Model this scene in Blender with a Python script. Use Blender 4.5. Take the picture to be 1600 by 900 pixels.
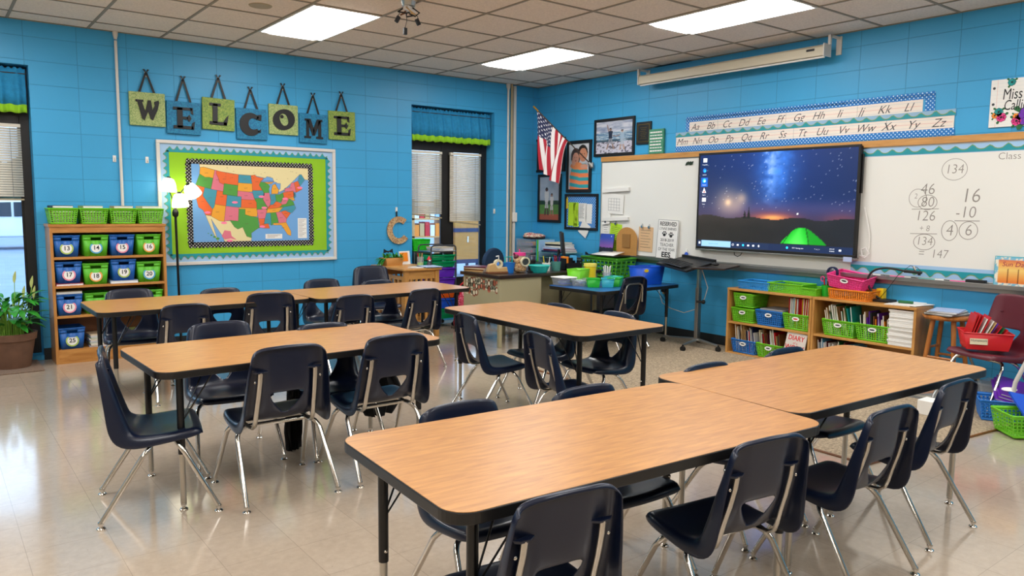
import bpy, bmesh, math, random
from mathutils import Vector, Matrix, Euler
R = math.radians
rnd = random.Random(7)
for o in list(bpy.data.objects): bpy.data.objects.remove(o)
S = bpy.context.scene
COL = S.collection

# ---------------------------------------------------------------- camera, world, exposure
CX, CY, CZ = -6.5566, -7.945, 1.4354
cam = bpy.data.cameras.new('camera'); camo = bpy.data.objects.new('camera', cam); COL.objects.link(camo)
cam.sensor_width = 36; cam.lens = 1190.64 / 1600 * 36; cam.clip_start = .05; cam.clip_end = 200
def _cam():
    yaw, pitch, roll = .6588, -.1082, .0108
    f = Vector((math.sin(yaw)*math.cos(pitch), math.cos(yaw)*math.cos(pitch), math.sin(pitch)))
    r = Vector((math.cos(yaw), -math.sin(yaw), 0)); u = r.cross(f)
    c, s = math.cos(roll), math.sin(roll)
    r2 = c*r + s*u; u2 = -s*r + c*u
    m = Matrix((r2, u2, -f)).transposed().to_4x4(); m.translation = (CX, CY, CZ)
    camo.matrix_world = m
_cam(); S.camera = camo
S.view_settings.view_transform = 'Standard'; S.view_settings.look = 'None'
S.view_settings.gamma = 1; S.view_settings.use_curve_mapping = False
S.view_settings.exposure = 0.0
LAMP = 15.0
w = bpy.data.worlds.new('sky'); S.world = w; w.use_nodes = True
w.node_tree.nodes['Background'].inputs[0].default_value = (.62, .78, 1, 1)
w.node_tree.nodes['Background'].inputs[1].default_value = 3.6

# ---------------------------------------------------------------- materials
def lin(h):
    if isinstance(h, str):
        h = h.lstrip('#'); c = [int(h[i:i+2], 16)/255 for i in (0, 2, 4)]
    else: c = h
    return tuple((x/12.92 if x <= .04045 else ((x+.055)/1.055)**2.4) for x in c)
M = {}
def mat(name, col='#808080', rough=.5, metal=0, emit=0, spec=.5, coat=0, trans=0, alpha=1, nb=0, nscale=40, var=0, vscale=8, vstretch=None, sub=0):
    """principled material; nb = noise bump, var = tonal variation by noise"""
    if name in M: return M[name]
    m = bpy.data.materials.new(name); m.use_nodes = True; nt = m.node_tree; N = nt.nodes; L = nt.links
    b = N['Principled BSDF']; c = lin(col)
    b.inputs['Base Color'].default_value = (*c, 1); b.inputs['Roughness'].default_value = rough
    b.inputs['Metallic'].default_value = metal; b.inputs['Specular IOR Level'].default_value = spec
    b.inputs['Coat Weight'].default_value = coat; b.inputs['Transmission Weight'].default_value = trans
    b.inputs['Alpha'].default_value = alpha
    if emit:
        b.inputs['Emission Color'].default_value = (*c, 1); b.inputs['Emission Strength'].default_value = emit
    tc = N.new('ShaderNodeTexCoord')
    src = tc.outputs['Object']
    if vstretch:
        mp = N.new('ShaderNodeMapping'); mp.inputs['Scale'].default_value = vstretch; L.new(src, mp.inputs[0]); src = mp.outputs[0]
    if var:
        n = N.new('ShaderNodeTexNoise'); n.inputs['Scale'].default_value = vscale; n.inputs['Detail'].default_value = 5
        L.new(src, n.inputs['Vector'])
        rp = N.new('ShaderNodeValToRGB'); L.new(n.outputs['Fac'], rp.inputs[0])
        rp.color_ramp.elements[0].position = .3; rp.color_ramp.elements[1].position = .7
        rp.color_ramp.elements[0].color = (*[x*(1-var) for x in c], 1)
        rp.color_ramp.elements[1].color = (*[min(1, x*(1+var)) for x in c], 1)
        L.new(rp.outputs[0], b.inputs['Base Color'])
    if nb:
        n = N.new('ShaderNodeTexNoise'); n.inputs['Scale'].default_value = nscale; n.inputs['Detail'].default_value = 3
        L.new(tc.outputs['Object'], n.inputs['Vector'])
        bp = N.new('ShaderNodeBump'); bp.inputs['Strength'].default_value = nb; bp.inputs['Distance'].default_value = .004
        L.new(n.outputs['Fac'], bp.inputs['Height']); L.new(bp.outputs[0], b.inputs['Normal'])
    M[name] = m; return m
def nodes(name):
    m = bpy.data.materials.new(name); m.use_nodes = True; M[name] = m
    return m, m.node_tree.nodes, m.node_tree.links, m.node_tree.nodes['Principled BSDF']
def mth(N, L, op, a, b=None, c=None):
    n = N.new('ShaderNodeMath'); n.operation = op
    for i, v in enumerate((a, b, c)):
        if v is None: continue
        if isinstance(v, (int, float)): n.inputs[i].default_value = v
        else: L.new(v, n.inputs[i])
    return n.outputs[0]
def mixc(N, L, f, a, b):
    n = N.new('ShaderNodeMix'); n.data_type = 'RGBA'
    if isinstance(f, (int, float)): n.inputs[0].default_value = f
    else: L.new(f, n.inputs[0])
    for i, v in ((6, a), (7, b)):
        if isinstance(v, tuple): n.inputs[i].default_value = (*v, 1)
        else: L.new(v, n.inputs[i])
    return n.outputs[2]
def block_mat(name, axis, off, col):
    m, N, L, b = nodes(name)
    tc = N.new('ShaderNodeTexCoord'); sp = N.new('ShaderNodeSeparateXYZ'); L.new(tc.outputs['Object'], sp.inputs[0])
    cb = N.new('ShaderNodeCombineXYZ'); L.new(mth(N, L, 'ADD', sp.outputs[axis], off), cb.inputs[0]); L.new(sp.outputs[2], cb.inputs[1])
    br = N.new('ShaderNodeTexBrick'); br.offset = 0; br.squash = 1
    L.new(cb.outputs[0], br.inputs['Vector']); br.inputs['Scale'].default_value = 1
    br.inputs['Brick Width'].default_value = .4064; br.inputs['Row Height'].default_value = .2032
    br.inputs['Mortar Size'].default_value = .0032; br.inputs['Mortar Smooth'].default_value = .6; br.inputs['Bias'].default_value = 0
    c = lin(col)
    br.inputs['Color1'].default_value = (*c, 1); br.inputs['Color2'].default_value = (*[x*.955 for x in c], 1)
    br.inputs['Mortar'].default_value = (*[x*.72 for x in c], 1)
    n2 = N.new('ShaderNodeTexNoise'); n2.inputs['Scale'].default_value = 1.7; n2.inputs['Detail'].default_value = 4
    L.new(tc.outputs['Object'], n2.inputs['Vector'])
    k = N.new('ShaderNodeMapRange'); k.inputs[3].default_value = .93; k.inputs[4].default_value = 1.05; L.new(n2.outputs['Fac'], k.inputs[0])
    hs = N.new('ShaderNodeHueSaturation'); L.new(br.outputs['Color'], hs.inputs['Color']); L.new(k.outputs[0], hs.inputs['Value'])
    L.new(hs.outputs[0], b.inputs['Base Color'])
    n = N.new('ShaderNodeTexNoise'); n.inputs['Scale'].default_value = 90; n.inputs['Detail'].default_value = 3; L.new(tc.outputs['Object'], n.inputs['Vector'])
    h = mth(N, L, 'SUBTRACT', mth(N, L, 'MULTIPLY', n.outputs['Fac'], .25), br.outputs['Fac'])
    bp = N.new('ShaderNodeBump'); bp.inputs['Strength'].default_value = .55; bp.inputs['Distance'].default_value = .004
    L.new(h, bp.inputs['Height']); L.new(bp.outputs[0], b.inputs['Normal'])
    b.inputs['Roughness'].default_value = .42; b.inputs['Specular IOR Level'].default_value = .4
    return m
def floor_mat():
    m, N, L, b = nodes('floor_vinyl_tile')
    tc = N.new('ShaderNodeTexCoord'); mp = N.new('ShaderNodeMapping'); L.new(tc.outputs['Object'], mp.inputs[0])
    mp.inputs['Location'].default_value = (.199, .103, 0)
    br = N.new('ShaderNodeTexBrick'); br.offset = 0; L.new(mp.outputs[0], br.inputs['Vector']); br.inputs['Scale'].default_value = 1
    br.inputs['Brick Width'].default_value = .3048; br.inputs['Row Height'].default_value = .3048
    br.inputs['Mortar Size'].default_value = .0014; br.inputs['Mortar Smooth'].default_value = .2
    a = lin('#bbaa96')
    br.inputs['Color1'].default_value = (*a, 1); br.inputs['Color2'].default_value = (*[x*.95 for x in a], 1); br.inputs['Mortar'].default_value = (*[x*.70 for x in a], 1)
    n = N.new('ShaderNodeTexNoise'); n.inputs['Scale'].default_value = 26; n.inputs['Detail'].default_value = 8; n.inputs['Roughness'].default_value = .7
    L.new(tc.outputs['Object'], n.inputs['Vector'])
    k = N.new('ShaderNodeMapRange'); k.inputs[1].default_value = .3; k.inputs[2].default_value = .7; k.inputs[3].default_value = .9; k.inputs[4].default_value = 1.08; L.new(n.outputs['Fac'], k.inputs[0])
    # worn patches and scuffs
    n3 = N.new('ShaderNodeTexNoise'); n3.inputs['Scale'].default_value = 60; n3.inputs['Detail'].default_value = 2; L.new(tc.outputs['Object'], n3.inputs['Vector'])
    sc = N.new('ShaderNodeMapRange'); sc.inputs[1].default_value = .74; sc.inputs[2].default_value = .78; sc.inputs[3].default_value = 1; sc.inputs[4].default_value = .55; L.new(n3.outputs['Fac'], sc.inputs[0])
    hs = N.new('ShaderNodeHueSaturation'); L.new(br.outputs['Color'], hs.inputs['Color']); L.new(mth(N, L, 'MULTIPLY', k.outputs[0], sc.outputs[0]), hs.inputs['Value'])
    L.new(hs.outputs[0], b.inputs['Base Color'])
    n2 = N.new('ShaderNodeTexNoise'); n2.inputs['Scale'].default_value = 3; n2.inputs['Detail'].default_value = 6; L.new(tc.outputs['Object'], n2.inputs['Vector'])
    r = N.new('ShaderNodeMapRange'); r.inputs[1].default_value = .3; r.inputs[2].default_value = .7; r.inputs[3].default_value = .10; r.inputs[4].default_value = .20; L.new(n2.outputs['Fac'], r.inputs[0])
    L.new(r.outputs[0], b.inputs['Roughness']); b.inputs['Specular IOR Level'].default_value = .62
    b.inputs['Coat Weight'].default_value = .6; b.inputs['Coat Roughness'].default_value = .10
    bp = N.new('ShaderNodeBump'); bp.inputs['Strength'].default_value = .12; bp.inputs['Distance'].default_value = .002
    n4 = N.new('ShaderNodeTexNoise'); n4.inputs['Scale'].default_value = 9; L.new(tc.outputs['Object'], n4.inputs['Vector'])
    L.new(n4.outputs['Fac'], bp.inputs['Height']); L.new(bp.outputs[0], b.inputs['Normal'])
    return m
def wood_mat(name, c1, c2, rough=.35, axis=0, scale=1.0, coat=.2):
    m, N, L, b = nodes(name)
    tc = N.new('ShaderNodeTexCoord'); mp = N.new('ShaderNodeMapping'); L.new(tc.outputs['Object'], mp.inputs[0])
    s = [34*scale]*3; s[axis] = 4.5*scale; mp.inputs['Scale'].default_value = s
    n = N.new('ShaderNodeTexNoise'); n.inputs['Scale'].default_value = 1; n.inputs['Detail'].default_value = 7; n.inputs['Roughness'].default_value = .62; n.inputs['Distortion'].default_value = .4
    L.new(mp.outputs[0], n.inputs['Vector'])
    rp = N.new('ShaderNodeValToRGB'); L.new(n.outputs['Fac'], rp.inputs[0])
    e = rp.color_ramp.elements; e[0].position = .28; e[0].color = (*lin(c2), 1); e[1].position = .66; e[1].color = (*lin(c1), 1)
    L.new(rp.outputs[0], b.inputs['Base Color']); b.inputs['Roughness'].default_value = rough
    b.inputs['Coat Weight'].default_value = coat; b.inputs['Coat Roughness'].default_value = .25
    return m
def dots_mat(name, c1, c2, pitch, rad, rough=.6):
    """staggered polka dots of colour c2 on c1, in the local x/z plane"""
    m, N, L, b = nodes(name)
    tc = N.new('ShaderNodeTexCoord'); sp = N.new('ShaderNodeSeparateXYZ'); L.new(tc.outputs['Object'], sp.inputs[0])
    def grid(o):
        d = []
        for a in (0, 2):
            t = mth(N, L, 'SUBTRACT', mth(N, L, 'FRACT', mth(N, L, 'ADD', mth(N, L, 'DIVIDE', sp.outputs[a], pitch), 100+o)), .5)
            d.append(mth(N, L, 'MULTIPLY', t, t))
        return mth(N, L, 'LESS_THAN', mth(N, L, 'ADD', d[0], d[1]), rad*rad)
    f = mth(N, L, 'MAXIMUM', grid(0), grid(.5))
    L.new(mixc(N, L, f, lin(c1), lin(c2)), b.inputs['Base Color']); b.inputs['Roughness'].default_value = rough
    return m
def pattern_mat(name, c1, c2, c3, scale, rough=.6):
    m, N, L, b = nodes(name)
    tc = N.new('ShaderNodeTexCoord')
    n = N.new('ShaderNodeTexVoronoi'); n.inputs['Scale'].default_value = scale; L.new(tc.outputs['Object'], n.inputs['Vector'])
    n2 = N.new('ShaderNodeTexNoise'); n2.inputs['Scale'].default_value = scale*.8; n2.inputs['Detail'].default_value = 4; n2.inputs['Distortion'].default_value = 2; L.new(tc.outputs['Object'], n2.inputs['Vector'])
    a = mixc(N, L, mth(N, L, 'GREATER_THAN', n2.outputs['Fac'], .52), lin(c1), lin(c2))
    L.new(mixc(N, L, mth(N, L, 'LESS_THAN', n.outputs['Distance'], .22), a, lin(c3)), b.inputs['Base Color'])
    b.inputs['Roughness'].default_value = rough; return m
def stripes_mat(name, cols, axis, pitch, rough=.6):
    """repeating bands along an axis"""
    m, N, L, b = nodes(name)
    tc = N.new('ShaderNodeTexCoord'); sp = N.new('ShaderNodeSeparateXYZ'); L.new(tc.outputs['Object'], sp.inputs[0])
    f = mth(N, L, 'FRACT', mth(N, L, 'ADD', mth(N, L, 'DIVIDE', sp.outputs[axis], pitch), 50))
    rp = N.new('ShaderNodeValToRGB'); rp.color_ramp.interpolation = 'CONSTANT'; L.new(f, rp.inputs[0])
    e = rp.color_ramp.elements; e[0].position = 0; e[0].color = (*lin(cols[0]), 1); e[1].position = 1/len(cols); e[1].color = (*lin(cols[1]), 1)
    for i, c in enumerate(cols[2:], 2):
        x = e.new(i/len(cols)); x.color = (*lin(c), 1)
    L.new(rp.outputs[0], b.inputs['Base Color']); b.inputs['Roughness'].default_value = rough; return m
def glass_mat(name, tint='#ffffff', refl=.06, rough=.0):
    m = bpy.data.materials.new(name); m.use_nodes = True; N = m.node_tree.nodes; L = m.node_tree.links; M[name] = m
    N.remove(N['Principled BSDF']); out = N['Material Output']
    t = N.new('ShaderNodeBsdfTransparent'); t.inputs[0].default_value = (*lin(tint), 1)
    g = N.new('ShaderNodeBsdfGlossy'); g.inputs['Roughness'].default_value = rough
    fr = N.new('ShaderNodeFresnel'); fr.inputs[0].default_value = 1.45
    mx = N.new('ShaderNodeMixShader'); L.new(fr.outputs[0], mx.inputs[0]); L.new(t.outputs[0], mx.inputs[1]); L.new(g.outputs[0], mx.inputs[2]); L.new(mx.outputs[0], out.inputs[0])
    return m
def clear_plastic(name, tint, fac=.5, rough=.2):
    """translucent plastic: part diffuse/glossy sheet, part see-through"""
    m = bpy.data.materials.new(name); m.use_nodes = True; N = m.node_tree.nodes; L = m.node_tree.links; M[name] = m
    b = N['Principled BSDF']; out = N['Material Output']; b.inputs['Base Color'].default_value = (*lin(tint), 1); b.inputs['Roughness'].default_value = rough
    t = N.new('ShaderNodeBsdfTransparent'); t.inputs[0].default_value = (*lin(tint), 1)
    mx = N.new('ShaderNodeMixShader'); mx.inputs[0].default_value = fac; L.new(t.outputs[0], mx.inputs[1]); L.new(b.outputs[0], mx.inputs[2]); L.new(mx.outputs[0], out.inputs[0])
    return m
def attr_mat(name, emit=0, rough=.35):
    m, N, L, b = nodes(name)
    a = N.new('ShaderNodeVertexColor'); a.layer_name = 'Col'
    if emit:
        b.inputs['Base Color'].default_value = (.01, .01, .01, 1)
        L.new(a.outputs[0], b.inputs['Emission Color']); b.inputs['Emission Strength'].default_value = emit
    else: L.new(a.outputs[0], b.inputs['Base Color'])
    b.inputs['Roughness'].default_value = rough; return m

block_mat('wall_back_block', 0, .083, '#3fa4d8'); block_mat('wall_right_block', 1, .333, '#3fa4d8'); block_mat('wall_tan_block', 0, .083, '#a39a8c')
floor_mat()
wood_mat('table_laminate', '#c78d48', '#a56e33', .36, 0, 1.6, .15)
wood_mat('oak', '#c98f4a', '#a86a2c', .4, 0); wood_mat('oak_v', '#c98f4a', '#a86a2c', .4, 2)
wood_mat('maple', '#cf9852', '#b27c3c', .4, 0); wood_mat('maple_v', '#cf9852', '#b27c3c', .4, 2); wood_mat('maple_y', '#cf9852', '#b27c3c', .4, 1)
wood_mat('stool_wood', '#c07a38', '#95551f', .35, 2)
mat('ceiling_tile', '#e8dccf', .9, nb=.6, nscale=160, var=.10, vscale=70); mat('grid_bar', '#8f8676', .6)
mat('black_edge', '#181716', .35); mat('black_metal', '#0c0c0d', .3); mat('chrome', '#d6d2ca', .12, 1); mat('nickel', '#c2bdb3', .3, 1); mat('steel', '#a9a9a6', .35, 1)
mat('navy_plastic', '#0b152c', .3, spec=.5, coat=.1); mat('navy_worn', '#1a2742', .4)
mat('burgundy', '#5e1f2a', .35); mat('white', '#e8e6e0', .5); mat('whiteboard', '#e7e6df', .22, spec=.4); mat('paper', '#eceae4', .8); mat('cream', '#d9cfae', .7)
mat('black', '#0d0d0e', .5); mat('black_cloth', '#070708', .95); mat('frame_bronze', '#171310', .4)
mat('baseboard_rubber', '#1b2226', .5); mat('beige_steel', '#a79f7e', .45, nb=.1, nscale=200); mat('desk_top', '#2b1e18', .3); mat('desk_dark', '#8a8266', .5)
mat('blue_laminate', '#1d5a9c', .3); mat('rug', '#a59278', .95, nb=1, nscale=220, var=.45, vscale=70); mat('doormat', '#7f6a5a', .95, nb=1, nscale=250, var=.25, vscale=90)
for k, v in dict(lime='#6fc81c', lime_d='#4aa31a', green='#1fae2c', bin_blue='#0f5aa8', bin_green='#55b41e', teal='#17a3a0', aqua='#2ba6b8', blue='#1a73c9', sky='#58b6e8', royal='#0c4fc4', pink='#ef3d8f', orange='#f08a1c', yellow='#f2cf1d', red='#c9161e', purple='#6a26a8', brown='#7a4a25', tan='#c9a36b', grey='#8a8c8e', dgrey='#3a3c3f', lblue='#9fc4e6', turquoise='#1fb0a5', darkgreen='#14632e', magenta='#a3174f', navy='#14214b', lav='#aebfe0', beige='#d8c2a0').items():
    mat(k, v, .42)
mat('cork', '#b98646', .8, nb=.3, nscale=200, var=.12, vscale=90); mat('terracotta', '#6a4b38', .7, var=.15, vscale=12, nb=.2); mat('leaf', '#2f8a2a', .45, var=.3, vscale=14); mat('leaf_light', '#8fc04a', .45); mat('spathe', '#cfdc8a', .5)
mat('blind_slat', '#d9d2c2', .6); mat('pipe_white', '#d8d4cc', .45); mat('pipe_tan', '#a89878', .5); mat('asphalt', '#8494ab', .9, var=.08, vscale=2); mat('car_white', '#dfe6ee', .2, coat=1); mat('car_glass', '#20303c', .1); mat('tree_dark', '#26382a', .95, var=.4, vscale=2)
mat('card_brown', '#b87f3c', .7, var=.08); mat('led', '#fff6e6', emit=1)
mat('lamp_glass', '#fff3dc', .4, emit=3.5); mat('soil', '#2a1d14', .95)
glass_mat('window_glass', '#eef6fa'); clear_plastic('clear_plastic', '#f2f5f7', .16, .15); clear_plastic('teal_clear', '#6fb9b0', .55, .2); clear_plastic('green_clear', '#10a060', .75, .2); clear_plastic('purple_clear', '#6a2fc0', .75, .2); clear_plastic('orange_clear', '#e8641c', .75, .2)
dots_mat('black_dots', '#0c0c0e', '#e9e6e0', .032, .14); dots_mat('blue_dots', '#0f74c4', '#c6e4f4', .034, .17)
pattern_mat('pat_green', '#a9b877', '#7f9a5a', '#c5c98e', 70); pattern_mat('pat_lime', '#8fa447', '#6f8f3f', '#b0b860', 45); pattern_mat('pat_teal', '#0f6f9c', '#1b86ac', '#0b5c88', 40)
pattern_mat('pat_letter', '#c9a878', '#8a5a3c', '#e6dcc6', 60); pattern_mat('pat_pink', '#b0143c', '#d24a66', '#e8c9cf', 40); pattern_mat('pat_flower', '#e8d9c0', '#c2344a', '#1b1b20', 30)
attr_mat('picture', 0, .3); attr_mat('screen', 1.35, .25)
stripes_mat('page_stack', ['#ddd9d2', '#b9b2ac', '#e9e6e0', '#a89f9c'], 2, .03)
# light diffuser
def diffuser():
    m = bpy.data.materials.new('troffer_diffuser'); m.use_nodes = True; b = m.node_tree.nodes['Principled BSDF']
    b.inputs['Base Color'].default_value = (.8, .8, .8, 1); b.inputs['Emission Color'].default_value = (1, 1.0, .995, 1); b.inputs['Emission Strength'].default_value = LAMP; M['diffuser'] = m
diffuser()

# ---------------------------------------------------------------- mesh builder
class MB:
    def __init__(s): s.v = []; s.f = []; s.mi = []; s.sm = []; s.m = 0; s.X = Matrix.Identity(4)
    def add(s, vs, fs, smooth=False):
        b = len(s.v); s.v += [tuple(s.X @ Vector(v)) for v in vs]
        for f in fs: s.f.append([b+i for i in f]); s.mi.append(s.m); s.sm.append(smooth)
        return s
    def box(s, x0, x1, y0, y1, z0, z1):
        vs = [(x, y, z) for z in (z0, z1) for y in (y0, y1) for x in (x0, x1)]
        return s.add(vs, [(0, 2, 3, 1), (4, 5, 7, 6), (0, 1, 5, 4), (2, 6, 7, 3), (0, 4, 6, 2), (1, 3, 7, 5)])
    def cbox(s, c, d, rot=None):
        X = s.X; s.X = X @ Matrix.Translation(c) @ (Euler(rot).to_matrix().to_4x4() if rot else Matrix.Identity(4))
        s.box(-d[0]/2, d[0]/2, -d[1]/2, d[1]/2, -d[2]/2, d[2]/2); s.X = X; return s
    def tube(s, pts, r, seg=10, cap=True, flat=None, smooth=True):
        pts = [Vector(p) for p in pts]; n = len(pts); rs = r if isinstance(r, (list, tuple)) else [r]*n
        vs = []; t0 = (pts[1]-pts[0]).normalized()
        nrm = t0.orthogonal().normalized() if flat is None else (Vector(flat) - t0*Vector(flat).dot(t0)).normalized()
        for i, p in enumerate(pts):
            a = (pts[i]-pts[i-1]).normalized() if i else t0; b = (pts[i+1]-pts[i]).normalized() if i < n-1 else a
            t = (a+b).normalized() if (a+b).length > 1e-6 else a
            nrm = (nrm - t*nrm.dot(t)).normalized(); bi = t.cross(nrm)
            k = 1/max(.5, math.sqrt(max(.0, (1+a.dot(b))/2)))
            for j in range(seg):
                an = 2*math.pi*j/seg; q = .62 if flat is not None else 1
                vs.append(p + rs[i]*(math.cos(an)*nrm*q + math.sin(an)*bi)*(1 if k < 1.05 else 1))
        fs = [(i*seg+j, i*seg+(j+1) % seg, (i+1)*seg+(j+1) % seg, (i+1)*seg+j) for i in range(n-1) for j in range(seg)]
        s.add(vs, fs, smooth)
        if cap: s.add(vs[:seg], [tuple(range(seg))[::-1]]); s.add(vs[-seg:], [tuple(range(seg))])
        return s
    def cyl(s, p0, p1, r0, r1=None, seg=16, smooth=True): return s.tube([p0, p1], [r0, r0 if r1 is None else r1], seg, smooth=smooth)
    def lathe(s, prof, c=(0, 0, 0), seg=20, axis='z', smooth=True):
        vs = []
        for r, h in prof:
            for j in range(seg):
                a = 2*math.pi*j/seg; q = (r*math.cos(a), r*math.sin(a), h)
                if axis == 'y': q = (q[0], q[2], q[1])
                if axis == 'x': q = (q[2], q[0], q[1])
                vs.append((q[0]+c[0], q[1]+c[1], q[2]+c[2]))
        n = len(prof); fs = [(i*seg+j, i*seg+(j+1) % seg, (i+1)*seg+(j+1) % seg, (i+1)*seg+j) for i in range(n-1) for j in range(seg)]
        s.add(vs, fs, smooth)
        if prof[0][0] > 1e-5: s.add(vs[:seg], [tuple(range(seg))[::-1]])
        if prof[-1][0] > 1e-5: s.add(vs[-seg:], [tuple(range(seg))])
        return s
    def sph(s, c, r, seg=12, rings=8, sc=(1, 1, 1)):
        vs = []; 
        for i in range(rings+1):
            a = math.pi*i/rings
            for j in range(seg):
                b = 2*math.pi*j/seg; vs.append((c[0]+r*sc[0]*math.sin(a)*math.cos(b), c[1]+r*sc[1]*math.sin(a)*math.sin(b), c[2]+r*sc[2]*math.cos(a)))
        return s.add(vs, [(i*seg+j, (i+1)*seg+j, (i+1)*seg+(j+1) % seg, i*seg+(j+1) % seg) for i in range(rings) for j in range(seg)], True)
    def poly(s, pts, y0, y1):
        """prism of a polygon in the x/z plane, front at y0 and back at y1"""
        n = len(pts); a = sum(pts[i][0]*pts[(i+1) % n][1]-pts[(i+1) % n][0]*pts[i][1] for i in range(n))
        if a < 0: pts = pts[::-1]
        vs = [(p[0], y0, p[1]) for p in pts]+[(p[0], y1, p[1]) for p in pts]
        return s.add(vs, [tuple(range(n)), tuple(range(2*n-1, n-1, -1))]+[((i+1) % n, i, n+i, n+(i+1) % n) for i in range(n)])
    def disc(s, x, z, r, y0, y1, seg=20, rz=None): return s.poly([(x+r*math.cos(2*math.pi*i/seg), z+(rz or r)*math.sin(2*math.pi*i/seg)) for i in range(seg)], y0, y1)
    def ring(s, x, z, r, w, y0, y1, seg=24, rz=None, a0=0, a1=2*math.pi):
        rz = rz or r
        for i in range(seg):
            a, b = a0+(a1-a0)*i/seg, a0+(a1-a0)*(i+1)/seg
            s.poly([(x+(r+k)*math.cos(t), z+(rz+k)*math.sin(t)) for t, k in ((a, -w/2), (a, w/2), (b, w/2), (b, -w/2))], y0, y1)
        return s
    def stroke(s, pts, w, y0, y1):
        for (x0, z0), (x1, z1) in zip(pts, pts[1:]):
            d = math.hypot(x1-x0, z1-z0) or 1e-6; nx, nz = -(z1-z0)/d*w/2, (x1-x0)/d*w/2; ex, ez = (x1-x0)/d*w/3, (z1-z0)/d*w/3
            s.poly([(x0-ex+nx, z0-ez+nz), (x0-ex-nx, z0-ez-nz), (x1+ex-nx, z1+ez-nz), (x1+ex+nx, z1+ez+nz)], y0, y1)
        return s
    def text(s, t, x, z, size, y=-.001, al='CENTER', bold=0, shear=0, sx=1, rot=0, flat=None):
        vs, fs = text_mesh(t, al, bold, shear)
        c, n = math.cos(rot), math.sin(rot)
        if flat is None: return s.add([(x+size*(sx*v[0]*c-v[1]*n), y, z+size*(sx*v[0]*n+v[1]*c)) for v in vs], fs)
        return s.add([(x+size*(sx*v[0]*c-v[1]*n), z+size*(sx*v[0]*n+v[1]*c), flat) for v in vs], fs)
    def build(s, name, mats, parent=None, bevel=0, seg=2, loc=None, rot=None, solid=0, sub=0, angle=35, off=-1):
        me = bpy.data.meshes.new(name); me.from_pydata(s.v, [], s.f)
        for m in ([mats] if not isinstance(mats, (list, tuple)) else mats): me.materials.append(M[m] if isinstance(m, str) else m)
        me.polygons.foreach_set('material_index', s.mi)
        me.polygons.foreach_set('use_smooth', [bool(x) or sub > 0 or solid > 0 for x in s.sm])
        me.update()
        if any(s.sm) or sub or solid: me.set_sharp_from_angle(angle=R(angle if not sub else 180))
        o = bpy.data.objects.new(name, me); COL.objects.link(o)
        if parent: o.parent = parent
        if loc: o.location = loc
        if rot: o.rotation_euler = rot
        if solid: d = o.modifiers.new('solid', 'SOLIDIFY'); d.thickness = solid; d.offset = off
        if sub: d = o.modifiers.new('sub', 'SUBSURF'); d.levels = sub; d.render_levels = sub
        if bevel: d = o.modifiers.new('bevel', 'BEVEL'); d.width = bevel; d.segments = seg; d.limit_method = 'ANGLE'; d.angle_limit = R(40); d.harden_normals = False
        return o
_tc = {}
def text_mesh(t, al, bold, shear):
    k = (t, al, bold, shear)
    if k not in _tc:
        cu = bpy.data.curves.new('t', 'FONT'); cu.body = t; cu.align_x = al; cu.align_y = 'CENTER'; cu.offset = bold; cu.shear = shear; cu.resolution_u = 3
        o = bpy.data.objects.new('t', cu); COL.objects.link(o); dg = bpy.context.evaluated_depsgraph_get(); dg.update()
        me = bpy.data.meshes.new_from_object(o.evaluated_get(dg))
        _tc[k] = ([tuple(v.co) for v in me.vertices], [tuple(p.vertices) for p in me.polygons])
        bpy.data.objects.remove(o); bpy.data.curves.remove(cu); bpy.data.meshes.remove(me)
    return _tc[k]
def tag(o, label=None, cat=None, group=None, kind=None):
    if label: o['label'] = label
    if cat: o['category'] = cat
    if group: o['group'] = group
    if kind: o['kind'] = kind
    return o
def thing(name, label, cat, loc=(0, 0, 0), rz=0, group=None):
    o = bpy.data.objects.new(name, None); o.empty_display_size = .1; COL.objects.link(o)
    o.location = loc; o.rotation_euler = (0, 0, rz); return tag(o, label, cat, group)
def struct(o): o['kind'] = 'structure'; return o
def children(o): return [c for c in COL.objects if c.parent == o]
_kids = {}
def copy_tree(o, parent=None):
    c = o.copy(); COL.objects.link(c)
    if parent: c.parent = parent
    kids = _kids.setdefault(o.name, [k for k in COL.objects if k.parent == o])
    for k in kids: copy_tree(k, c)
    return c
RW = -math.pi/2        # right-wall things: local +x runs along world -y, local -y faces the room
def onback(name, label, cat, x, z, y=0, group=None, rz=0): return thing(name, label, cat, (x, y, z), rz, group)
def onright(name, label, cat, y, z, x=0, group=None, rz=0): return thing(name, label, cat, (x, y, z), RW+rz, group)
def picture(name, w, h, nx, ny, fn, parent, y=-.002, mt='picture', loc=None):
    """a printed or displayed picture: fine grid of coloured faces in the local x/z plane; fn(u, v) -> sRGB 0..1"""
    vs = [((i/nx-.5)*w, y, (j/ny-.5)*h) for j in range(ny+1) for i in range(nx+1)]
    fs = [(j*(nx+1)+i, j*(nx+1)+i+1, (j+1)*(nx+1)+i+1, (j+1)*(nx+1)+i) for j in range(ny) for i in range(nx)]
    me = bpy.data.meshes.new(name); me.from_pydata(vs, [], fs); me.materials.append(M[mt])
    ca = me.color_attributes.new('Col', 'FLOAT_COLOR', 'POINT'); d = []
    for j in range(ny+1):
        for i in range(nx+1): d += [*lin(tuple(max(0, min(1, q)) for q in fn(i/nx, j/ny))), 1]
    ca.data.foreach_set('color', d)
    o = bpy.data.objects.new(name, me); COL.objects.link(o); o.parent = parent
    if loc: o.location = loc
    return o

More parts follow.
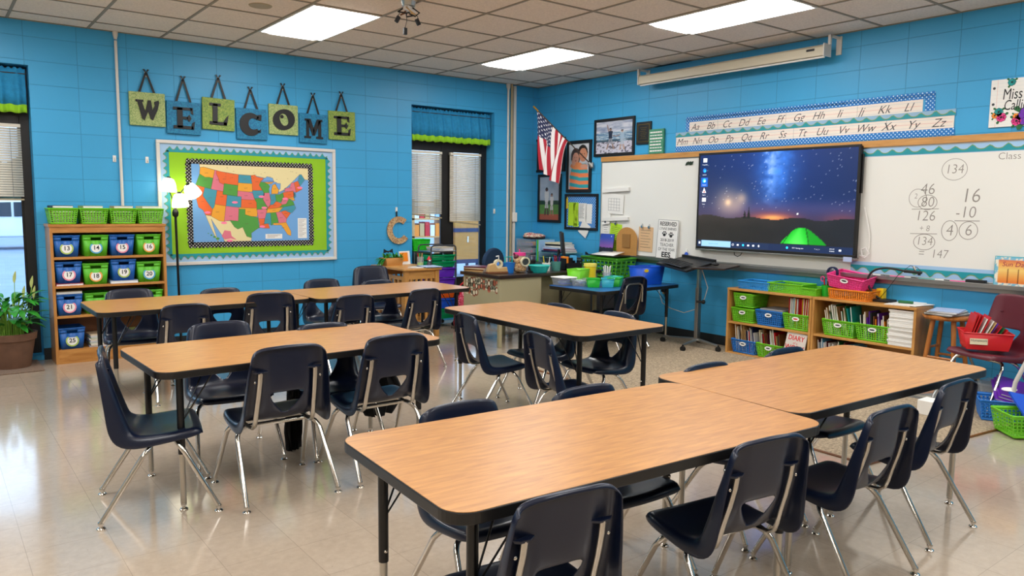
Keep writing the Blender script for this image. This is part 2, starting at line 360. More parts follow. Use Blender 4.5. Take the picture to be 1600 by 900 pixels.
# ================================================================ THE ROOM
H = 2.98; XL, YF = -9.6, -10.6          # left wall and the wall behind the camera
O1 = (-6.93, -5.745); O2 = (-1.925, -.716); OT = 2.6; OB = .04
b = MB()
b.box(XL-.2, O1[0], 0, .2, 0, 3.2); b.box(O1[1], O2[0], 0, .2, 0, 3.2); b.box(O2[1], .2, 0, .2, 0, 3.2)
for o in (O1, O2): b.box(o[0], o[1], 0, .2, OT, 3.2); b.box(o[0], o[1], 0, .2, 0, OB)
struct(b.build('wall_back', 'wall_back_block'))
b = MB(); b.box(0, .2, YF, 0, 0, 3.2); struct(b.build('wall_right', 'wall_right_block'))
b = MB(); b.box(XL-.2, XL, YF, 0, 0, 3.2); struct(b.build('wall_left', 'wall_tan_block'))
b = MB(); b.box(XL-.2, .2, YF-.2, YF, 0, 3.2); struct(b.build('wall_front', 'wall_tan_block'))
b = MB(); b.box(XL, 0, YF, 0, -.1, 0); struct(b.build('floor', 'floor_vinyl_tile'))
b = MB(); b.box(XL, 0, YF, 0, H, H+.1); struct(b.build('ceiling', 'ceiling_tile'))
GX, GY, T = -3.4433, -.3176, .6096
b = MB()
for k in range(-10, 6): b.box(GX+k*T-.011, GX+k*T+.011, YF, 0, H-.006, H+.001)
for k in range(0, 17): b.box(XL, 0, GY-k*T-.011, GY-k*T+.011, H-.0055, H+.001)
b.box(XL, 0, -.022, 0, H-.006, H); b.box(-.022, 0, YF, 0, H-.006, H)
struct(b.build('trim_1', 'grid_bar'))
for nm, seg in (('baseboard_back', [(XL, O1[0]), (O1[1], O2[0]), (O2[1], 0)]),):
    b = MB()
    for x0, x1 in seg: b.box(x0, x1, -.006, 0, 0, .105)
    struct(b.build(nm, 'baseboard_rubber'))
b = MB(); b.box(-.006, 0, YF, 0, 0, .105); struct(b.build('baseboard_right', 'baseboard_rubber'))
# dark gaps where tiles sag at the right wall
b = MB(); b.box(-.05, -.002, -2.55, -2.05+.0, H-.008, H-.0065); b.box(-.03, -.002, -1.0, -.72, H-.008, H-.0065); struct(b.build('trim_2', 'black'))

def window(nm, x0, x1, panes, bx):
    """tall dark aluminium window unit set at the outer face of the wall; panes = glass (x0, x1, z0, z1)"""
    b = MB(); xs = [x0]+[q for p in panes for q in p[:2]]+[x1]
    for i in range(0, len(xs), 2): b.box(xs[i], xs[i+1], .17, .225, OB, OT)
    for p in panes: b.box(p[0], p[1], .175, .22, OB, p[2]); b.box(p[0], p[1], .175, .22, p[3], OT)
    f = struct(b.build(nm, 'frame_bronze', bevel=.003))
    for p in panes:
        g = MB(); g.box(p[0], p[1], .196, .202, p[2], p[3]); g.build('pane', 'window_glass', f)
        g = MB()
        for a in ((p[0], p[0]+.018, p[2], p[3]), (p[1]-.018, p[1], p[2], p[3]), (p[0], p[1], p[2], p[2]+.018)): g.box(a[0], a[1], .168, .176, a[2], a[3])
        g.build('glazing_bead', 'black_metal', f)
    return f
window('window_1', *O1, [(-6.86, -6.34, .34, 2.09), (-6.22, -5.82, .34, 2.09)], 0)
window('window_2', *O2, [(-1.86, -1.40, .50, 2.09), (-1.245, -.80, .50, 2.09)], 0)

def blind(x0, x1, zt, zl, zr, label):
    t = thing('window_blind', label, 'blind', ((x0+x1)/2, .14, zt), 0, None); w = (x1-x0)/2
    b = MB(); b.box(-w, w, -.018, .018, -.03, 0); b.build('headrail', 'blind_slat', t, bevel=.002)
    b = MB(); z = -.045; n = 0; lo = min(zl, zr)-zt
    while z > max(zl, zr)-zt+.02 or (n < 200 and z > (zl+zr)/2-zt+.01):
        f = max(0, (z-(max(zl, zr)-zt))); 
        b.add([(-w, -.004, z-.0105), (w, -.004, z-.0105), (w, .004, z+.0098), (-w, .004, z+.0098)], [(0, 1, 2, 3)])
        z -= .0215; n += 1
    # the last slats crowd on to the tilted bottom rail
    b.build('slats', 'blind_slat', t, solid=.0008)
    b = MB(); a = math.atan2(zr-zl, 2*w); b.cbox((0, 0, (zl+zr)/2-zt-.012), (2*w, .024, .016), (0, -a, 0)); b.build('bottom_rail', 'tan' if 0 else 'pipe_tan', t, bevel=.002)
    for q in (-.62, .62):
        b = MB(); b.tube([(q*w, -.012, -.02), (q*w, -.012, (zl+zr)/2-zt)], .0012, 5); b.build('ladder_cord', 'dgrey', t)
    return t
blind(-1.86, -1.42, 2.08, 1.33, 1.28, 'cream slatted window blind on the left pane above the clear drawers, hanging crooked')
blind(-1.30, -.83, 2.08, 1.24, 1.19, 'cream slatted window blind on the right pane beside the wall corner, its bottom rail tilted')
blind(-6.24, -5.815, 2.10, 1.45, 1.45, 'cream slatted window blind above the potted plant at the left edge')

def valance(x0, x1, label):
    t = thing('valance', label, 'curtain', ((x0+x1)/2, .06, 2.575), 0, None); L = x1-x0; n = int(L*190)
    def sheet(rows, m, nm):
        b = MB(); vs = []
        for z, a in rows:
            for i in range(n+1):
                x = -L/2+L*i/n; p = x*46
                y = a*(math.sin(p)+.5*math.sin(2.3*p+1))+(-.02 if a > .01 else 0)
                vs.append((x*(1-.0*a), y, z+(.008*math.sin(3.1*p)*(1 if z > -.01 else 0))+(.006*math.sin(1.3*p) if z < -.3 else 0)))
        m_ = n+1; b.add(vs, [(j*m_+i, (j+1)*m_+i, (j+1)*m_+i+1, j*m_+i+1) for j in range(len(rows)-1) for i in range(n)], True)
        return b.build(nm, m, t, solid=.0015)
    sheet([(0, .010), (-.028, .008), (-.04, .003), (-.052, .003), (-.10, .008), (-.2, .012), (-.315, .016)], 'curtain_blue', 'curtain')
    sheet([(-.315, .016), (-.36, .017), (-.385, .018)], 'curtain_green', 'hem_band')
    b = MB(); b.tube([(-L/2, 0, -.046), (L/2, 0, -.046)], .005, 8); b.build('rod', 'dgrey', t)
    return t
mat('curtain_blue', '#1d84b4', .85, var=.12, vscale=30); mat('curtain_green', '#8cc41c', .85)
valance(-1.905, -.74, 'blue gathered valance with lime hem over the far window beside the corner')
valance(-6.91, -5.765, 'blue gathered valance with lime hem over the window at the left edge')

# ---------------------------------------------------------------- ceiling lights
def troffer(cx, cy, label=None):
    t = thing('ceiling_light', label or 'flush fluorescent ceiling light outside the picture', 'light', (cx, cy, H), 0, 'fluorescent ceiling lights')
    b = MB()
    for a in ((-.300, -.285, -.605, .605), (.285, .300, -.605, .605), (-.285, .285, -.605, -.590), (-.285, .285, .590, .605)): b.box(*a, -.014, -.002)
    b.build('frame', 'white', t)
    b = MB(); P = [(-.285, -.006), (-.20, -.022), (.20, -.022), (.285, -.006)]
    b.add([(x, y, z) for y in (-.59, .59) for x, z in P], [(0, 4, 5, 1), (1, 5, 6, 2), (2, 6, 7, 3), (0, 1, 2, 3), (4, 7, 6, 5)]); b.build('diffuser', 'diffuser', t)
LX = (GX-.5*T-8*T, GX-.5*T-4*T, GX-.5*T, GX+3.5*T); LY = [GY-T*(2+4*k) for k in range(4)]
LL = {(2, 0): 'flush fluorescent ceiling light nearest the framed map wall, left of the hanging wires', (3, 0): 'flush fluorescent ceiling light nearest the room corner, the smallest in view', (3, 1): 'long flush fluorescent ceiling light in front of the projection screen housing'}
for i, x in enumerate(LX):
    for j, y in enumerate(LY): troffer(x, y, LL.get((i, j)))
# round ceiling speaker
b = MB(); b.lathe([(.0, -.006), (.085, -.006), (.09, 0)], seg=28); o = b.build('ceiling_speaker', 'pipe_tan', loc=(-4.34, -1.80, H)); tag(o, 'flat round beige cover plate on the ceiling, left of the lights', 'speaker')
# dangling cable bundle of a removed projector
t = thing('projector_mount', 'ceiling bracket with tangled wires and black plugs hanging from it', 'bracket', (-3.50, -2.66, H))
b = MB(); b.lathe([(.0, -.035), (.05, -.035), (.055, -.012), (.06, 0)], seg=20); b.cyl((0, 0, -.07), (0, 0, -.03), .018); b.build('plate', 'nickel', t)
b = MB(); b.cbox((.01, 0, -.055), (.10, .05, .035), (.2, .1, .4)); b.build('junction_box', 'white', t, bevel=.004)
for k in range(5):
    a = k*1.26; b = MB(); b.tube([(.04*math.cos(a), .04*math.sin(a), -.05), (.085*math.cos(a+.5), .085*math.sin(a+.5), -.085), (.06*math.cos(a+1.3), .06*math.sin(a+1.3), -.10), (.02*math.cos(a+2), .02*math.sin(a+2), -.085)], .006, 7); b.build('wire', ['black', 'brown', 'black', 'tan', 'black'][k], t)
for p, q, r in (((-.02, 0, -.09), (-.03, 0, -.20), .02), ((-.07, .02, -.08), (-.085, .02, -.115), .5), ((.05, -.02, -.09), (.07, -.02, -.12), -.5)):
    b = MB(); b.tube([p, ((p[0]+q[0])/2+.01, p[1], (p[2]+q[2])/2), q], .003, 6); b.cbox((q[0], q[1], q[2]-.025), (.028, .02, .05), (0, r, 0)); b.build('plug', 'black', t, bevel=.003)

# ---------------------------------------------------------------- conduits on the walls
t = thing('conduit', 'white painted conduit running down the wall left of the hanging letters', 'pipe', (-5.05, -.014, 0))
b = MB(); b.cyl((.0, 0, 1.25), (0, 0, 2.9), .013); b.build('pipe', 'pipe_white', t)
b = MB(); b.lathe([(.013, -.07), (.022, -.03), (.024, 0)], (0, 0, H), 16); b.build('collar', 'pipe_white', t)
t = thing('conduit', 'thin white conduit left of the tan riser in the room corner', 'pipe', (-.51, -.016, 0))
b = MB(); b.cyl((0, 0, .1), (0, 0, H-.06), .014); b.build('pipe', 'pipe_white', t)
b = MB(); b.lathe([(.014, -.08), (.028, -.04), (.03, 0)], (0, 0, H), 16); b.build('collar', 'pipe_white', t)
b = MB(); b.cyl((-.456, -.02, .1), (-.456, -.02, H), .017); tag(b.build('conduit', 'pipe_tan'), 'tan riser pipe between two white ones in the room corner', 'pipe')
t = thing('cable_raceway', 'white square cable channel with an outlet box beside the room corner', 'cable channel', (-.405, -.015, 0))
b = MB(); b.box(-.02, .02, -.013, .015, .1, H-.02); b.build('channel', 'pipe_white', t, bevel=.003)
b = MB(); b.box(-.035, .035, -.035, .015, 1.22, 1.34); b.build('outlet_box', 'white', t, bevel=.004)
for i, (x, z, lb) in enumerate(((-5.10, 1.826, 'small white adhesive hook beside the conduit, above the bookcase'), (-4.82, 1.827, 'small white adhesive hook between the conduit and the map board'), (-.71, 1.356, 'small white adhesive hook right of the far window'))):
    t = onback('wall_hook', lb, 'hook', x, z)
    b = MB(); b.box(-.014, .014, -.006, 0, -.03, .03); b.build('base_plate', 'white', t, bevel=.002)
    b = MB(); b.tube([(0, -.006, .01), (0, -.008, -.018), (0, -.018, -.022), (0, -.02, -.01)], .003, 6); b.build('hook_arm', 'nickel', t)

# ---------------------------------------------------------------- outside the windows
b = MB(); b.box(-60, 40, .2, 60, -.12, -.02); struct(b.build('ground', 'asphalt'))
b = MB(); b.box(-3.6, 1.5, .22, 3.0, -.05, .0); struct(b.build('walkway', mat('concrete', '#98a3b6', .9, var=.05)))
def car(x, y, label, rz=0):
    t = thing('parked_car', label, 'car', (x, y, 0), rz)
    b = MB(); b.poly([(-2.2, .35), (-2.2, .75), (-1.3, .92), (-.7, 1.42), (.9, 1.45), (1.6, .98), (2.25, .85), (2.3, .35)], -.85, .85); b.build('body', 'car_white', t, bevel=.06, seg=3)
    for s in (-1, 1):
        b = MB(); b.poly([(-1.12, .95), (-.62, 1.34), (.05, 1.37), (.05, .95)], s*.87-.012, s*.87+.012); b.poly([(.12, .95), (.12, 1.37), (.82, 1.38), (1.35, .98)], s*.87-.012, s*.87+.012); b.build('side_window', 'car_glass', t)
        for q in (-1.4, 1.45):
            b = MB(); b.lathe([(.0, -.1), (.3, -.1), (.32, -.08), (.32, .08), (.3, .1), (0, .1)], (q, s*.8, .32), 20, 'y'); wh = b.build('wheel', 'black', t)
    return t
car(-4.6, 19.5, 'white parked car seen through the window at the left edge', .1)
t = thing('tree_line', 'dark hedge of trees far beyond the parked car outside the left window', 'trees', (-6, 34, 0))
b = MB()
for k in range(26): b.sph((-9+k*.8+rnd.uniform(-.3, .3), rnd.uniform(-.5, .5), rnd.uniform(1.2, 2.2)), rnd.uniform(1.0, 1.6), 12, 8)
b.build('foliage', 'tree_dark', t); b = MB(); [b.cyl((-9+k*.8, 0, 0), (-9+k*.8, 0, 1.5), .1, seg=8) for k in range(26)]; b.build('trunks', 'brown', t)
t = thing('outdoor_cabinet', 'tan boarded cabinet with dark blue bands outside the far window', 'cabinet', (2.30, 5.0, -.02))
b = MB(); [b.box(x, x+.05, y, y+.05, 0, .30) for x in (-.30, .25) for y in (.02, .40)]; b.build('legs', 'navy', t)
b = MB(); b.box(-.31, .31, 0, .5, .28, 1.25); b.build('body', 'card_brown', t, bevel=.01)
for z in (.90, 1.20, .26): b = MB(); b.box(-.325, .325, -.012, .51, z, z+.08); b.build('band', 'navy', t)
b = MB(); b.cbox((0, -.01, .75), (.02, .02, .12)); b.build('handle', 'white', t)
t = thing('outdoor_shelf', 'orange and white shelf unit outside the far window, behind the left pane', 'shelf', (1.38, 5.0, -.02))
b = MB()
for z in (.3, .8, 1.15, 1.5): b.box(-.35, .35, 0, .35, z, z+.03)
for x in (-.35, .33): b.box(x, x+.02, 0, .35, .0, 1.55)
b.build('frame', 'maple', t)
for k in range(5): b = MB(); b.box(-.30+k*.12, -.20+k*.12, .05, .3, .83, 1.05+.03*(k % 3)); b.build('binder', ['orange', 'tan', 'red', 'white', 'orange'][k], t)
for k in range(5): b = MB(); b.box(-.30+k*.12, -.20+k*.12, .05, .3, 1.18, 1.38+.03*(k % 2)); b.build('binder', ['white', 'red', 'tan', 'white', 'lblue'][k], t)
b = MB(); b.box(-.5, .5, .6, .7, 0, 2.4); struct(b.build('outside_pillar', 'concrete', loc=(-.2, 5.2, 0)))

# ================================================================ TABLES
def rrect(hx, hy, r, n=8):
    p = []
    for cx, cy, a0 in ((hx-r, hy-r, 0), (-hx+r, hy-r, 90), (-hx+r, -hy+r, 180), (hx-r, -hy+r, 270)):
        p += [(cx+r*math.cos(R(a0+90*i/n)), cy+r*math.sin(R(a0+90*i/n))) for i in range(n+1)]
    return p
def slab(b, pts, z0, z1):
    n = len(pts); b.add([(x, y, z0) for x, y in pts]+[(x, y, z1) for x, y in pts], [tuple(range(n-1, -1, -1)), tuple(range(n, 2*n))]+[(i, (i+1) % n, n+(i+1) % n, n+i) for i in range(n)]); return b
def glide(b, x, y):
    b.lathe([(.0, 0), (.017, 0), (.019, .004), (.016, .008), (.007, .011), (.007, .018), (.012, .020), (.0135, .027), (.012, .033)], (x, y, 0), 14)
def activity_table(cx, cy, a, label, L=1.524, W=.762, h=.68, top='table_laminate', group='wood topped tables with black legs'):
    t = thing('activity_table', label, 'table', (cx, cy, 0), R(a), group)
    b = MB(); slab(b, rrect(L/2-.003, W/2-.003, .075), h-.004, h+.0008); b.build('tabletop', top, t)
    b = MB(); slab(b, rrect(L/2, W/2, .078), h-.034, h-.0005); o = b.build('edge_band', 'black_edge', t, bevel=.003)
    for sx in (-1, 1):
        for sy in (-1, 1):
            x, y = sx*(L/2-.115), sy*(W/2-.10)
            b = MB(); b.cyl((x, y, .27), (x, y, h-.034), .0165); b.lathe([(.0, h-.04), (.045, h-.04), (.045, h-.034)], (x, y, 0), 14)
            lg = b.build('leg', 'black_metal', t)
            b = MB(); b.cyl((x, y, .033), (x, y, .27), .0135); b.build('leg_insert', 'nickel', lg)
            b = MB(); glide(b, x, y); b.build('glide', 'chrome', lg)
            b = MB(); b.sph((x+.0*sx, y-.018*sy, .31), .006, 8, 6); b.build('screw', 'chrome', lg)
            for e in (-.03, .03):
                b = MB(); b.tube([(x-sx*.006, y, .42), (x-sx*.015, y+e*.3, .44), (x-sx*.13, y+e*2, h-.036)], .0035, 6); b.build('brace', 'black_metal', t)
    return t
activity_table(-4.792, -6.126, -3.7, 'large wood topped table nearest the camera, left of the seam with its neighbour')
activity_table(-3.264, -6.095, -2.9, 'wood topped table butted against the right end of the front table')
activity_table(-5.02, -3.99, 1.7, 'single wood topped table in the middle left with a chair at its end')
activity_table(-4.89, -1.832, .2, 'wood topped table at the back left in front of the tall bookcase')
activity_table(-3.364, -1.882, 2.1, 'wood topped table at the back reaching towards the metal desk')
activity_table(-3.185, -3.982, 89.7, 'wood topped table set crosswise in the middle, right of centre')

# ================================================================ CHAIRS
def shell_mesh(b):
    # profile of the centre: y, z, half width, skirt y, skirt z
    P = [(.035, .757, .164, .006, .742), (.039, .738, .173, .006, .720), (.055, .675, .182, .013, .668), (.074, .610, .190, .020, .605),
         (.088, .565, .194, .025, .56), (.097, .535, .197, .028, .532), (.101, .520, .198, .030, .516), (.120, .462, .203, .036, .455), (.127, .440, .206, .040, .43), (.131, .428, .207, .044, .415),
         (.140, .408, .210, .056, .380), (.160, .396, .213, .085, .350), (.192, .389, .216, .140, .336), (.25, .388, .216, .225, .344), (.32, .394, .213, .31, .354), (.375, .400, .207, .372, .360), (.408, .400, .198, .412, .368), (.423, .390, .185, .430, .374)]
    hole = {5: .076, 6: .086, 7: .045, 8: .018, 9: .008}
    back_d = [.006, .008, .016, .030, .038, .040, .040, .040, .038, .035, .022, .006] + [0]*9
    n = len(P); h = []
    for i in range(n): h.append(hole.get(i, .076 if i < 5 else .02+.012*min(6, max(0, i-9))))
    rows = []
    for i, (y, z, w, qy, qz) in enumerate(P):
        back = i < 12; top = i == 0; front = i == n-1
        xs = [w+.006, w+.004, w, w-.014, w*.72, w*.53, h[i], h[i]*.5, 0]
        row = []
        for sx in (-1, 1):
            rr = []
            for k, x in enumerate(xs):
                if k == 0: yy, zz = qy, qz
                elif k == 1: yy, zz = (y+qy)/2-(.004 if back else 0), (z+qz)/2-(.004 if not back else 0)
                elif k == 2: yy, zz = y+(qy-y)*.2, z+(qz-z)*.2
                else:
                    q = 1-(x/w)**2
                    yy = y-(back_d[i]*[0, 0, 0, 0, .12, .85, .95, 1, 1][k] if back else 0); zz = z-(0 if i < 10 else .010*q*(1 if i < n-2 else .4))
                if top: zz += .010*(1-(x/w)**2)-.012*(max(0, abs(x)/w-.75)/.25)**2
                if front: yy += .006*(1-(x/w)**2)
                rr.append((sx*x, yy-.2425, zz))
            row.append(rr)
        rows.append(row[0] + row[1][:-1][::-1])
    m = len(rows[0])
    # lips: rolled back at the top, rolled down at the front
    def lip(src, dy, dz): return [(x*(1 if 2 < k < m-3 else .996), y+dy*[.05, .3, .75, 1][min(3, k, m-1-k)], z+dz*[.05, .3, .75, 1][min(3, k, m-1-k)]) for k, (x, y, z) in enumerate(src)]
    rows.insert(0, lip(rows[0], -.010, .0)); rows.insert(0, lip(rows[0], -.006, -.014))
    rows.append(lip(rows[-1], .007, -.012)); rows.append(lip(rows[-1], .001, -.014))
    off = 2; vs = [p for r in rows for p in r]; fs = []
    for i in range(len(rows)-1):
        for k in range(m-1):
            if 5+off <= i < 9+off and 6 <= k < 10: continue
            fs.append((i*m+k, (i+1)*m+k, (i+1)*m+k+1, i*m+k+1))
    b.add(vs, fs, True)
def make_chair(label, shell='navy_plastic'):
    t = thing('school_chair', label, 'chair', (0, 0, 0), 0, None)
    b = MB(); shell_mesh(b); b.build('seat_shell', shell, t, solid=.0045, sub=1, off=0)
    for s in (-1, 1):
        b = MB()  # pocket that takes the upright
        b.add([(s*.072, -.186, .652), (s*.172, -.200, .652), (s*.150, -.212, .648), (s*.118, -.212, .648), (s*.082, -.187, .641), (s*.165, -.201, .641), (s*.149, -.211, .640), (s*.119, -.211, .640)],
              [(0, 1, 2, 3), (0, 3, 7, 4), (1, 5, 6, 2), (3, 2, 6, 7), (4, 7, 6, 5), (0, 4, 5, 1)]); b.build('bracket', shell, t, bevel=.0015)
        b = MB(); b.tube([(s*.134, -.205, .645), (s*.135, -.198, .60), (s*.138, -.180, .53), (s*.141, -.158, .46), (s*.143, -.143, .405), (s*.144, -.130, .372), (s*.145, -.105, .356), (s*.147, -.06, .352), (s*.15, .06, .358), (s*.15, .11, .362)], .0115, 10, flat=(0, 1, 0)); b.build('back_upright', 'nickel', t)
        b = MB(); b.sph((s*.160, -.2, .60), .006, 8, 6, (1, .5, 1)); b.build('rivet', 'chrome', t)
        for f in (-1, 1):
            y0 = -.02 if f < 0 else .07; fy = -.2425*1 if f < 0 else .2425; fx = .226 if f < 0 else .234; z0 = .347
            b = MB(); pts = [(0, y0, z0), (s*.148, y0, z0)]
            for k in range(1, 6):
                a = R(90*k/5*.93); pts.append((s*(.148+.060*math.sin(a)), y0+(fy-y0)*.22*(k/5)**1.6, z0-.06*(1-math.cos(a))))
            pts.append((s*fx, fy, .026)); b.tube(pts, .0115, 12, smooth=True); lg = b.build('leg', 'chrome', t)
            b = MB(); glide(b, s*fx, fy); b.build('glide', 'chrome', lg)
    return t
chair0 = None
def chair(x, y, a, s, label, shell='navy_plastic', group='navy plastic school chairs', top=True):
    """x, y = where the middle of the back's top edge stands (top) or the middle of the feet"""
    global chair0
    if chair0 is None: chair0 = c = make_chair(label)
    else: c = copy_tree(chair0)
    th = R(a)
    if top: x += -math.sin(th)*.2375*s; y += math.cos(th)*.2375*s
    c.location = (x, y, 0); c.rotation_euler = (0, 0, th); c.scale = (s, s, s); tag(c, label, 'chair', group); return c
chair(-5.73, -4.13, -100.2, 1, 'navy school chair at the left end of the middle left table, seen from its side', top=False)
chair(-5.211, -4.505, -1, 1, 'navy school chair before the middle left table, left of two, back turned')
chair(-4.642, -4.517, 0, 1, 'navy school chair before the middle left table, right of two, back turned')
chair(-5.21, -3.40, 176, .97, 'navy school chair beyond the middle left table, left one, facing the camera')
chair(-4.66, -3.60, 178, .93, 'navy school chair tucked beyond the middle left table, only a sliver of its back showing')
chair(-5.10, -2.28, -3, .93, 'navy school chair, back turned, in front of the back left table, left of two')
chair(-4.48, -2.26, -7, .985, 'navy school chair, back turned, in front of the back left table, right of two')
chair(-3.85, -2.42, 4, .93, 'navy school chair, back turned, at the back table near the desk, left of two')
chair(-3.15, -2.34, 7, .93, 'navy school chair, back turned, at the back table near the desk, right of two')
chair(-5.26, -1.22, 176, .96, 'navy school chair between the back left table and the tall bookcase')
chair(-4.58, -1.33, 180, .93, 'navy school chair beyond the back left table, below the map board')
chair(-3.60, -1.18, 178, .95, 'navy school chair beyond the back table, below the right end of the map board')
chair(-3.13, -1.38, 181, .93, 'navy school chair beyond the back table, in front of the small maple table')
chair(-3.70, -3.73, -101, .92, 'navy school chair at the left side of the crosswise table, farther of two')
chair(-3.79, -4.60, -102, .92, 'navy school chair at the left side of the crosswise table, nearer of two')
chair(-2.77, -3.68, 90, .92, 'navy school chair at the right side of the crosswise table, farther of two')
chair(-2.72, -4.24, 86, .92, 'navy school chair at the right side of the crosswise table, nearer of two')
chair(-5.285, -6.565, -6, .93, 'navy school chair cut off by the bottom edge in front of the front table')
chair(-4.47, -6.61, -8, .935, 'navy school chair at the near side of the front table, below its right end')
chair(-3.735, -6.64, -3, .92, 'navy school chair at the near side of the right front table, left of two')
chair(-3.05, -6.59, -1, .92, 'navy school chair at the near side of the right front table, right of two')
chair(-5.00, -5.61, 177, .92, 'navy school chair beyond the front table, left of two, its rounded back above the top')
chair(-4.44, -5.69, 178, .92, 'navy school chair beyond the front table, right of two, mostly hidden by the top')
chair(-3.66, -5.69, 178, .92, 'navy school chair beyond the right front table, left of two')
chair(-2.99, -5.68, 178, .92, 'navy school chair beyond the right front table, right of two, before the low shelves')
chair(-2.80, -.62, 170, 1.02, 'navy school chair standing alone against the back wall right of the map board', group='navy plastic school chairs')

# ================================================================ BACK WALL
# ---- WELCOME letter squares
def serif(ch):
    """heavy decorative capital as stroke polygons in a unit box (-.5..+.5)"""
    Rr = lambda x0, x1, z0, z1: [(x0, z0), (x1, z0), (x1, z1), (x0, z1)]
    if ch == 'W': return [[(-.48, .38), (-.16, .38), (-.16, .30), (-.22, .30), (-.10, -.12), (.02, .38), (.14, .38), (.2, -.05), (.30, .18), (.27, .33), (.46, .40), (.48, .30), (.40, -.02), (.20, -.46), (.10, -.40), (.02, -.08), (-.14, -.48), (-.24, -.40), (-.40, .28), (-.48, .30)]]
    if ch == 'E': return [Rr(-.30, -.06, -.44, .44), Rr(-.46, .34, .34, .46), Rr(-.46, .38, -.48, -.34), [(.26, .46), (.38, .46), (.40, .16), (.30, .22)], [(.30, -.48), (.42, -.48), (.46, -.12), (.34, -.2)], Rr(-.06, .16, -.06, .06), [(.10, 0), (.22, .16), (.32, 0), (.22, -.16)]]
    if ch == 'L': return [Rr(-.28, -.06, -.40, .44), Rr(-.42, .08, .36, .48), Rr(-.42, .34, -.48, -.34), [(.22, -.48), (.36, -.48), (.44, -.02), (.34, -.1), (.2, -.34)]]
    if ch == 'M': return [Rr(-.38, -.24, -.40, .40), Rr(.24, .40, -.40, .40), Rr(-.48, -.14, -.48, -.38), Rr(.14, .50, -.48, -.38), [(-.46, .46), (-.16, .46), (.04, -.1), (.0, -.34), (-.06, -.34), (-.34, .36), (-.46, .36)], [(.46, .46), (.18, .46), (-.04, -.1), (.0, -.34), (.06, -.34), (.36, .36), (.46, .36)]]
    return []
LET = [('W', -4.803, 2.30, 'pat_green', .345, 'first'), ('E', -4.478, 2.243, 'pat_teal', .37, ''), ('L', -4.147, 2.305, 'pat_lime', .36, ''), ('C', -3.818, 2.232, 'pat_teal', .35, ''), ('O', -3.482, 2.302, 'pat_green', .35, ''), ('M', -3.155, 2.232, 'pat_teal', .35, ''), ('E', -2.820, 2.287, 'pat_lime', .345, 'last')]
LN = ['letter W on a mottled green square, leftmost of the hanging letters', 'letter E on a blue square, second of the hanging letters', 'letter L on an olive green square, third of the hanging letters', 'letter C on a blue square, fourth of the hanging letters', 'letter O on a mottled green square, fifth of the hanging letters', 'letter M on a blue square, sixth of the hanging letters', 'letter E on a green square, rightmost of the hanging letters']
for i, (ch, x, z, m, d, _) in enumerate(LET):
    t = onback('letter_plaque', 'black ' + LN[i], 'wall decoration', x, z, group='hanging letters over the map board')
    tilt = [0, .01, .02, -.015, .0, .01, -.01][i]; t.rotation_euler = (0, tilt, 0); top = .155
    b = MB(); b.box(-.157, .157, -.028, -.004, -.155, .155); b.build('canvas', m, t, bevel=.004)
    b = MB(); k = .215
    if ch in 'CO':
        a0, a1 = (R(42), R(318)) if ch == 'C' else (0, 2*math.pi); n = 28
        for q in range(n):
            p = a0+(a1-a0)*q/n; r = a0+(a1-a0)*(q+1)/n
            wd = lambda t_: .030+.026*(math.cos(t_-R(190)) if ch == 'C' else math.cos(2*(t_-R(200))))*(.6 if ch == 'C' else .35)
            b.poly([(.078*math.cos(a)*1.05+math.cos(a)*w_, .085*math.sin(a)+math.sin(a)*w_) for a, w_ in ((p, -wd(p)), (p, wd(p)), (r, wd(r)), (r, -wd(r)))], -.036, -.028)
        if ch == 'C':
            b.poly([(.045, .05), (.095, .035), (.10, .10), (.06, .095)], -.036, -.028); b.poly([(.05, -.075), (.09, -.045), (.085, -.085)], -.036, -.028)
        else: b.disc(-.02, .03, .018, -.036, -.028)
    for p in serif(ch): b.poly([(u*k, v*k*1.02) for u, v in p], -.036, -.028)
    b.build('letter', 'black', t)
    hk = top+[.19, .22, .205, .195, .195, .2, .19][i]
    b = MB()
    for s in (-1, 1): b.poly([(s*.066-.011, top-.004), (s*.066+.011, top-.004), (s*.004+.009, hk-.01), (s*.004-.009, hk-.01)], -.020, -.016)
    b.sph((0, -.018, hk-.012), .012, 8, 6)
    for s in (-1, 1): b.poly([(0, hk-.014), (s*.03, hk+.022), (s*.012, hk+.026)], -.021, -.017)
    b.build('ribbon', 'black', t)
    b = MB(); b.box(-.011, .011, -.010, -.001, hk-.045, hk+.005); b.build('hook', 'white', t, bevel=.002)

# ---- bulletin board with the map
def wave_pts(L, base, amp, pitch, ph=0, n=7):
    p = []; k = int(L/pitch*n)
    for i in range(k+1):
        x = L*i/k; s = (x/pitch+ph) % 1; y = base+amp*math.exp(-((s-.45)/.22)**2)*(1 if int(x/pitch+ph) % 2 else .78)
        p.append((x, y))
    return p
def wave_border(b, e, L, base, amp, pitch, x0, z0, dx, dz, nx, nz, y0, y1, inner=0):
    """scalloped strip along (dx, dz) growing towards the normal (nx, nz)"""
    p = wave_pts(L, base, amp, pitch)
    for (a, h0), (c, h1) in zip(p, p[1:]):
        q = [(a, inner), (c, inner), (c, h1), (a, h0)]
        b.poly([(x0+dx*u+nx*v, z0+dz*u+nz*v) for u, v in q], y0, y1)
        if e: e.poly([(x0+dx*u+nx*v, z0+dz*u+nz*v) for u, v in ((a, h0-.002), (c, h1-.002), (c, h1+.004), (a, h0+.004))], y0-.0005, y1)
t = onback('bulletin_board', 'framed bulletin board with a map of states on lime paper, teal wavy border', 'bulletin board', -3.822, 1.418)
b = MB(); W, Hh = .918, .607
for a in ((-W, W, Hh-.032, Hh), (-W, W, -Hh, -Hh+.032), (-W, -W+.032, -Hh+.032, Hh-.032), (W-.032, W, -Hh+.032, Hh-.032)): b.box(a[0], a[1], -.03, 0, a[2], a[3])
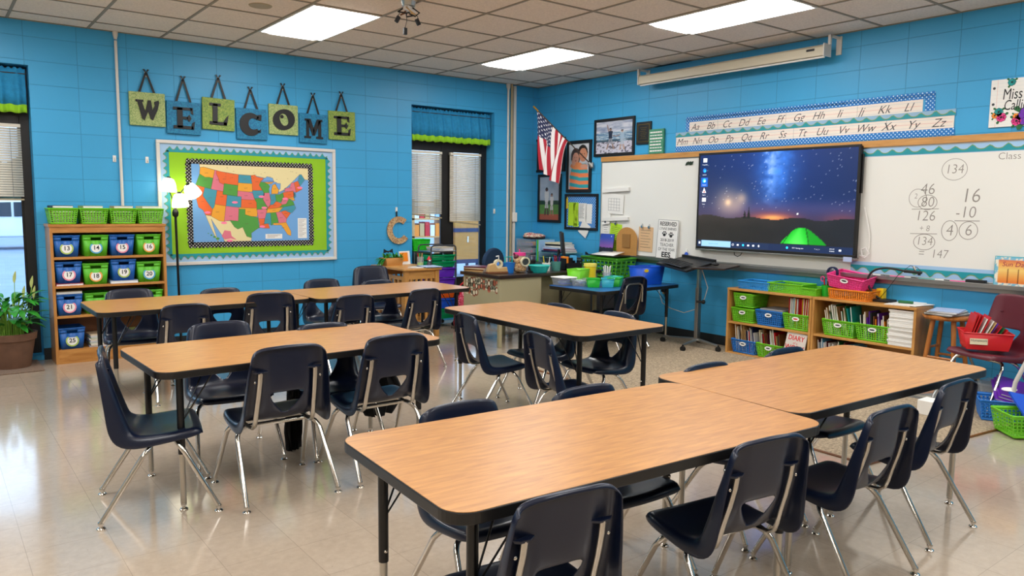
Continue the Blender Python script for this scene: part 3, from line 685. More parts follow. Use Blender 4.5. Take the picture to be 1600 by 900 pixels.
b.build('frame', 'pipe_white', t, bevel=.004)
b = MB(); b.box(-W+.03, W-.03, -.010, 0, -Hh+.03, Hh-.03); b.build('backing_paper', 'lblue', t)
b = MB(); b.box(-.812, .812, -.0115, -.010, -.505, .503); b.build('lime_paper', mat('lime_paper', '#8fc41e', .8, var=.05, vscale=3), t)
b = MB(); e = MB()
for L, x0, z0, dx, dz, nx, nz in ((1.65, -.825, .495, 1, 0, 0, 1), (1.65, -.825, -.497, 1, 0, 0, -1), (1.02, -.805, -.51, 0, 1, -1, 0), (1.02, .805, -.51, 0, 1, 1, 0)):
    wave_border(b, e, L, .022, .036, .068, x0, z0, dx, dz, nx, nz, -.0145, -.0125)
b.build('wavy_border', mat('teal_paper', '#1593a0', .5), t); e.build('wavy_trim', mat('olive_trim', '#7f9a3c', .6), t)
b = MB()
for L, x0, z0, dx, dz, nx, nz in ((1.30, -.65, .388, 1, 0, 0, 1), (1.30, -.65, -.388, 1, 0, 0, -1), (.80, -.605, -.40, 0, 1, -1, 0), (.80, .605, -.40, 0, 1, 1, 0)):
    k = int(L/.04)
    b.poly([(x0+dx*u+nx*v, z0+dz*u+nz*v) for u, v in ((0, -.006), (L, -.006), (L, .036), (0, .036))], -.0150, -.0135)
    for i in range(k):
        u = (i+.5)*L/k; b.disc(x0+dx*u+nx*.036, z0+dz*u+nz*.036, .019, -.0152, -.0135, 12)
b.build('dotted_border', 'black_dots', t)
mp = thing('wall_map', 'coloured map of the states pinned inside the black dotted border', 'map', (-3.822, -.0155, 1.4215))
MPm = ['map_ocean', 'map_land', 'map_o', 'map_y', 'map_g', 'map_p', 'map_t', 'paper', 'map_line', 'map_pink', 'map_hi']
for n_, c in zip(MPm, ['#6fa6dc', '#e6d7a0', '#e8682c', '#eba52e', '#4f9a3e', '#dc7486', '#3f94a8', '#ded8cc', '#6b4a3a', '#d7718c', '#ff7fa8']): mat(n_, c, .6)
b = MB(); b.box(-.602, .602, -.002, 0, -.386, .386); b.build('sheet', 'map_ocean', mp)
def alb(lo, la):
    p1, p2, p0 = R(29.5), R(45.5), R(37.5); n = (math.sin(p1)+math.sin(p2))/2; c = math.cos(p1)**2+2*n*math.sin(p1)
    r = math.sqrt(c-2*n*math.sin(R(la)))/n; r0 = math.sqrt(c-2*n*math.sin(p0))/n; q = n*R(lo+96)
    return (1.585*r*math.sin(q)+.004, 1.585*(r0-r*math.cos(q))-.030)
def clip(pts):
    for ax, lim, sg in ((0, .601, 1), (0, -.601, -1), (1, .385, 1), (1, -.385, -1)):
        out = []
        for i in range(len(pts)):
            p, q = pts[i-1], pts[i]; a, c = sg*p[ax] <= sg*lim, sg*q[ax] <= sg*lim
            if a != c: s = (lim-p[ax])/(q[ax]-p[ax]); out.append((p[0]+s*(q[0]-p[0]), p[1]+s*(q[1]-p[1])))
            if c: out.append(q)
        pts = out
    return pts
def region(pts, m, y=-.003, sub=3):
    p = []
    for i in range(len(pts)):
        (a, c), (d, e_) = pts[i], pts[(i+1) % len(pts)]
        for k in range(sub): s = k/sub; p.append(alb(a+(d-a)*s, c+(e_-c)*s))
    p = clip(p)
    if len(p) > 2: mb_map.m = m; mb_map.poly(p, y, -.002); ln.stroke(p+[p[0]], .0022, y-.0003, y)
mb_map = MB(); ln = MB()
region([(-124.7, 48.4), (-130, 55), (-100, 66), (-60, 62), (-55, 47), (-64, 44), (-67, 45), (-69, 47.4), (-75, 45), (-79, 43.3), (-82.5, 42), (-83, 46), (-89, 48), (-95, 49), (-123, 49)], 1, -.0025)
region([(-117.1, 32.5), (-114.8, 32.5), (-111, 31.3), (-106.5, 31.8), (-103, 29), (-101, 29.8), (-99, 26.5), (-97.2, 25.9), (-97.8, 22), (-106, 20), (-109, 26), (-113, 30), (-114.5, 31.5), (-110, 23), (-113, 27)], 1, -.0025)
ST = [('y', [(-124.7, 48.4), (-122.8, 49), (-117, 49), (-117, 46), (-119, 46), (-121, 45.6), (-124, 46.2)]), ('g', [(-124, 46.2), (-121, 45.6), (-119, 46), (-117, 46), (-117, 42), (-124.4, 42)]),
 ('o', [(-124.4, 42), (-120, 42), (-120, 39), (-114.6, 35), (-114.7, 32.7), (-117.1, 32.5), (-118.5, 34), (-120.6, 34.6), (-122.4, 37.3), (-124, 39.5)]), ('t', [(-120, 42), (-114, 42), (-114, 36.2), (-114.6, 35), (-120, 39)]),
 ('p', [(-117, 49), (-116, 49), (-116, 48), (-114.5, 46.6), (-113.5, 45), (-111.1, 44.5), (-111.1, 42), (-117, 42)]), ('o', [(-116, 49), (-104, 49), (-104, 45), (-111.1, 45), (-111.1, 44.5), (-113.5, 45), (-114.5, 46.6), (-116, 48)]),
 ('g', [(-111.1, 45), (-104, 45), (-104, 41), (-111.1, 41)]), ('o', [(-114, 42), (-111.1, 42), (-111.1, 41), (-109, 41), (-109, 37), (-114, 37)]), ('t', [(-109, 41), (-102, 41), (-102, 37), (-109, 37)]),
 ('y', [(-114, 37), (-109, 37), (-109, 31.3), (-111, 31.3), (-114.8, 32.5), (-114.6, 35), (-114, 36.2)]), ('p', [(-109, 37), (-103, 37), (-103, 32), (-106.6, 32), (-108.2, 31.6), (-109, 31.3)]),
 ('t', [(-104, 49), (-97.2, 49), (-96.6, 46), (-104, 46)]), ('y', [(-104, 46), (-96.6, 46), (-96.5, 43), (-98.5, 42.9), (-104, 43)]), ('p', [(-104, 43), (-98.5, 42.9), (-96.5, 42.5), (-95.8, 41), (-95.3, 40), (-102, 40), (-102, 41), (-104, 41)]),
 ('o', [(-102, 40), (-95.3, 40), (-94.6, 39), (-94.6, 37), (-102, 37)]), ('y', [(-103, 37), (-94.6, 37), (-94.4, 35.4), (-94.5, 33.8), (-97, 33.9), (-100, 34.5), (-100, 36.5), (-103, 36.5)]),
 ('g', [(-103, 36.5), (-100, 36.5), (-100, 34.5), (-97, 33.9), (-94.2, 33.5), (-94, 31), (-93.8, 29.7), (-95.2, 29), (-97.3, 27.7), (-97.2, 25.9), (-99.2, 26.4), (-101, 29.8), (-103, 29), (-104.5, 29.7), (-106.6, 32), (-103, 32)]),
 ('o', [(-97.2, 49), (-95, 49.3), (-94, 48.6), (-90, 48), (-92, 46.7), (-92.8, 45.5), (-91.3, 43.5), (-96.5, 43.5), (-96.6, 46)]), ('t', [(-96.5, 43.5), (-91.3, 43.5), (-90.2, 42), (-91.2, 40.5), (-95.7, 40.6), (-96.4, 42.5)]),
 ('g', [(-95.7, 40.6), (-91.5, 40.5), (-90.5, 38.7), (-89.3, 37), (-89.7, 36), (-90.3, 36.5), (-94.6, 36.5), (-94.6, 39)]), ('p', [(-94.6, 36.5), (-90.3, 36.5), (-89.7, 36), (-91, 33), (-94, 33), (-94.4, 35.4)]),
 ('o', [(-94, 33), (-91.1, 33), (-91.6, 31), (-89.7, 31), (-89.2, 29.2), (-91.5, 29.4), (-93.8, 29.7), (-93.6, 31)]), ('g', [(-92, 46.7), (-90.5, 46.6), (-88, 45.8), (-87.2, 45), (-87.8, 42.5), (-90.6, 42.5), (-91.3, 43.5), (-92.8, 45.5)]),
 ('p', [(-90.6, 42.5), (-87.8, 42.5), (-87.5, 39.5), (-88.1, 37.5), (-89.2, 37), (-90.3, 38.7), (-91.4, 40.3)]), ('y', [(-90, 46.6), (-87.5, 46.5), (-84.5, 46.4), (-86, 45.8), (-88, 45.8)]), ('y', [(-86.7, 42), (-86.3, 43.7), (-85.5, 45.2), (-84, 45.6), (-83.3, 44.3), (-82.6, 43.2), (-83.4, 41.8)]),
 ('t', [(-87.5, 41.7), (-84.8, 41.7), (-84.8, 39.1), (-86.5, 38), (-88, 37.9), (-87.5, 39.5)]), ('g', [(-84.8, 41.7), (-82.5, 41.5), (-80.5, 42), (-80.6, 40.3), (-82.5, 38.5), (-84.8, 39.1)]), ('o', [(-89.2, 37), (-88, 37.9), (-86.5, 38), (-84.8, 39.1), (-82.6, 38.2), (-82, 37.5), (-83.7, 36.6), (-89.3, 36.5)]),
 ('y', [(-89.5, 36.5), (-81.7, 36.6), (-84.2, 35), (-90.2, 35)]), ('t', [(-90.2, 35), (-88.2, 35), (-88.4, 30.3), (-89.7, 31), (-91.6, 31), (-91, 33)]), ('g', [(-88.2, 35), (-85.6, 35), (-85, 31), (-87.5, 31), (-87.9, 30.3), (-88.4, 30.3)]),
 ('p', [(-85.6, 35), (-83.1, 35), (-81, 32), (-81.5, 30.7), (-85, 30.8), (-85, 32.5)]), ('y', [(-87.5, 31), (-85, 30.8), (-81.5, 30.7), (-80.1, 27), (-80.4, 25.2), (-81.8, 26), (-82.8, 28), (-84, 30), (-87.4, 30.3)]),
 ('o', [(-83.1, 35), (-81, 35.2), (-78.6, 33.9), (-81, 32)]), ('t', [(-84.2, 35), (-81.7, 36.6), (-75.9, 36.6), (-75.6, 35.3), (-77.9, 33.9), (-78.6, 33.9), (-81, 35.2), (-83.1, 35)]), ('g', [(-83.7, 36.6), (-82, 37.5), (-80, 37.6), (-78, 39.3), (-76.2, 38), (-75.9, 36.6)]),
 ('p', [(-82.6, 38.2), (-80.6, 40.3), (-79.5, 39.6), (-78, 39.4), (-80, 37.6), (-82, 37.5)]), ('o', [(-80.5, 42), (-75, 42), (-74.7, 40.2), (-75.6, 39.7), (-80.5, 39.7)]), ('y', [(-79.5, 39.7), (-75.6, 39.7), (-75.2, 38.2), (-76.5, 38.5), (-78, 39.4)]),
 ('p', [(-79.8, 42.2), (-79, 43.3), (-76.3, 43.6), (-75, 45), (-73.4, 45), (-73.5, 41), (-75, 41.8)]), ('o', [(-73.4, 45), (-71, 45.2), (-70.7, 43), (-70, 41.7), (-73.6, 41.1)]), ('t', [(-71, 45.2), (-70, 46.5), (-69.1, 47.4), (-68, 47.2), (-67, 44.9), (-70.6, 43.1)]), ('t', [(-75.2, 41.3), (-74, 41), (-74.2, 39.5), (-75.4, 39.2)])]
mk = {'o': 2, 'y': 3, 'g': 4, 'p': 5, 't': 6}
for c, p in ST: region(p, mk[c])
mb_map.m = 0
for p in ([(-92, 46.8), (-88, 48.6), (-85, 47.9), (-84.5, 46.6), (-88, 47.0)], [(-87.8, 42), (-87.7, 44), (-86.5, 45.6), (-85.7, 45), (-86.5, 43.5), (-86.8, 41.8)], [(-84, 45.9), (-81, 45.5), (-81.7, 43.4), (-82.5, 43.2), (-83.3, 44.4)], [(-83.2, 41.7), (-79, 42.8), (-81, 42.7), (-83, 42.2)], [(-79.5, 43.4), (-76.5, 44), (-76.5, 43.5)]): region(p, 0, -.0036)
mb_map.m = 5; mb_map.poly([(-.33, -.33), (-.30, -.27), (-.24, -.28), (-.23, -.33), (-.18, -.37), (-.24, -.355), (-.30, -.365)], -.0032, -.002)
mb_map.m = 4; [mb_map.disc(-.46+.03*k, -.30-.018*k, .007+.004*k, -.0032, -.002, 8, .004+.003*k) for k in range(4)]
mb_map.m = 7; mb_map.poly([(.12, -.365), (.30, -.365), (.30, -.315), (.12, -.315)], -.0034, -.002); mb_map.poly([(.475, -.365), (.575, -.365), (.575, -.15), (.475, -.15)], -.0034, -.002)
mb_map.m = 10
for lo, la in ((-92, 41.2), (-105, 38.7), (-91, 37), (-92.5, 30), (-116.5, 33.5), (-80, 39.6), (-71, 42.5), (-109, 30.8), (-106, 24.5)): x, z = alb(lo, la); mb_map.disc(x, z, .030, -.0042, -.003, 14, .012)
o = mb_map.build('map_print', MPm, mp)
for i in range(12): ln.stroke([(.485, -.165-.016*i), (.565-.02*(i % 3), -.165-.016*i)], .003, -.0037, -.0034)
for i in range(3): ln.stroke([(.14, -.326-.012*i), (.28-.03*i, -.326-.012*i)], .003, -.0037, -.0034)
for c, p in ST[:]:
    cx = sum(q[0] for q in p)/len(p); cy = sum(q[1] for q in p)/len(p); x, z = alb(cx, cy); ln.stroke([(x-.016, z), (x+.016, z+.002)], .0028, -.0036, -.0033)
for i in range(26):
    x, z = -.28+rnd.random()*.78, .25+rnd.random()*.12
    if z > .20+.12*abs(x): ln.stroke([(x, z), (x+.012, z)], .0022, -.0032, -.003)
ln.build('map_lettering', 'map_line', mp)

# ---- tall bookcase with numbered bins
bx, by = -5.222, -.31
t = thing('bookcase', 'tall four-shelf oak bookcase against the back wall under the green baskets', 'bookcase', (bx, -.01, 0))
hw = .467
for s in (-1, 1): b = MB(); b.box(min(s*hw, s*(hw-.024)), max(s*hw, s*(hw-.024)), -.30, 0, 0, 1.205); b.build('side_panel', 'oak_v', t, bevel=.002)
b = MB(); b.box(-hw-.008, hw+.008, -.305, 0, 1.205, 1.228); b.build('top', 'oak', t, bevel=.003)
b = MB(); b.box(-hw+.024, hw-.024, -.012, 0, .1, 1.2); b.build('back_panel', 'brown', t)
b = MB(); b.box(-hw+.024, hw-.024, -.298, -.28, 1.155, 1.205); b.build('top_rail', 'oak', t)
b = MB(); b.box(-hw+.024, hw-.024, -.298, -.28, .0, .115); b.build('kick_board', 'oak', t)
SZ = [.942, .69, .425, .125]
for z in SZ: b = MB(); b.box(-hw+.024, hw-.024, -.296, -.012, z-.022, z); b.build('shelf', 'oak', t, bevel=.002)

_bin = {}
def frustum(b, w0, d0, w1, d1, z0, z1, inset=0):
    """open tapered tub walls and floor (outer skin), y from -d/2 to d/2"""
    vs = [(sx*w0/2, sy*d0/2, z0) for sx, sy in ((-1, -1), (1, -1), (1, 1), (-1, 1))]+[(sx*w1/2, sy*d1/2, z1) for sx, sy in ((-1, -1), (1, -1), (1, 1), (-1, 1))]
    return b.add(vs, [(3, 2, 1, 0)]+[(i, (i+1) % 4, 4+(i+1) % 4, 4+i) for i in range(4)])
def num_bin(x, z, num, color, ring, label, tilt=0):
    t = thing('storage_bin', label, 'bin', (bx+x, -.175, z+.001), tilt, 'numbered bins in the tall bookcase')
    b = MB(); w0, w1, d0, d1, h = .165, .205, .22, .245, .185
    # front wall with a slot handle
    def P(u, v): k = v; return (u*(w0+(w1-w0)*k)/2, -(d0+(d1-d0)*k)/2, h*k)
    us = [-1, -.42, .42, 1]; vs_ = [0, .76, .90, 1]
    for i in range(3):
        for j in range(3):
            if i == 1 and j == 1: continue
            b.add([P(us[i], vs_[j]), P(us[i+1], vs_[j]), P(us[i+1], vs_[j+1]), P(us[i], vs_[j+1])], [(0, 1, 2, 3)])
    vs = [(sx*w0/2, sy*d0/2, 0) for sx, sy in ((-1, -1), (1, -1), (1, 1), (-1, 1))]+[(sx*w1/2, sy*d1/2, h) for sx, sy in ((-1, -1), (1, -1), (1, 1), (-1, 1))]
    b.add(vs, [(3, 2, 1, 0), (1, 2, 6, 5), (2, 3, 7, 6), (3, 0, 4, 7)]); b.build('tub', color, t, solid=.003)
    b = MB(); b.tube([(-w1/2, -d1/2, h), (w1/2, -d1/2, h), (w1/2, d1/2, h), (-w1/2, d1/2, h), (-w1/2, -d1/2, h)], .004, 6); b.build('rim', color, t)
    y = -(d0+(d1-d0)*.42)/2-.0025; a = math.atan2((d1-d0)/2, h)
    lb = MB(); lb.disc(0, 0, .052, -.0012, 0, 28); lo = lb.build('number_label', 'paper', t, loc=(0, y, h*.40), rot=(-a, 0, 0))
    b = MB(); b.ring(0, 0, .046, .011, -.0018, -.001, 28)
    for k in range(16): q = 2*math.pi*k/16; b.disc(.0455*math.cos(q), .0455*math.sin(q), .0065, -.0020, -.001, 8)
    b.build('label_ring', ring, lo)
    b = MB(); b.text(str(num), 0, 0, .052, -.0022, bold=.018); b.build('label_number', 'black', lo)
    return t
mat('ring_green', '#a9c25a', .6); mat('ring_pink', '#e58aa0', .6); mat('ring_blue', '#4aa3cc', .6); mat('ring_orange', '#e8a040', .6)
BX = [-.337, -.117, .103, .322]
rows = [(0, [(13, 'bin_blue', 'ring_green'), (14, 'bin_green', 'ring_blue'), (15, 'bin_blue', 'ring_pink'), (16, 'bin_green', 'ring_orange')]), (1, [(17, 'bin_blue', 'ring_pink'), (18, 'bin_green', 'ring_orange'), (19, 'bin_blue', 'ring_green'), (20, 'bin_green', 'ring_blue')]), (2, [(21, 'bin_blue', 'ring_pink'), (22, 'bin_green', 'ring_green'), None, (24, 'bin_green', 'ring_orange')]), (3, [(25, 'bin_blue', 'ring_green')])]
rn = ['top', 'second', 'third', 'bottom']
lift = {17: .02, 19: .026}
for r, L in rows:
    for i, e in enumerate(L):
        if e: num_bin(BX[i], SZ[r]+lift.get(e[0], 0), e[0], e[1], e[2], '%s bin with round label %d on the %s shelf of the tall bookcase' % ('blue' if 'blue' in e[1] else 'green', e[0], rn[r]), [.03, -.05, .02, -.03][i]*(1 if r % 2 else -1))
def book(name, w, d, h, cover, label, cat, loc, rz=0, group=None, pages=True, rot=None):
    """closed book lying flat: w along x, d along y, h thick"""
    b = MB(); b.m = 0; b.box(-w/2, w/2, -d/2, d/2, 0, .0015); b.box(-w/2, w/2, -d/2, d/2, h-.0015, h); b.box(-w/2, -w/2+.002, -d/2, d/2, 0, h)
    b.m = 1; b.box(-w/2+.002, w/2-.003, -d/2+.003, d/2-.003, .0015, h-.0015)
    o = b.build(name, [cover, 'paper'], loc=loc, rot=rot or (0, 0, rz)); return tag(o, label, cat, group)
book('book', .21, .26, .018, 'pat_pink', 'red patterned workbook lying under the leftmost bin on the second shelf', 'book', (bx-.33, -.175, SZ[1]))
book('book', .23, .26, .024, 'lav', 'pale lilac workbook lying under the third bin on the second shelf', 'book', (bx+.105, -.175, SZ[1]))
book('book', .20, .22, .02, 'cream', 'pale folder sticking up from the blue bin 21', 'folder', (bx-.335, -.17, SZ[2]+.19))
for i, (x, n_) in enumerate(((-.10, 20), (.13, 22), (.33, 21))):
    for k in range(n_//2):
        book('magazine', .19, .24, .0105, ['lav', 'beige', 'paper', 'pat_green'][(k+i) % 4], ['thin magazine in the left stack', 'thin magazine in the middle stack', 'thin magazine in the right stack'][i]+' on the bottom shelf of the tall bookcase', 'magazine', (bx+x+rnd.uniform(-.004, .004), -.17, SZ[3]+.0108*k), rnd.uniform(-.05, .05), 'stacked magazines on the bottom bookcase shelf')
for k in range(12): book('magazine', .20, .24, .0135, ['lav', 'beige', 'paper', 'burgundy'][k % 4], 'thin magazine stacked on the third shelf of the tall bookcase between green bins', 'magazine', (bx+.10, -.17, SZ[2]+.0138*k), rnd.uniform(-.04, .04), 'stacked magazines on the third bookcase shelf')

# ---- perforated plastic baskets
def basket(label, w, d, h, color, loc, rz=0, nx=9, nz=6, taper=.86, plate=True, group=None, plate_m='white', hole=.3, rot=None, platez=.72, platec='dgrey'):
    t = thing('plastic_basket', label, 'basket', loc, rz, group)
    if rot: t.rotation_euler = rot
    w0, d0 = w*taper, d*taper; b = MB()
    def face(A, B, C, D, n, m):
        A, B, C, D = map(Vector, (A, B, C, D))
        Q = lambda u, v: (A+(B-A)*u)*(1-v)+(D+(C-D)*u)*v
        z0, z1 = .10, .88
        b.add([Q(0, 0), Q(1, 0), Q(1, z0), Q(0, z0)], [(0, 1, 2, 3)]); b.add([Q(0, z1), Q(1, z1), Q(1, 1), Q(0, 1)], [(0, 1, 2, 3)])
        for i in range(n):
            for j in range(m):
                u0, u1 = i/n, (i+1)/n; v0, v1 = z0+(z1-z0)*j/m, z0+(z1-z0)*(j+1)/m
                e = (1-2*hole)/2; a0, a1 = u0+(u1-u0)*e, u1-(u1-u0)*e; c0, c1 = v0+(v1-v0)*e, v1-(v1-v0)*e
                b.add([Q(u0, v0), Q(u1, v0), Q(u1, v1), Q(u0, v1), Q(a0, c0), Q(a1, c0), Q(a1, c1), Q(a0, c1)], [(0, 1, 5, 4), (1, 2, 6, 5), (2, 3, 7, 6), (3, 0, 4, 7)])
    c0 = [(-w0/2, -d0/2, 0), (w0/2, -d0/2, 0), (w0/2, d0/2, 0), (-w0/2, d0/2, 0)]; c1 = [(-w/2, -d/2, h), (w/2, -d/2, h), (w/2, d/2, h), (-w/2, d/2, h)]
    nd = max(3, int(nx*d/w))
    for i in range(4): face(c0[i], c0[(i+1) % 4], c1[(i+1) % 4], c1[i], nx if i % 2 == 0 else nd, nz)
    b.add(c0, [(3, 2, 1, 0)])
    b.build('mesh_body', color, t, solid=.0025)
    b = MB(); e = .012; P = [(-w/2-.002, -d/2+e), (-w/2+e, -d/2-.002), (w/2-e, -d/2-.002), (w/2+.002, -d/2+e), (w/2+.002, d/2-e), (w/2-e, d/2+.002), (-w/2+e, d/2+.002), (-w/2-.002, d/2-e)]
    b.tube([(x, y, h) for x, y in P+P[:2]], .005, 6, cap=False); b.build('rim', color, t)
    if plate:
        y = -(d0+(d-d0)*platez)/2-.003; a = math.atan2((d-d0)/2, h)
        b = MB(); b.ring(0, 0, .030, .012, -.004, 0, 20, .013); po = b.build('handle_plate', plate_m, t, loc=(0, y, h*platez), rot=(-a, 0, 0))
        b = MB(); b.disc(0, 0, .026, -.002, 0, 16, .010); b.build('handle_slot', platec, po)
    return t
for i, x in enumerate((-5.572, -5.333, -5.097, -4.868)):
    basket('lime basket of books on top of the tall bookcase, ' + ['leftmost', 'second from left', 'third from left', 'rightmost'][i], .225, .26, .135, 'lime', (x, -.165, 1.229), 0, 9, 6, .84, False, 'lime baskets on top of the tall bookcase')
    for k in range(7):
        book('book', .16, .20, .0205, ['black', 'pat_green', 'tan', 'cream', 'card_brown', 'dgrey'][(k+i) % 6], 'book stacked in the lime basket %s on the tall bookcase' % ['leftmost', 'second from left', 'third from left', 'rightmost'][i], 'book', (x+rnd.uniform(-.01, .01), -.165, 1.235+.0225*k), rnd.uniform(-.1, .1), 'books in the baskets on the tall bookcase')

# ---- floor lamp with three glass shades
t = thing('floor_lamp', 'black floor lamp with three glowing frosted shades beside the tall bookcase', 'lamp', (-4.612, -.16, 0))
b = MB(); b.lathe([(0, .02), (.05, .02), (.115, .012), (.12, 0), (0, 0)][::-1], seg=28); b.build('base', 'black_metal', t)
b = MB(); b.tube([(0, 0, .015), (-.01, 0, 1.30)], .0115, 12); b.build('pole', 'black_metal', t)
b = MB(); b.lathe([(.012, 1.285), (.026, 1.30), (.03, 1.33), (.02, 1.36), (.008, 1.37)], (-.01, 0, 0), 16); b.build('hub', 'black_metal', t)
shade_p = [(.018, 0), (.045, -.012), (.062, -.05), (.072, -.10), (.074, -.125)]
for i, (pts, tip, rot) in enumerate((([(-.012, 0, 1.35), (-.03, 0, 1.45), (-.055, 0, 1.53)], (-.062, -.01, 1.655), (.0, .08, 0)), ([(-.004, 0, 1.35), (.005, 0, 1.43), (.035, .03, 1.50), (.10, .05, 1.575)], (.125, .04, 1.60), (.25, -.55, 0)), ([(-.01, -.01, 1.35), (-.004, -.03, 1.42), (.015, -.03, 1.50)], (.02, -.04, 1.512), (.1, -.1, 0)))):
    b = MB(); b.tube(pts, .005, 8); a = b.build('arm', 'black_metal', t)
    lamp = MB(); lamp.lathe(shade_p, seg=20); sh = lamp.build('shade', 'lamp_glass', t, solid=.003, loc=tip, rot=rot)
    b = MB(); b.lathe([(.0, .018), (.016, .016), (.022, .0), (.024, -.012)], seg=14); b.build('socket', 'black_metal', sh)

# ---- letter C made of patterned paper
t = onback('letter_decoration', 'large patterned letter C hanging from a black ribbon over the maple table', 'wall decoration', -2.112, 1.128)
b = MB(); n = 30; a0, a1 = R(48), R(322)
for q in range(n):
    p, r = a0+(a1-a0)*q/n, a0+(a1-a0)*(q+1)/n
    b.poly([((.120+w_)*math.cos(a), (.128+w_)*math.sin(a)) for a, w_ in ((p, -.034), (p, .034), (r, .034), (r, -.034))], -.022, -.006)
b.build('letter', 'pat_letter', t)
b = MB(); b.box(-.033, -.017, -.012, -.008, .15, .225); b.build('ribbon', 'black', t); b = MB(); b.box(-.037, -.013, -.012, 0, .215, .27); b.build('hook', 'white', t, bevel=.002)

# ---- floor mat and potted peace lily
b = MB(); b.box(-7.0, -5.80, -.53, -.01, 0, .012); tag(b.build('doormat', 'doormat', bevel=.004), 'brown floor mat under the potted plant at the left edge', 'mat')
t = thing('potted_plant', 'peace lily in a brown clay pot on the mat under the left window', 'plant', (-6.005, -.24, .012))
b = MB(); b.lathe([(.0, 0), (.135, 0), (.175, .235), (.188, .238), (.196, .295), (.180, .298), (.172, .26), (.0, .255)], seg=32); b.build('pot', 'terracotta', t)
b = MB(); b.lathe([(0, .262), (.172, .262)], seg=24); b.build('soil', 'soil', t)
def leaf(b, base, tip, wid, bend, seg=7):
    base, tip = Vector(base), Vector(tip); d = tip-base; side = d.cross(Vector((0, 0, 1)))
    if side.length < 1e-3: side = Vector((1, 0, 0))
    side.normalize(); up = side.cross(d).normalized(); vs = []
    for i in range(seg+1):
        s = i/seg; c = base+d*s+Vector((0, 0, 1))*bend*math.sin(math.pi*s*.9); w_ = wid*math.sin(math.pi*min(1, s*.92+.04))**.8*(1-.3*s)
        vs += [tuple(c-side*w_+up*w_*.25), tuple(c), tuple(c+side*w_+up*w_*.25)]
    b.add(vs, [(3*i+k, 3*i+k+1, 3*i+k+4, 3*i+k+3) for i in range(seg) for k in range(2)], True)
lr = random.Random(3); b = MB(); st = MB()
for k in range(105):
    a = lr.uniform(0, 2*math.pi); r0 = lr.uniform(.02, .10); ln_ = lr.uniform(.10, .19); h0 = lr.uniform(.33, .60); rr = lr.uniform(.06, .16)
    p0 = (r0*math.cos(a), r0*math.sin(a)*.8, .262); p1 = (rr*math.cos(a), max(-.2, rr*math.sin(a)), h0)
    if p1[1] > .2: p1 = (p1[0], .2, h0)
    st.tube([p0, ((p0[0]+p1[0])/2*.9, (p0[1]+p1[1])/2*.9, (p0[2]+h0)/2+.03), p1], .0028, 5)
    q = (p1[0]+ln_*math.cos(a)*1.0, min(.20, p1[1]+ln_*math.sin(a)), h0+lr.uniform(-.09, .06)); leaf(b, p1, q, lr.uniform(.028, .046), .02)
b.build('leaves', 'leaf', t); st.build('stems', 'leaf_light', t)
for x, y, h_ in ((.04, -.1, .77), (.165, -.05, .72), (.10, -.08, .64), (.18, -.02, .63), (-.10, -.08, .70)):
    s_ = MB(); s_.tube([(x*.4, y*.4, .262), (x*.8, y*.8, h_*.6), (x, y, h_-.04)], .003, 6); so = s_.build('flower_stem', 'leaf_light', t)
    f = MB(); leaf(f, (x, y, h_-.045), (x+.012, y-.01, h_+.06), .026, .0); f.build('flower', 'spathe', so)

# ================================================================ RIGHT WALL
def lerp(a, c, t_): return tuple(p+(q-p)*t_ for p, q in zip(a, c))
def hx(s): return tuple(int(s[i:i+2], 16)/255 for i in (1, 3, 5))
def vnoise(x, y, s=0):
    def h(i, j): 
        n = math.sin(i*127.1+j*311.7+s*74.7)*43758.5453; return n-math.floor(n)
    i, j = math.floor(x), math.floor(y); u, v = x-i, y-j; u = u*u*(3-2*u); v = v*v*(3-2*v)
    return (h(i, j)*(1-u)+h(i+1, j)*u)*(1-v)+(h(i, j+1)*(1-u)+h(i+1, j+1)*u)*v
def fbm(x, y, s=0): return sum(vnoise(x*2**k, y*2**k, s+k)/2**(k+1) for k in range(5))
def framed(name, label, y, z, w, h, fn, fw=.035, nx=60, ny=50, dep=.022, fm='black', mat_w=0, group='framed pictures in the room corner', tilt=0):
    t = onright(name, label, 'picture', y, z, group=group); t.rotation_euler = (0, 0, RW)
    b = MB()
    for a in ((-w/2, w/2, h/2-fw, h/2), (-w/2, w/2, -h/2, -h/2+fw), (-w/2, -w/2+fw, -h/2+fw, h/2-fw), (w/2-fw, w/2, -h/2+fw, h/2-fw)): b.box(a[0], a[1], -dep, -.001, a[2], a[3])
    b.build('frame', fm, t, bevel=.003)
    b = MB(); b.box(-w/2+fw*.8, w/2-fw*.8, -.008, -.001, -h/2+fw*.8, h/2-fw*.8); b.build('backing', 'dgrey', t)
    if fn: picture('photograph', w-2*fw, h-2*fw, nx, ny, fn, t, y=-.010)
    return t
def figure(u, v, cx, base, ht, shirt, legs, skin, asp=1.0, arms=0, spread=.3):
    """colour of a small standing figure at (u, v) or None"""
    x = (u-cx)*asp/ht; y = (v-base)/ht
    if y < 0 or y > 1.15: return None
    if (x*x+(y-.92)**2) < .0055: return skin if y < .94 else (.12, .09, .08)
    if .5 < y < .84 and abs(x) < .11+.03*(y-.5): return shirt
    if y <= .5 and abs(abs(x)-.03-(.5-y)*spread) < .042: return legs if y > .25 else skin
    if arms and .62 < y < 1.15 and abs(x+.10+(y-.8)*.28) < .03 and y > .78: return skin
    return None
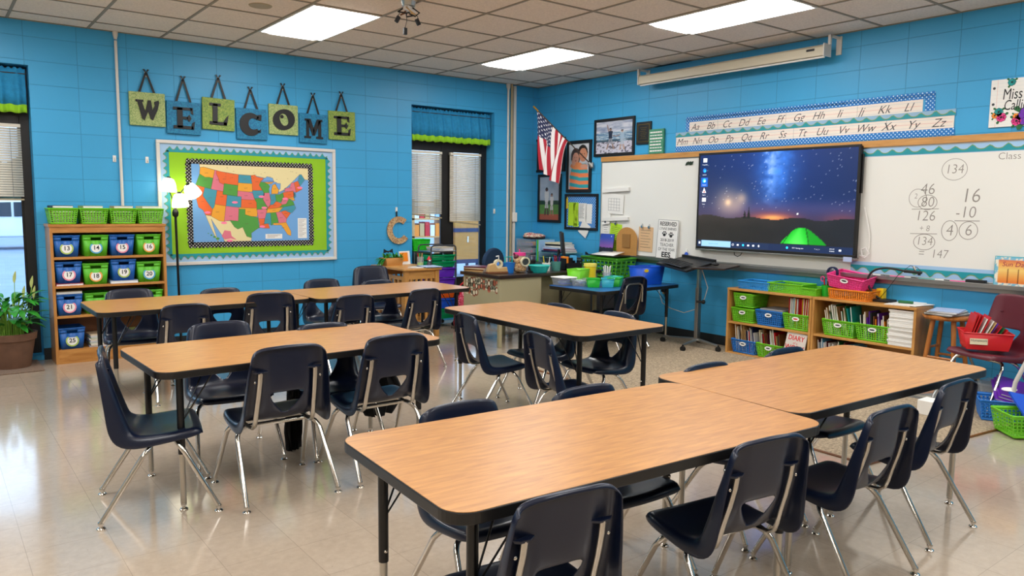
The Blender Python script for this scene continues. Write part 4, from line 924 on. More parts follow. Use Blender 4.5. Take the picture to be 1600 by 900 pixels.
def ph_beach(u, v):
    n = fbm(u*5, v*16, 2)
    if v > .66: c = lerp(hx('#cfd0d8'), hx('#7d8aa8'), min(1, max(0, (n-.35)*2.4)))
    elif v > .36: c = lerp(hx('#5b7fa0'), hx('#b9c9d2'), 1 if (math.sin(v*95+u*9+n*7) > .35) else .1)
    else: c = lerp(hx('#c6c3d0'), hx('#5d5a68'), 1 if fbm(u*22, v*26, 5) > .56 else 0)
    if .36 < v < .42 and n > .3: c = hx('#3f5563')
    for f in (figure(u, v, .40, .13, .66, hx('#2c3244'), hx('#8a8a90'), hx('#9a7f72'), 1.4, 1, .35), figure(u, v, .72, .10, .62, hx('#9fb4c6'), hx('#a8b6c2'), hx('#b89a8a'), 1.4, 0, .2)):
        if f: c = f
    if abs(u-.56) < .10 and abs(v-.52+abs(u-.56)*-.3) < .015: c = hx('#9a7f72')
    return c
framed('framed_photo', 'black framed beach photograph of two people with waves, left of the small plaque', -1.43, 2.252, .665, .44, ph_beach, .032, 90, 60)
def ph_hug(u, v):
    c = lerp(hx('#b7bfc9'), hx('#d2d3d6'), v)
    def el(cx, cy, rx, ry): return ((u-cx)/rx)**2+((v-cy)/ry)**2 < 1
    if el(.68, .80, .24, .17): c = hx('#241a18')
    if el(.33, .72, .23, .19): c = hx('#3d2c28')
    if el(.70, .75, .19, .15): c = hx('#c98a6a')
    if el(.34, .68, .16, .13): c = hx('#d59a80')
    if v < .56 and abs(u-.52) < .46-(v-.3)*(.45 if v > .3 else 0):
        k = (v*6.2+(.6*u if u < .5 else .35)) % 1; c = hx('#ef8450') if k < .5 else hx('#2fa0a8')
    if el(.38, .52, .30, .08): c = hx('#e08850')
    if el(.75, .50, .18, .05) or el(.24, .60, .1, .08): c = hx('#d59a80')
    for ex in (.64, .76): 
        if el(ex, .77, .02, .009): c = (.1, .07, .06)
    for ex in (.29, .39):
        if el(ex, .70, .018, .008): c = (.1, .07, .06)
    if el(.70, .69, .05, .012) or el(.34, .63, .04, .012): c = hx('#a8443c')
    return c
framed('framed_photo', 'black framed tall photograph of two people in striped shirts hugging, right of the flag', -.827, 1.925, .455, .645, ph_hug, .04, 60, 90)
def ph_dark(u, v):
    c = lerp(hx('#2c1f24'), hx('#1a1c20'), fbm(u*4, v*4, 3)*1.3)
    if ((u-.72)/.16)**2+((v-.40)/.42)**2 < 1: c = hx('#7e2a32') if v < .55 else hx('#9a5a5a')
    if ((u-.80)/.10)**2+((v-.80)/.12)**2 < 1: c = hx('#d8b8b0')
    if ((u-.35)/.22)**2+((v-.35)/.40)**2 < 1: c = hx('#3a4650')
    return c
framed('framed_photo', 'black framed dark photograph half hidden behind the flag', -.262, 2.09, .615, .435, ph_dark, .03, 50, 36)
def ph_ball(u, v):
    if v > .45: c = lerp(hx('#c4cbd4'), hx('#8f9db3'), fbm(u*3, v*5, 9))
    elif v > .36: c = hx('#31452f') if fbm(u*14, v*9, 4) > .4 else hx('#58705a')
    elif v > .13: c = lerp(hx('#54803a'), hx('#6e9a48'), fbm(u*6, v*20, 1))
    else: c = hx('#a8583c')
    for f in (figure(u, v, .36, .10, .66, hx('#dcd8d6'), hx('#cfc6c4'), hx('#5a3a30'), .75, 0, .12), figure(u, v, .62, .10, .52, hx('#e4dcd8'), hx('#d8cfcc'), hx('#a8765f'), .75, 0, .16)):
        if f: c = f
    return c
framed('framed_photo', 'black framed photograph of two ball players on a field, below the flag', -.27, 1.53, .465, .63, ph_ball, .035, 50, 72)
# pinned-note frame
t = framed('framed_pinboard', 'blue black framed pinboard with lime and white notes beside the whiteboard', -.885, 1.36, .605, .45, None, .03)
b = MB(); b.box(-.27, .27, -.010, -.0082, -.192, .192); b.build('dotted_paper', 'blue_dots', t)
for a, m, nm in ((( -.235, -.06, -.175, .12), 'lime_note', 'note'), ((-.14, -.04, -.185, .115), 'lime_note', 'note'), ((-.05, .10, -.12, .11), 'paper', 'note'), ((.09, .20, -.14, .10), 'paper', 'note')):
    if nm: mat('lime_note', '#b6e02a', .7); b = MB(); b.cbox(((a[0]+a[1])/2, -.013, (a[2]+a[3])/2), (a[1]-a[0], .002, a[3]-a[2]), (0, rnd.uniform(-.03, .03), 0)); o = b.build(nm, m, t)
b = MB(); [b.stroke([(-.03, .09-.018*k), (.06-.01*(k % 3), .09-.018*k)], .004, -.0155, -.0145) for k in range(10)]; b.build('note_writing', 'dgrey', t)
b = MB(); b.cbox((.07, -.016, -.21), (.16, .002, .17), (0, .55, 0)); b.build('hanging_card', 'paper', t)
b = MB(); b.poly([(-.27, .04), (-.245, .04), (-.245, .16), (-.257, .19), (-.27, .16)], -.018, -.012); b.build('pencil_cutout', 'yellow', t)
# plaque and green sign
t = onright('award_plaque', 'small black award plaque with a gold border above the whiteboard', 'plaque', -1.902, 2.265)
b = MB(); b.box(-.112, .112, -.018, -.001, -.126, .126); b.build('board', 'black', t, bevel=.004)
mat('gold', '#b58d3c', .3, 1); b = MB()
for a in ((-.088, .088, .094, .099), (-.088, .088, -.099, -.094), (-.088, -.083, -.094, .094), (.083, .088, -.094, .094)): b.box(a[0], a[1], -.0195, -.018, a[2], a[3])
for k in range(7): b.stroke([(-.05+.01*(k % 2), .06-.02*k), (.05-.01*(k % 3), .06-.02*k)], .003, -.0192, -.018)
b.build('gold_border', 'gold', t)
t = onright('quote_sign', 'small green printed sign standing on the whiteboard rail', 'sign', -2.105, 2.160)
b = MB(); b.box(-.108, .108, -.03, -.004, -.135, .135); b.build('panel', mat('sage', '#3f8a6a', .6, var=.15, vscale=30), t, bevel=.002)
b = MB()
for k, (s_, sz) in enumerate((('it takes a', .028), ('big heart', .036), ('TO TEACH', .030), ('little minds', .026), ('EVERY DAY', .030), ('and more', .022))): b.text('' if k == 9 else s_, 0, .105-.042*k, sz, -.0312, sx=1.05)
b.v = []; b.f = []; b.mi = []; b.sm = []
for k in range(7):
    x = -.085
    while x < .07:
        l = rnd.uniform(.014, .036); b.stroke([(x, .10-.034*k), (min(.085, x+l), .10-.034*k)], .011 if k % 2 else .015, -.0312, -.030); x += l+.014
b.build('lettering', 'paper', t)
# flag
t = thing('flag', 'stars and stripes flag hanging from a slanted pole in the room corner', 'flag', (-.035, -1.09, 1.93))
P0 = Vector((0, 0, 0)); P1 = Vector((-.50, .50, .69))
b = MB(); b.tube([P0+(P1-P0)*.02, P1], .0075, 10); b.build('pole', mat('dark_wood', '#3a2616', .4), t)
b = MB(); b.tube([P1-(P1-P0)*.06, P1+(P1-P0)*.03], .011, 10); b.build('finial', 'gold', t)
b = MB(); b.tube([(0, 0, -.02), (-.03, .03, .03)], .02, 10); b.cbox((.0, 0, 0), (.012, .05, .07)); b.build('bracket', 'steel', t)
def fl(u, v):
    """u along the hoist from the tip (0) down the pole (1), v along the fly, hanging down in folds"""
    A = P1+(P0-P1)*(.02+.56*u)
    w_ = 1-.72*v**.8; base = P1+(P0-P1)*(.02+.56*(.5+(u-.5)*w_))
    fold = .030*math.sin(u*15+v*2.4)*v**.5
    return Vector((base.x-fold-.02*v, base.y+fold*.9+.10*v*(1-u)-.02*v, 0))+Vector((0, 0, A.z*(1-v)+(A.z-.52-.50*(1-u)**1.2*.42)*v))
nu, nv = 78, 60; vs = [tuple(fl(i/nu, j/nv)) for j in range(nv+1) for i in range(nu+1)]
me = bpy.data.meshes.new('cloth'); me.from_pydata(vs, [], [(j*(nu+1)+i, j*(nu+1)+i+1, (j+1)*(nu+1)+i+1, (j+1)*(nu+1)+i) for j in range(nv) for i in range(nu)])
ca = me.color_attributes.new('Col', 'FLOAT_COLOR', 'POINT'); d = []
for j in range(nv+1):
    for i in range(nu+1):
        u, v = i/nu, j/nv; k = int(u*13)
        c = hx('#a8182c') if k % 2 == 0 else hx('#e6e0de')
        if u < 7/13 and v < .42:
            c = hx('#16224a'); a, q = (u/(7/13)*9) % 1-.5, (v/.42*11) % 1-.5
            if a*a+q*q < .085 and (int(u/(7/13)*9)+int(v/.42*11)) % 2: c = (.93, .93, .95)
        d += [*lin(c), 1]
ca.data.foreach_set('color', d); me.materials.append(M['cloth']) if 'cloth' in M else me.materials.append(attr_mat('cloth', 0, .8))
for p in me.polygons: p.use_smooth = True
o = bpy.data.objects.new('cloth', me); COL.objects.link(o); o.parent = t

# ---- whiteboard along the wall (local x = 0 at world y = -1.25)
WB0, WB1 = -1.25, -6.45; BL = WB0-WB1; zc = 1.425
t = onright('whiteboard', 'long wall-mounted whiteboard with a wooden top rail and handwritten sums', 'whiteboard', WB0, 0)
b = MB(); b.box(0, BL, -.016, -.001, .875, 1.96); b.build('writing_surface', 'whiteboard', t)
b = MB(); b.box(-.01, BL, -.032, -.001, 1.965, 2.022); b.build('top_rail', 'maple', t, bevel=.003)
b = MB(); b.box(-.01, 0, -.022, -.001, .86, 1.965); b.box(0, BL, -.020, -.001, 1.955, 1.966); b.build('edge_trim', 'steel', t, bevel=.001)
b = MB(); b.box(0, BL, -.085, -.001, .845, .858); b.box(0, BL, -.088, -.078, .838, .872); b.box(0, BL, -.02, -.001, .80, .876); b.build('marker_tray', 'steel', t, bevel=.002)
LXX = lambda y: WB0-y
b = MB(); e = MB()
ylo, yhi = LXX(-4.43), BL-.02
b.box(ylo, yhi, -.0172, -.016, 1.885, 1.955); b.box(ylo, yhi, -.0172, -.016, .88, .975); b.build('border_paper', 'lblue', t)
b = MB(); wave_border(b, e, yhi-ylo, .018, .036, .125, ylo, 1.890, 1, 0, 0, 1, -.0185, -.0172); b.build('wavy_border', 'teal_paper', t); e.build('wavy_trim', 'olive_trim', t); b = MB(); e = MB(); wave_border(b, e, yhi-ylo, .018, .042, .125, ylo, .945, 1, 0, 0, -1, -.0185, -.0172)
b.build('wavy_border', 'teal_paper', t); e.build('wavy_trim', 'olive_trim', t)
mat('marker_line', '#8f8982', .8); b = MB(); K = lambda s_, y, z, sz, sh=.1, sx=.9: b.text(s_, LXX(y), z, sz, -.0166, bold=-.012, shear=sh, sx=sx)
K('134', -5.24, 1.757, .105); b.ring(LXX(-5.24), 1.757, .095, .004, -.0166, -.016, 30, .085)
b.build('handwriting', 'marker_line', t); b = MB(); K('46', -5.045, 1.60, .13); K('80', -5.05, 1.495, .12); b.ring(LXX(-5.05), 1.495, .075, .005, -.0166, -.016, 24, .06); K('126', -5.04, 1.382, .12); K('2', -4.955, 1.545, .06); b.ring(LXX(-4.97), 1.53, .07, .004, -.0166, -.016, 20, .075)
b.stroke([(LXX(-4.93), 1.438), (LXX(-5.14), 1.444)], .005, -.0166, -.016); K('+ 8', -5.04, 1.280, .07); b.stroke([(LXX(-4.93), 1.236), (LXX(-5.14), 1.240)], .005, -.0166, -.016)
K('134', -5.045, 1.175, .10); b.ring(LXX(-5.045), 1.17, .085, .005, -.0166, -.016, 24, .065); K('=  147', -5.12, 1.075, .10)
b.build('handwriting', 'marker_line', t); b = MB()
K('16', -5.375, 1.545, .16); K('-10', -5.345, 1.415, .13); b.stroke([(LXX(-5.27), 1.350), (LXX(-5.45), 1.352)], .006, -.0166, -.016); K('6', -5.375, 1.275, .13); b.ring(LXX(-5.375), 1.275, .068, .005, -.0166, -.016, 24, .07); K('4', -5.235, 1.27, .13); b.ring(LXX(-5.235), 1.27, .06, .005, -.0166, -.016, 24, .08)
b.build('handwriting', 'marker_line', t); b = MB(); b.text('Class Goals', LXX(-5.545), 1.845, .075, -.0166, al='LEFT', bold=-.008)
b.build('handwriting', 'marker_line', t)
# tray clutter
for y, m, ln_ in ((-4.86, 'pink', .12), (-4.95, 'white', .12), (-4.70, 'white', .1), (-5.10, 'teal', .13), (-5.21, 'white', .12), (-5.34, 'pink', .12), (-5.80, 'red', .12)):
    tt = onright('dry_erase_marker', '%s dry erase marker lying in the whiteboard tray' % {'pink': 'pink', 'white': 'white', 'teal': 'teal', 'red': 'red'}[m], 'marker', y, .867, -.045, 'markers in the whiteboard tray')
    b = MB(); b.cyl((-ln_/2, 0, 0), (ln_*.2, 0, 0), .0085, seg=10); b.build('barrel', m, tt); b = MB(); b.cyl((ln_*.2, 0, 0), (ln_/2, 0, 0), .0095, seg=10); b.build('cap', 'black' if m == 'white' else m, tt)
b = MB(); b.box(-.07, .07, -.025, .025, 0, .035); o = tag(b.build('board_eraser', 'black', bevel=.004, loc=(-.045, -5.47, .859), rot=(0, 0, RW)), 'black whiteboard eraser in the tray below the sums', 'eraser')
t = onright('spray_bottle', 'small white and blue bottle in the whiteboard tray beside the reserved sign', 'bottle', -2.60, .859, -.045)
b = MB(); b.lathe([(.0, 0), (.02, 0), (.021, .075), (.012, .09), (.010, .10)], seg=16); b.build('body', 'royal', t); b = MB(); b.lathe([(.011, .095), (.012, .12), (.007, .13), (0, .13)], seg=12); b.build('cap', 'white', t)

# ---- interactive screen
t = onright('display_screen', 'large flat display showing a night camping wallpaper, mounted on the whiteboard', 'screen', -3.628, 1.492)
W, Hh = .872, .502
b = MB(); b.box(-W+.01, W-.01, -.075, -.022, -Hh+.01, Hh-.01); b.build('housing', 'black', t, bevel=.006)
b = MB()
for a in ((-W, W, Hh-.022, Hh), (-W, W, -Hh+.012, -Hh+.040), (-W, -W+.020, -Hh+.04, Hh-.022), (W-.020, W, -Hh+.04, Hh-.022)): b.box(a[0], a[1], -.092, -.07, a[2], a[3])
b.build('bezel', 'black', t, bevel=.003)
b = MB(); b.box(-W, W, -.096, -.02, -Hh, -Hh+.014); b.build('speaker_bar', 'steel', t, bevel=.002)
b = MB(); b.box(W-.02, W+.012, -.06, -.04, .08, .42); b.build('side_grip', 'black', t, bevel=.003)
b = MB(); b.box(W-.10, W-.02, -.0985, -.096, -Hh-.02, -Hh+.022); b.build('sticker', 'lav', t)
def scr(u, v):
    n = fbm(u*6, v*6, 1); f = fbm(u*26, v*20, 4)
    c = lerp(hx('#0b2150'), hx('#10357e'), max(0, 1-abs(u-.5)*1.6)*min(1, v*1.1))
    c = lerp(c, hx('#4a4560'), max(0, 1-u*1.6)*max(0, 1-abs(v-.42)*2.2)*.75)
    mw = math.exp(-((u-.52-.03*(v-.6)-.05*(n-.5))/.105)**2)*min(1, max(0, (v-.36)*2.6))
    c = lerp(c, hx('#3f86f0'), min(1, mw*(.75+.9*(f-.4))))
    core = math.exp(-((u-.50-.02*(v-.6)+.08*(f-.5))/.035)**2)*min(1, max(0, (v-.42)*2.2)); c = lerp(c, hx('#a8c4ff'), max(0, core*(f-.22)*1.8))
    hzn = .325; g = math.exp(-((v-hzn)/.075)**2) if v > hzn-.02 else 0
    c = lerp(c, hx('#c85038'), g*(.75*math.exp(-((u-.52)/.16)**2)+.35*math.exp(-((u-.93)/.12)**2)+.12)); c = lerp(c, hx('#ffb45c'), g*math.exp(-((u-.52)/.075)**2)*math.exp(-((v-hzn-.01)/.03)**2)*.95)
    c = lerp(c, hx('#7a5a88'), .5*math.exp(-((v-.43)/.08)**2)*(1 if u > .4 else u/.4)*.7)
    for cx, cy, r, k in ((.215, .485, .085, .55), (.215, .485, .02, 1), (.31, .53, .035, .5), (.285, .45, .05, .25)): c = lerp(c, hx('#f2c9a4'), k*math.exp(-(((u-cx)/r)**2+((v-cy)*.6/r)**2)))
    hs = math.sin(round(u*210)*12.9898+round(v*124)*78.233)*43758.5453; hs -= math.floor(hs)
    if hs > .993 and v > .40: c = lerp(c, (1, 1, 1), .45)
    top = hzn+.012*math.sin(u*21)+.014*fbm(u*14, 2, 7)+.05*max(0, .35-u)-.008
    if v < top: c = lerp(hx('#26221f'), hx('#1b1e26'), u); c = lerp(c, hx('#3a3230'), max(0, 1-abs(top-v)*9)*.7*(1-u)); c = tuple(q*(.8+.4*n) for q in c)
    for cx, hh in ((.335, .085), (.362, .125)):
        if 0 <= v-hzn+.01 < hh and abs(u-cx) < .013*(1-(v-hzn+.01)/hh)*(1 if int(v*110) % 2 else .55)+.001: c = hx('#15161a')
    # tent
    x0, x1, xc, vt = .575, .855, .70, .235
    if .075 < v < vt:
        k = (vt-v)/(vt-.075); l = xc-(xc-x0)*k**.75-.02*(1-k); r = xc+(x1-xc)*k**.85+.03*(1-k)
        if l < u < r:
            s = (u-l)/(r-l); c = lerp(hx('#0fb01e'), hx('#5af05a'), math.exp(-((s-.35)/.25)**2)*(.5+.5*k)); 
            if abs(u-(xc+.03+.02*k)) < .004 or abs(u-(xc-.045-.065*k)) < .003: c = hx('#0a6414')
            if u > xc+.04: c = lerp(c, hx('#0a7a18'), .45)
    if ((u-.675)*1.9)**2+(v-.375)**2 < .00011: c = (1, 1, 1)
    if v < .072: c = hx('#16294f') if u > .5 else hx('#1c2e52')
    if .030 < u < .245 and .008 < v < .066: c = hx('#9fd0f4')
    return c
sw, sh = 2*W-.04, 2*Hh-.062
picture('display_panel', sw, sh, 210, 124, scr, t, y=-.088, mt='screen', loc=(0, 0, .009))
b = MB(); y0, y1 = -.0892, -.0882; mats = ['icon_white', 'icon_blue', 'icon_cyan', 'icon_red', 'icon_hi']
for n_, c in zip(mats, ('#e8eef8', '#1f6fd8', '#2fc0e8', '#e05a50', '#1b56b4')): mat(n_, c, .3, emit=1.0)
X = lambda u: (u-.5)*sw; Z = lambda v: (v-.5)*sh+.009
b.m = 4; b.box(X(.012), X(.062), y0+.0004, y1, Z(.655), Z(.755))
for k, v in enumerate((.93, .82, .71, .60, .50)):
    b.m = [0, 1, 2, 0, 0][k]
    if k in (1, 2): b.disc(X(.036), Z(v+.012), .022, y0, y1, 14); b.m = 2 if k == 1 else 0; b.disc(X(.039), Z(v+.006), .011, y0-.0003, y1, 10)
    elif k == 3: b.poly([(X(.022), Z(v-.012)), (X(.052), Z(v-.012)), (X(.037), Z(v+.045))], y0, y1); b.m = 3; b.poly([(X(.03), Z(v-.008)), (X(.046), Z(v-.008)), (X(.037), Z(v+.02))], y0-.0003, y1)
    else: b.box(X(.024), X(.052), y0, y1, Z(v-.008), Z(v+.035))
    b.m = 0; b.text(['Recycle Bin', 'Browser', 'Explorer', 'Reader', 'Notes'][k], X(.037), Z(v-.035), .014, y0)
b.m = 0
for i, j in ((0, 0), (1, 0), (0, 1), (1, 1)): b.box(X(.010)+.012*i, X(.010)+.010+.012*i, y0, y1, Z(.028)+.012*j, Z(.028)+.010+.012*j)
for k, (u, m) in enumerate(((.262, 0), (.296, 0), (.333, 2), (.368, 0), (.402, 0), (.438, 0), (.620, 2), (.93, 0))):
    b.m = m
    if k in (0,): b.ring(X(u), Z(.036), .010, .003, y0, y1, 14)
    elif k in (2, 6): b.disc(X(u), Z(.036), .012, y0, y1, 12)
    elif k == 5: b.disc(X(u), Z(.036), .008, y0, y1, 12, .012)
    else: b.box(X(u)-.011, X(u)+.011, y0, y1, Z(.036)-.008, Z(.036)+.008)
b.m = 0; b.text('73°F  Raining now', X(.685), Z(.036), .016, y0); b.text('^  o  |  /', X(.80), Z(.036), .016, y0); b.text('8:33 AM', X(.885), Z(.046), .013, y0); b.text('8/2/2022', X(.885), Z(.024), .013, y0)
b.m = 1; b.text('Type here to search', X(.12), Z(.036), .015, y0)
b.build('display_icons', mats, t)
# looped cables by the screen
t = onright('hanging_cable', 'looped white cable hanging beside the right edge of the display', 'cable', -4.56, 0, -.03)
b = MB(); b.tube([(-.03, .0, 1.45), (.0, -.005, 1.36), (.03, 0, 1.22), (.035, .0, 1.10), (.02, -.01, 1.02), (-.02, -.01, 1.03), (-.03, -.01, 1.08), (.01, -.015, 1.10), (.04, -.01, 1.05), (.01, -.01, 1.01), (-.05, 0, 1.03)], .006, 8); b.build('cord', 'white', t)
b = MB(); b.tube([(0, 0, 0), (.01, -.005, -.035), (.045, -.005, -.05), (.08, -.005, -.035), (.10, 0, .0)], .004, 6); tag(b.build('hanging_cable', 'black', loc=(-.06, -3.22, .995), rot=(0, 0, RW)), 'short black cable drooping under the left part of the display', 'cable')

# ---- cursive alphabet strips
def strip(y0, y1, z, h, letters, label, brk):
    t = onright('alphabet_strip', label, 'alphabet strip', y0, z, group='cursive alphabet strips'); L = y0-y1
    b = MB(); b.box(0, L, -.004, -.001, -h/2, h/2); b.build('card', mat('strip_paper', '#efe3d6', .6), t)
    b = MB(); b.m = 0
    for q in (.30, -.30): b.box(.01, L-.01, -.0045, -.004, h*q-.0015, h*q+.0015)
    b.m = 1; b.box(.01, L-.01, -.0045, -.004, -.0015, .0015)
    b.m = 2; [b.box(L*q-.001, L*q+.001, -.0046, -.004, -h/2, h/2) for q in brk]
    b.build('ruled_lines', [mat('rule_blue', '#c4cfd4', .6), mat('rule_red', '#e3a79c', .6), 'grey'], t)
    for i, s in enumerate(letters): b = MB(); b.text(s, L*(i+.5)/len(letters)-.02, -.004, .098, -.0052, shear=.42, sx=1.0, bold=-.006); b.build('cursive_letters', 'dgrey', t)
    return t
strip(-2.54, -4.955, 2.281, .108, 'Aa Bb Cc Dd Ee Ff Gg Hh Ii Jj Kk Ll'.split(), 'upper cursive alphabet strip running from Aa to Ll above the display', (.155, .48, .77))
strip(-2.37, -5.205, 2.135, .098, 'Mm Nn Oo Pp Qq Rr Ss Tt Uu Vv Ww Xx Yy Zz'.split(), 'lower cursive alphabet strip running from Mm to Zz above the display', (.18, .50, .81))
t = onright('dotted_border', 'blue polka-dot scalloped border framing the upper alphabet strip', 'border', -2.50, 2.281)
b = MB(); L = 2.55; b.box(0, L, -.0055, -.003, .054, .092); k = 62
for i in range(k): b.disc((i+.5)*L/k, .092, .021, -.0055, -.003, 12)
b.box(0, .045, -.0055, -.003, -.075, .06); b.box(L-.075, L, -.0055, -.003, -.055, .06); b.build('strip', 'blue_dots', t)
t = onright('dotted_border', 'blue polka-dot straight border below the lower alphabet strip', 'border', -2.365, 2.062)
b = MB(); b.box(0, 2.85, -.0055, -.003, -.032, .026); b.build('strip', 'blue_dots', t)
t = onright('wavy_paper_border', 'teal wavy border strip between the two alphabet strips', 'border', -2.365, 2.208)
b = MB(); b.box(0, 2.85, -.0062, -.0045, -.024, .028); b.build('backing', mat('silver_blue', '#8fb4cf', .4), t)
b = MB(); e = MB(); wave_border(b, e, 2.85, .010, .034, .115, 0, -.022, 1, 0, 0, 1, -.0075, -.0062); b.build('wave', 'teal_paper', t); e.build('wave_edge', 'olive_trim', t)

# ---- flower name sign
t = onright('name_sign', 'white notebook-style name sign with purple and pink flowers at the right edge', 'sign', -5.655, 2.245)
b = MB(); b.box(-.195, .195, -.014, -.001, -.178, .178); b.build('board', 'paper', t, bevel=.002)
b = MB(); b.m = 0; [b.box(-.19, .19, -.0146, -.014, -.16+.028*k, -.159+.028*k) for k in range(12)]; b.m = 1; b.box(-.150, -.1485, -.0147, -.014, -.178, .178); b.m = 2
for z in (.115, -.005): b.disc(-.172, z, .010, -.0148, -.014, 14)
b.build('ruling', ['rule_blue', 'rule_red', 'dgrey'], t)
b = MB(); b.text('Miss', -.045, .060, .115, -.0155, sx=.66, shear=.1); b.text('Callie', -.02, -.022, .108, -.0155, sx=.66, shear=.15); b.build('lettering', 'black', t)
fm = ['purple', 'pink', 'teal', 'orange', 'darkgreen', 'black']; b = MB()
def flower(x, z, r, m, n=6):
    b.m = 4; [b.poly([(x, z), (x+1.5*r*math.cos(a-.2), z+1.5*r*math.sin(a-.2)), (x+1.7*r*math.cos(a), z+1.7*r*math.sin(a)), (x+1.5*r*math.cos(a+.2), z+1.5*r*math.sin(a+.2))], -.0150, -.014) for a in (.6, 2.4, 4.2)]
    for k in range(n): a = 2*math.pi*k/n; b.m = 5; b.disc(x+r*.62*math.cos(a), z+r*.62*math.sin(a), r*.46, -.0153, -.014, 10); b.m = m; b.disc(x+r*.62*math.cos(a), z+r*.62*math.sin(a), r*.38, -.0157, -.014, 10)
    b.m = 5; b.disc(x, z, r*.2, -.016, -.014, 8)
for a in ((.115, .135, .055, 0), (-.055, .150, .027, 2, 8), (-.13, -.065, .03, 2, 8), (-.11, -.105, .034, 1, 8), (-.155, -.09, .022, 3), (.06, -.11, .066, 0), (-.005, -.14, .034, 1, 8), (-.01, -.105, .022, 3), (.13, -.03, .034, 2, 8)): flower(*a)
b.build('flowers', fm, t)

# ---- projection screen housing
t = thing('projection_screen', 'rolled-up projection screen in a long cream housing high on the right wall', 'projection screen', (-.15, -3.07, 2.825))
b = MB(); pf = [(-.052, -.048), (-.052, .030), (-.03, .048), (.035, .048), (.052, .03), (.052, -.03), (.02, -.048)]
n = len(pf); L = 1.10; b.add([(x, -L, z) for x, z in pf]+[(x, L, z) for x, z in pf], [tuple(range(n)), tuple(range(2*n-1, n-1, -1))]+[((i+1) % n, i, n+i, n+(i+1) % n) for i in range(n)]); b.build('housing', mat('screen_cream', '#cfc6ae', .4), t, bevel=.003)
b = MB(); b.cyl((-.02, -L+.01, -.058), (-.02, L-.01, -.058), .009); b.build('bottom_bar', 'white', t)
for s in (-1, 1):
    b = MB(); b.box(-.06, .06, s*L-.006, s*L+.006, -.055, .055); b.build('end_cap', 'pipe_white', t, bevel=.003)
    b = MB(); y = s*(L+.03); b.box(.135, .149, y-.025, y+.025, -.03, .13); b.box(-.02, .149, y-.012, y+.012, .105, .125); b.box(-.025, .0, y-.012, y+.012, .04, .125); b.build('bracket', 'pipe_white', t, bevel=.002)
b = MB(); b.box(-.0535, -.051, -L+.09, -L+.17, .0, .02); b.build('switch_plate', 'black', t)
b = MB(); b.tube([(-.05, .01, -.055), (-.05, .01, -.075)], .004, 8); b.build('pull_tab', 'nickel', t)

# ---- things on the left of the whiteboard
t = onright('paper_holder', 'cream magnetic paper ledges with a calendar sheet on the left of the whiteboard', 'paper holder', -1.285, 0, -.018)
for z, L, dr in ((1.625, .44, .03), (1.285, .44, .05)):
    b = MB(); b.poly([(0, z-.03), (0, z+.012), (L, z+.035-dr*.1), (L, z-.01)], -.03, 0); b.build('ledge', 'white', t, bevel=.002)
b = MB(); b.poly([(0, 1.355), (.34, 1.34), (.35, 1.57), (-.01, 1.60)], -.012, -.008); ca_ = b.build('calendar_sheet', 'paper', t)
b = MB(); [b.stroke([(.10, 1.53-.035*k), (.29, 1.52-.035*k)], .003, -.013, -.012) for k in range(5)]; [b.stroke([(.10+.045*k, 1.53), (.10+.045*k, 1.385)], .003, -.013, -.012) for k in range(5)]; b.build('grid_print', 'grey', ca_)
b = MB(); b.poly([(.0, 1.21), (.13, 1.23), (.15, 1.33), (.10, 1.37), (.0, 1.35)], -.02, -.016); b.build('torn_note', 'paper', t)
def mag_sheet(nm, label, cat, y, z, w, h, m, lines, tilt, clips=1, grp=None, fold=0):
    t = onright(nm, label, cat, y, z, -.018, grp); t.rotation_euler = (0, 0, RW)
    b = MB(); q = [( -w/2, -h/2), (w/2, -h/2), (w/2, h/2), (-w/2, h/2)]; c, s = math.cos(tilt), math.sin(tilt); Q = lambda x, z_: (x*c-z_*s, x*s+z_*c)
    b.poly([Q(*p) for p in q], -.004, 0); b.build('sheet', m, t)
    b = MB(); [b.stroke([Q(-w*.36, h*.36-h*.8*k/lines), Q(w*(.36-.08*(k % 3)), h*.36-h*.8*k/lines)], .0035, -.0048, -.004) for k in range(lines)]; b.build('print', 'dgrey', t)
    for k in range(clips):
        x, z_ = Q((k-(clips-1)/2)*w*.5, h/2)
        b = MB(); b.disc(x, z_, .016, -.022, -.004, 12); b.ring(x, z_+.022, .010, .003, -.010, -.007, 12); b.build('magnet_clip', 'chrome', t)
    return t
mag_sheet('clipped_list', 'lime printed list clipped to the whiteboard above the purple calendar', 'paper', -1.50, 1.07, .19, .32, 'lime_note', 12, -.10)
mag_sheet('clipped_list', 'white printed card clipped at the left end of the whiteboard', 'paper', -1.345, 1.10, .10, .30, 'paper', 9, 0)
mag_sheet('clipped_notepad', 'tan notepad hanging from two silver clips on the whiteboard', 'notepad', -1.985, 1.065, .215, .28, mat('manila', '#dcb68a', .8), 7, -.03, 2)
# cork arch board
t = onright('cork_paddle', 'arched cork board with a square pad leaning on the whiteboard tray', 'board', -1.72, 1.015, -.045)
b = MB(); b.poly([(-.155, -.16), (.155, -.16), (.165, .03)]+[(.165*math.cos(a), .03+.15*math.sin(a)) for a in [math.pi*k/16 for k in range(1, 16)]]+[(-.165, .03)], -.012, .0); b.build('arch', 'cork', t, bevel=.002)
b = MB(); b.box(-.06, .065, -.024, -.012, -.055, .10); b.build('pad', mat('cork_dark', '#946a34', .8), t, bevel=.002)
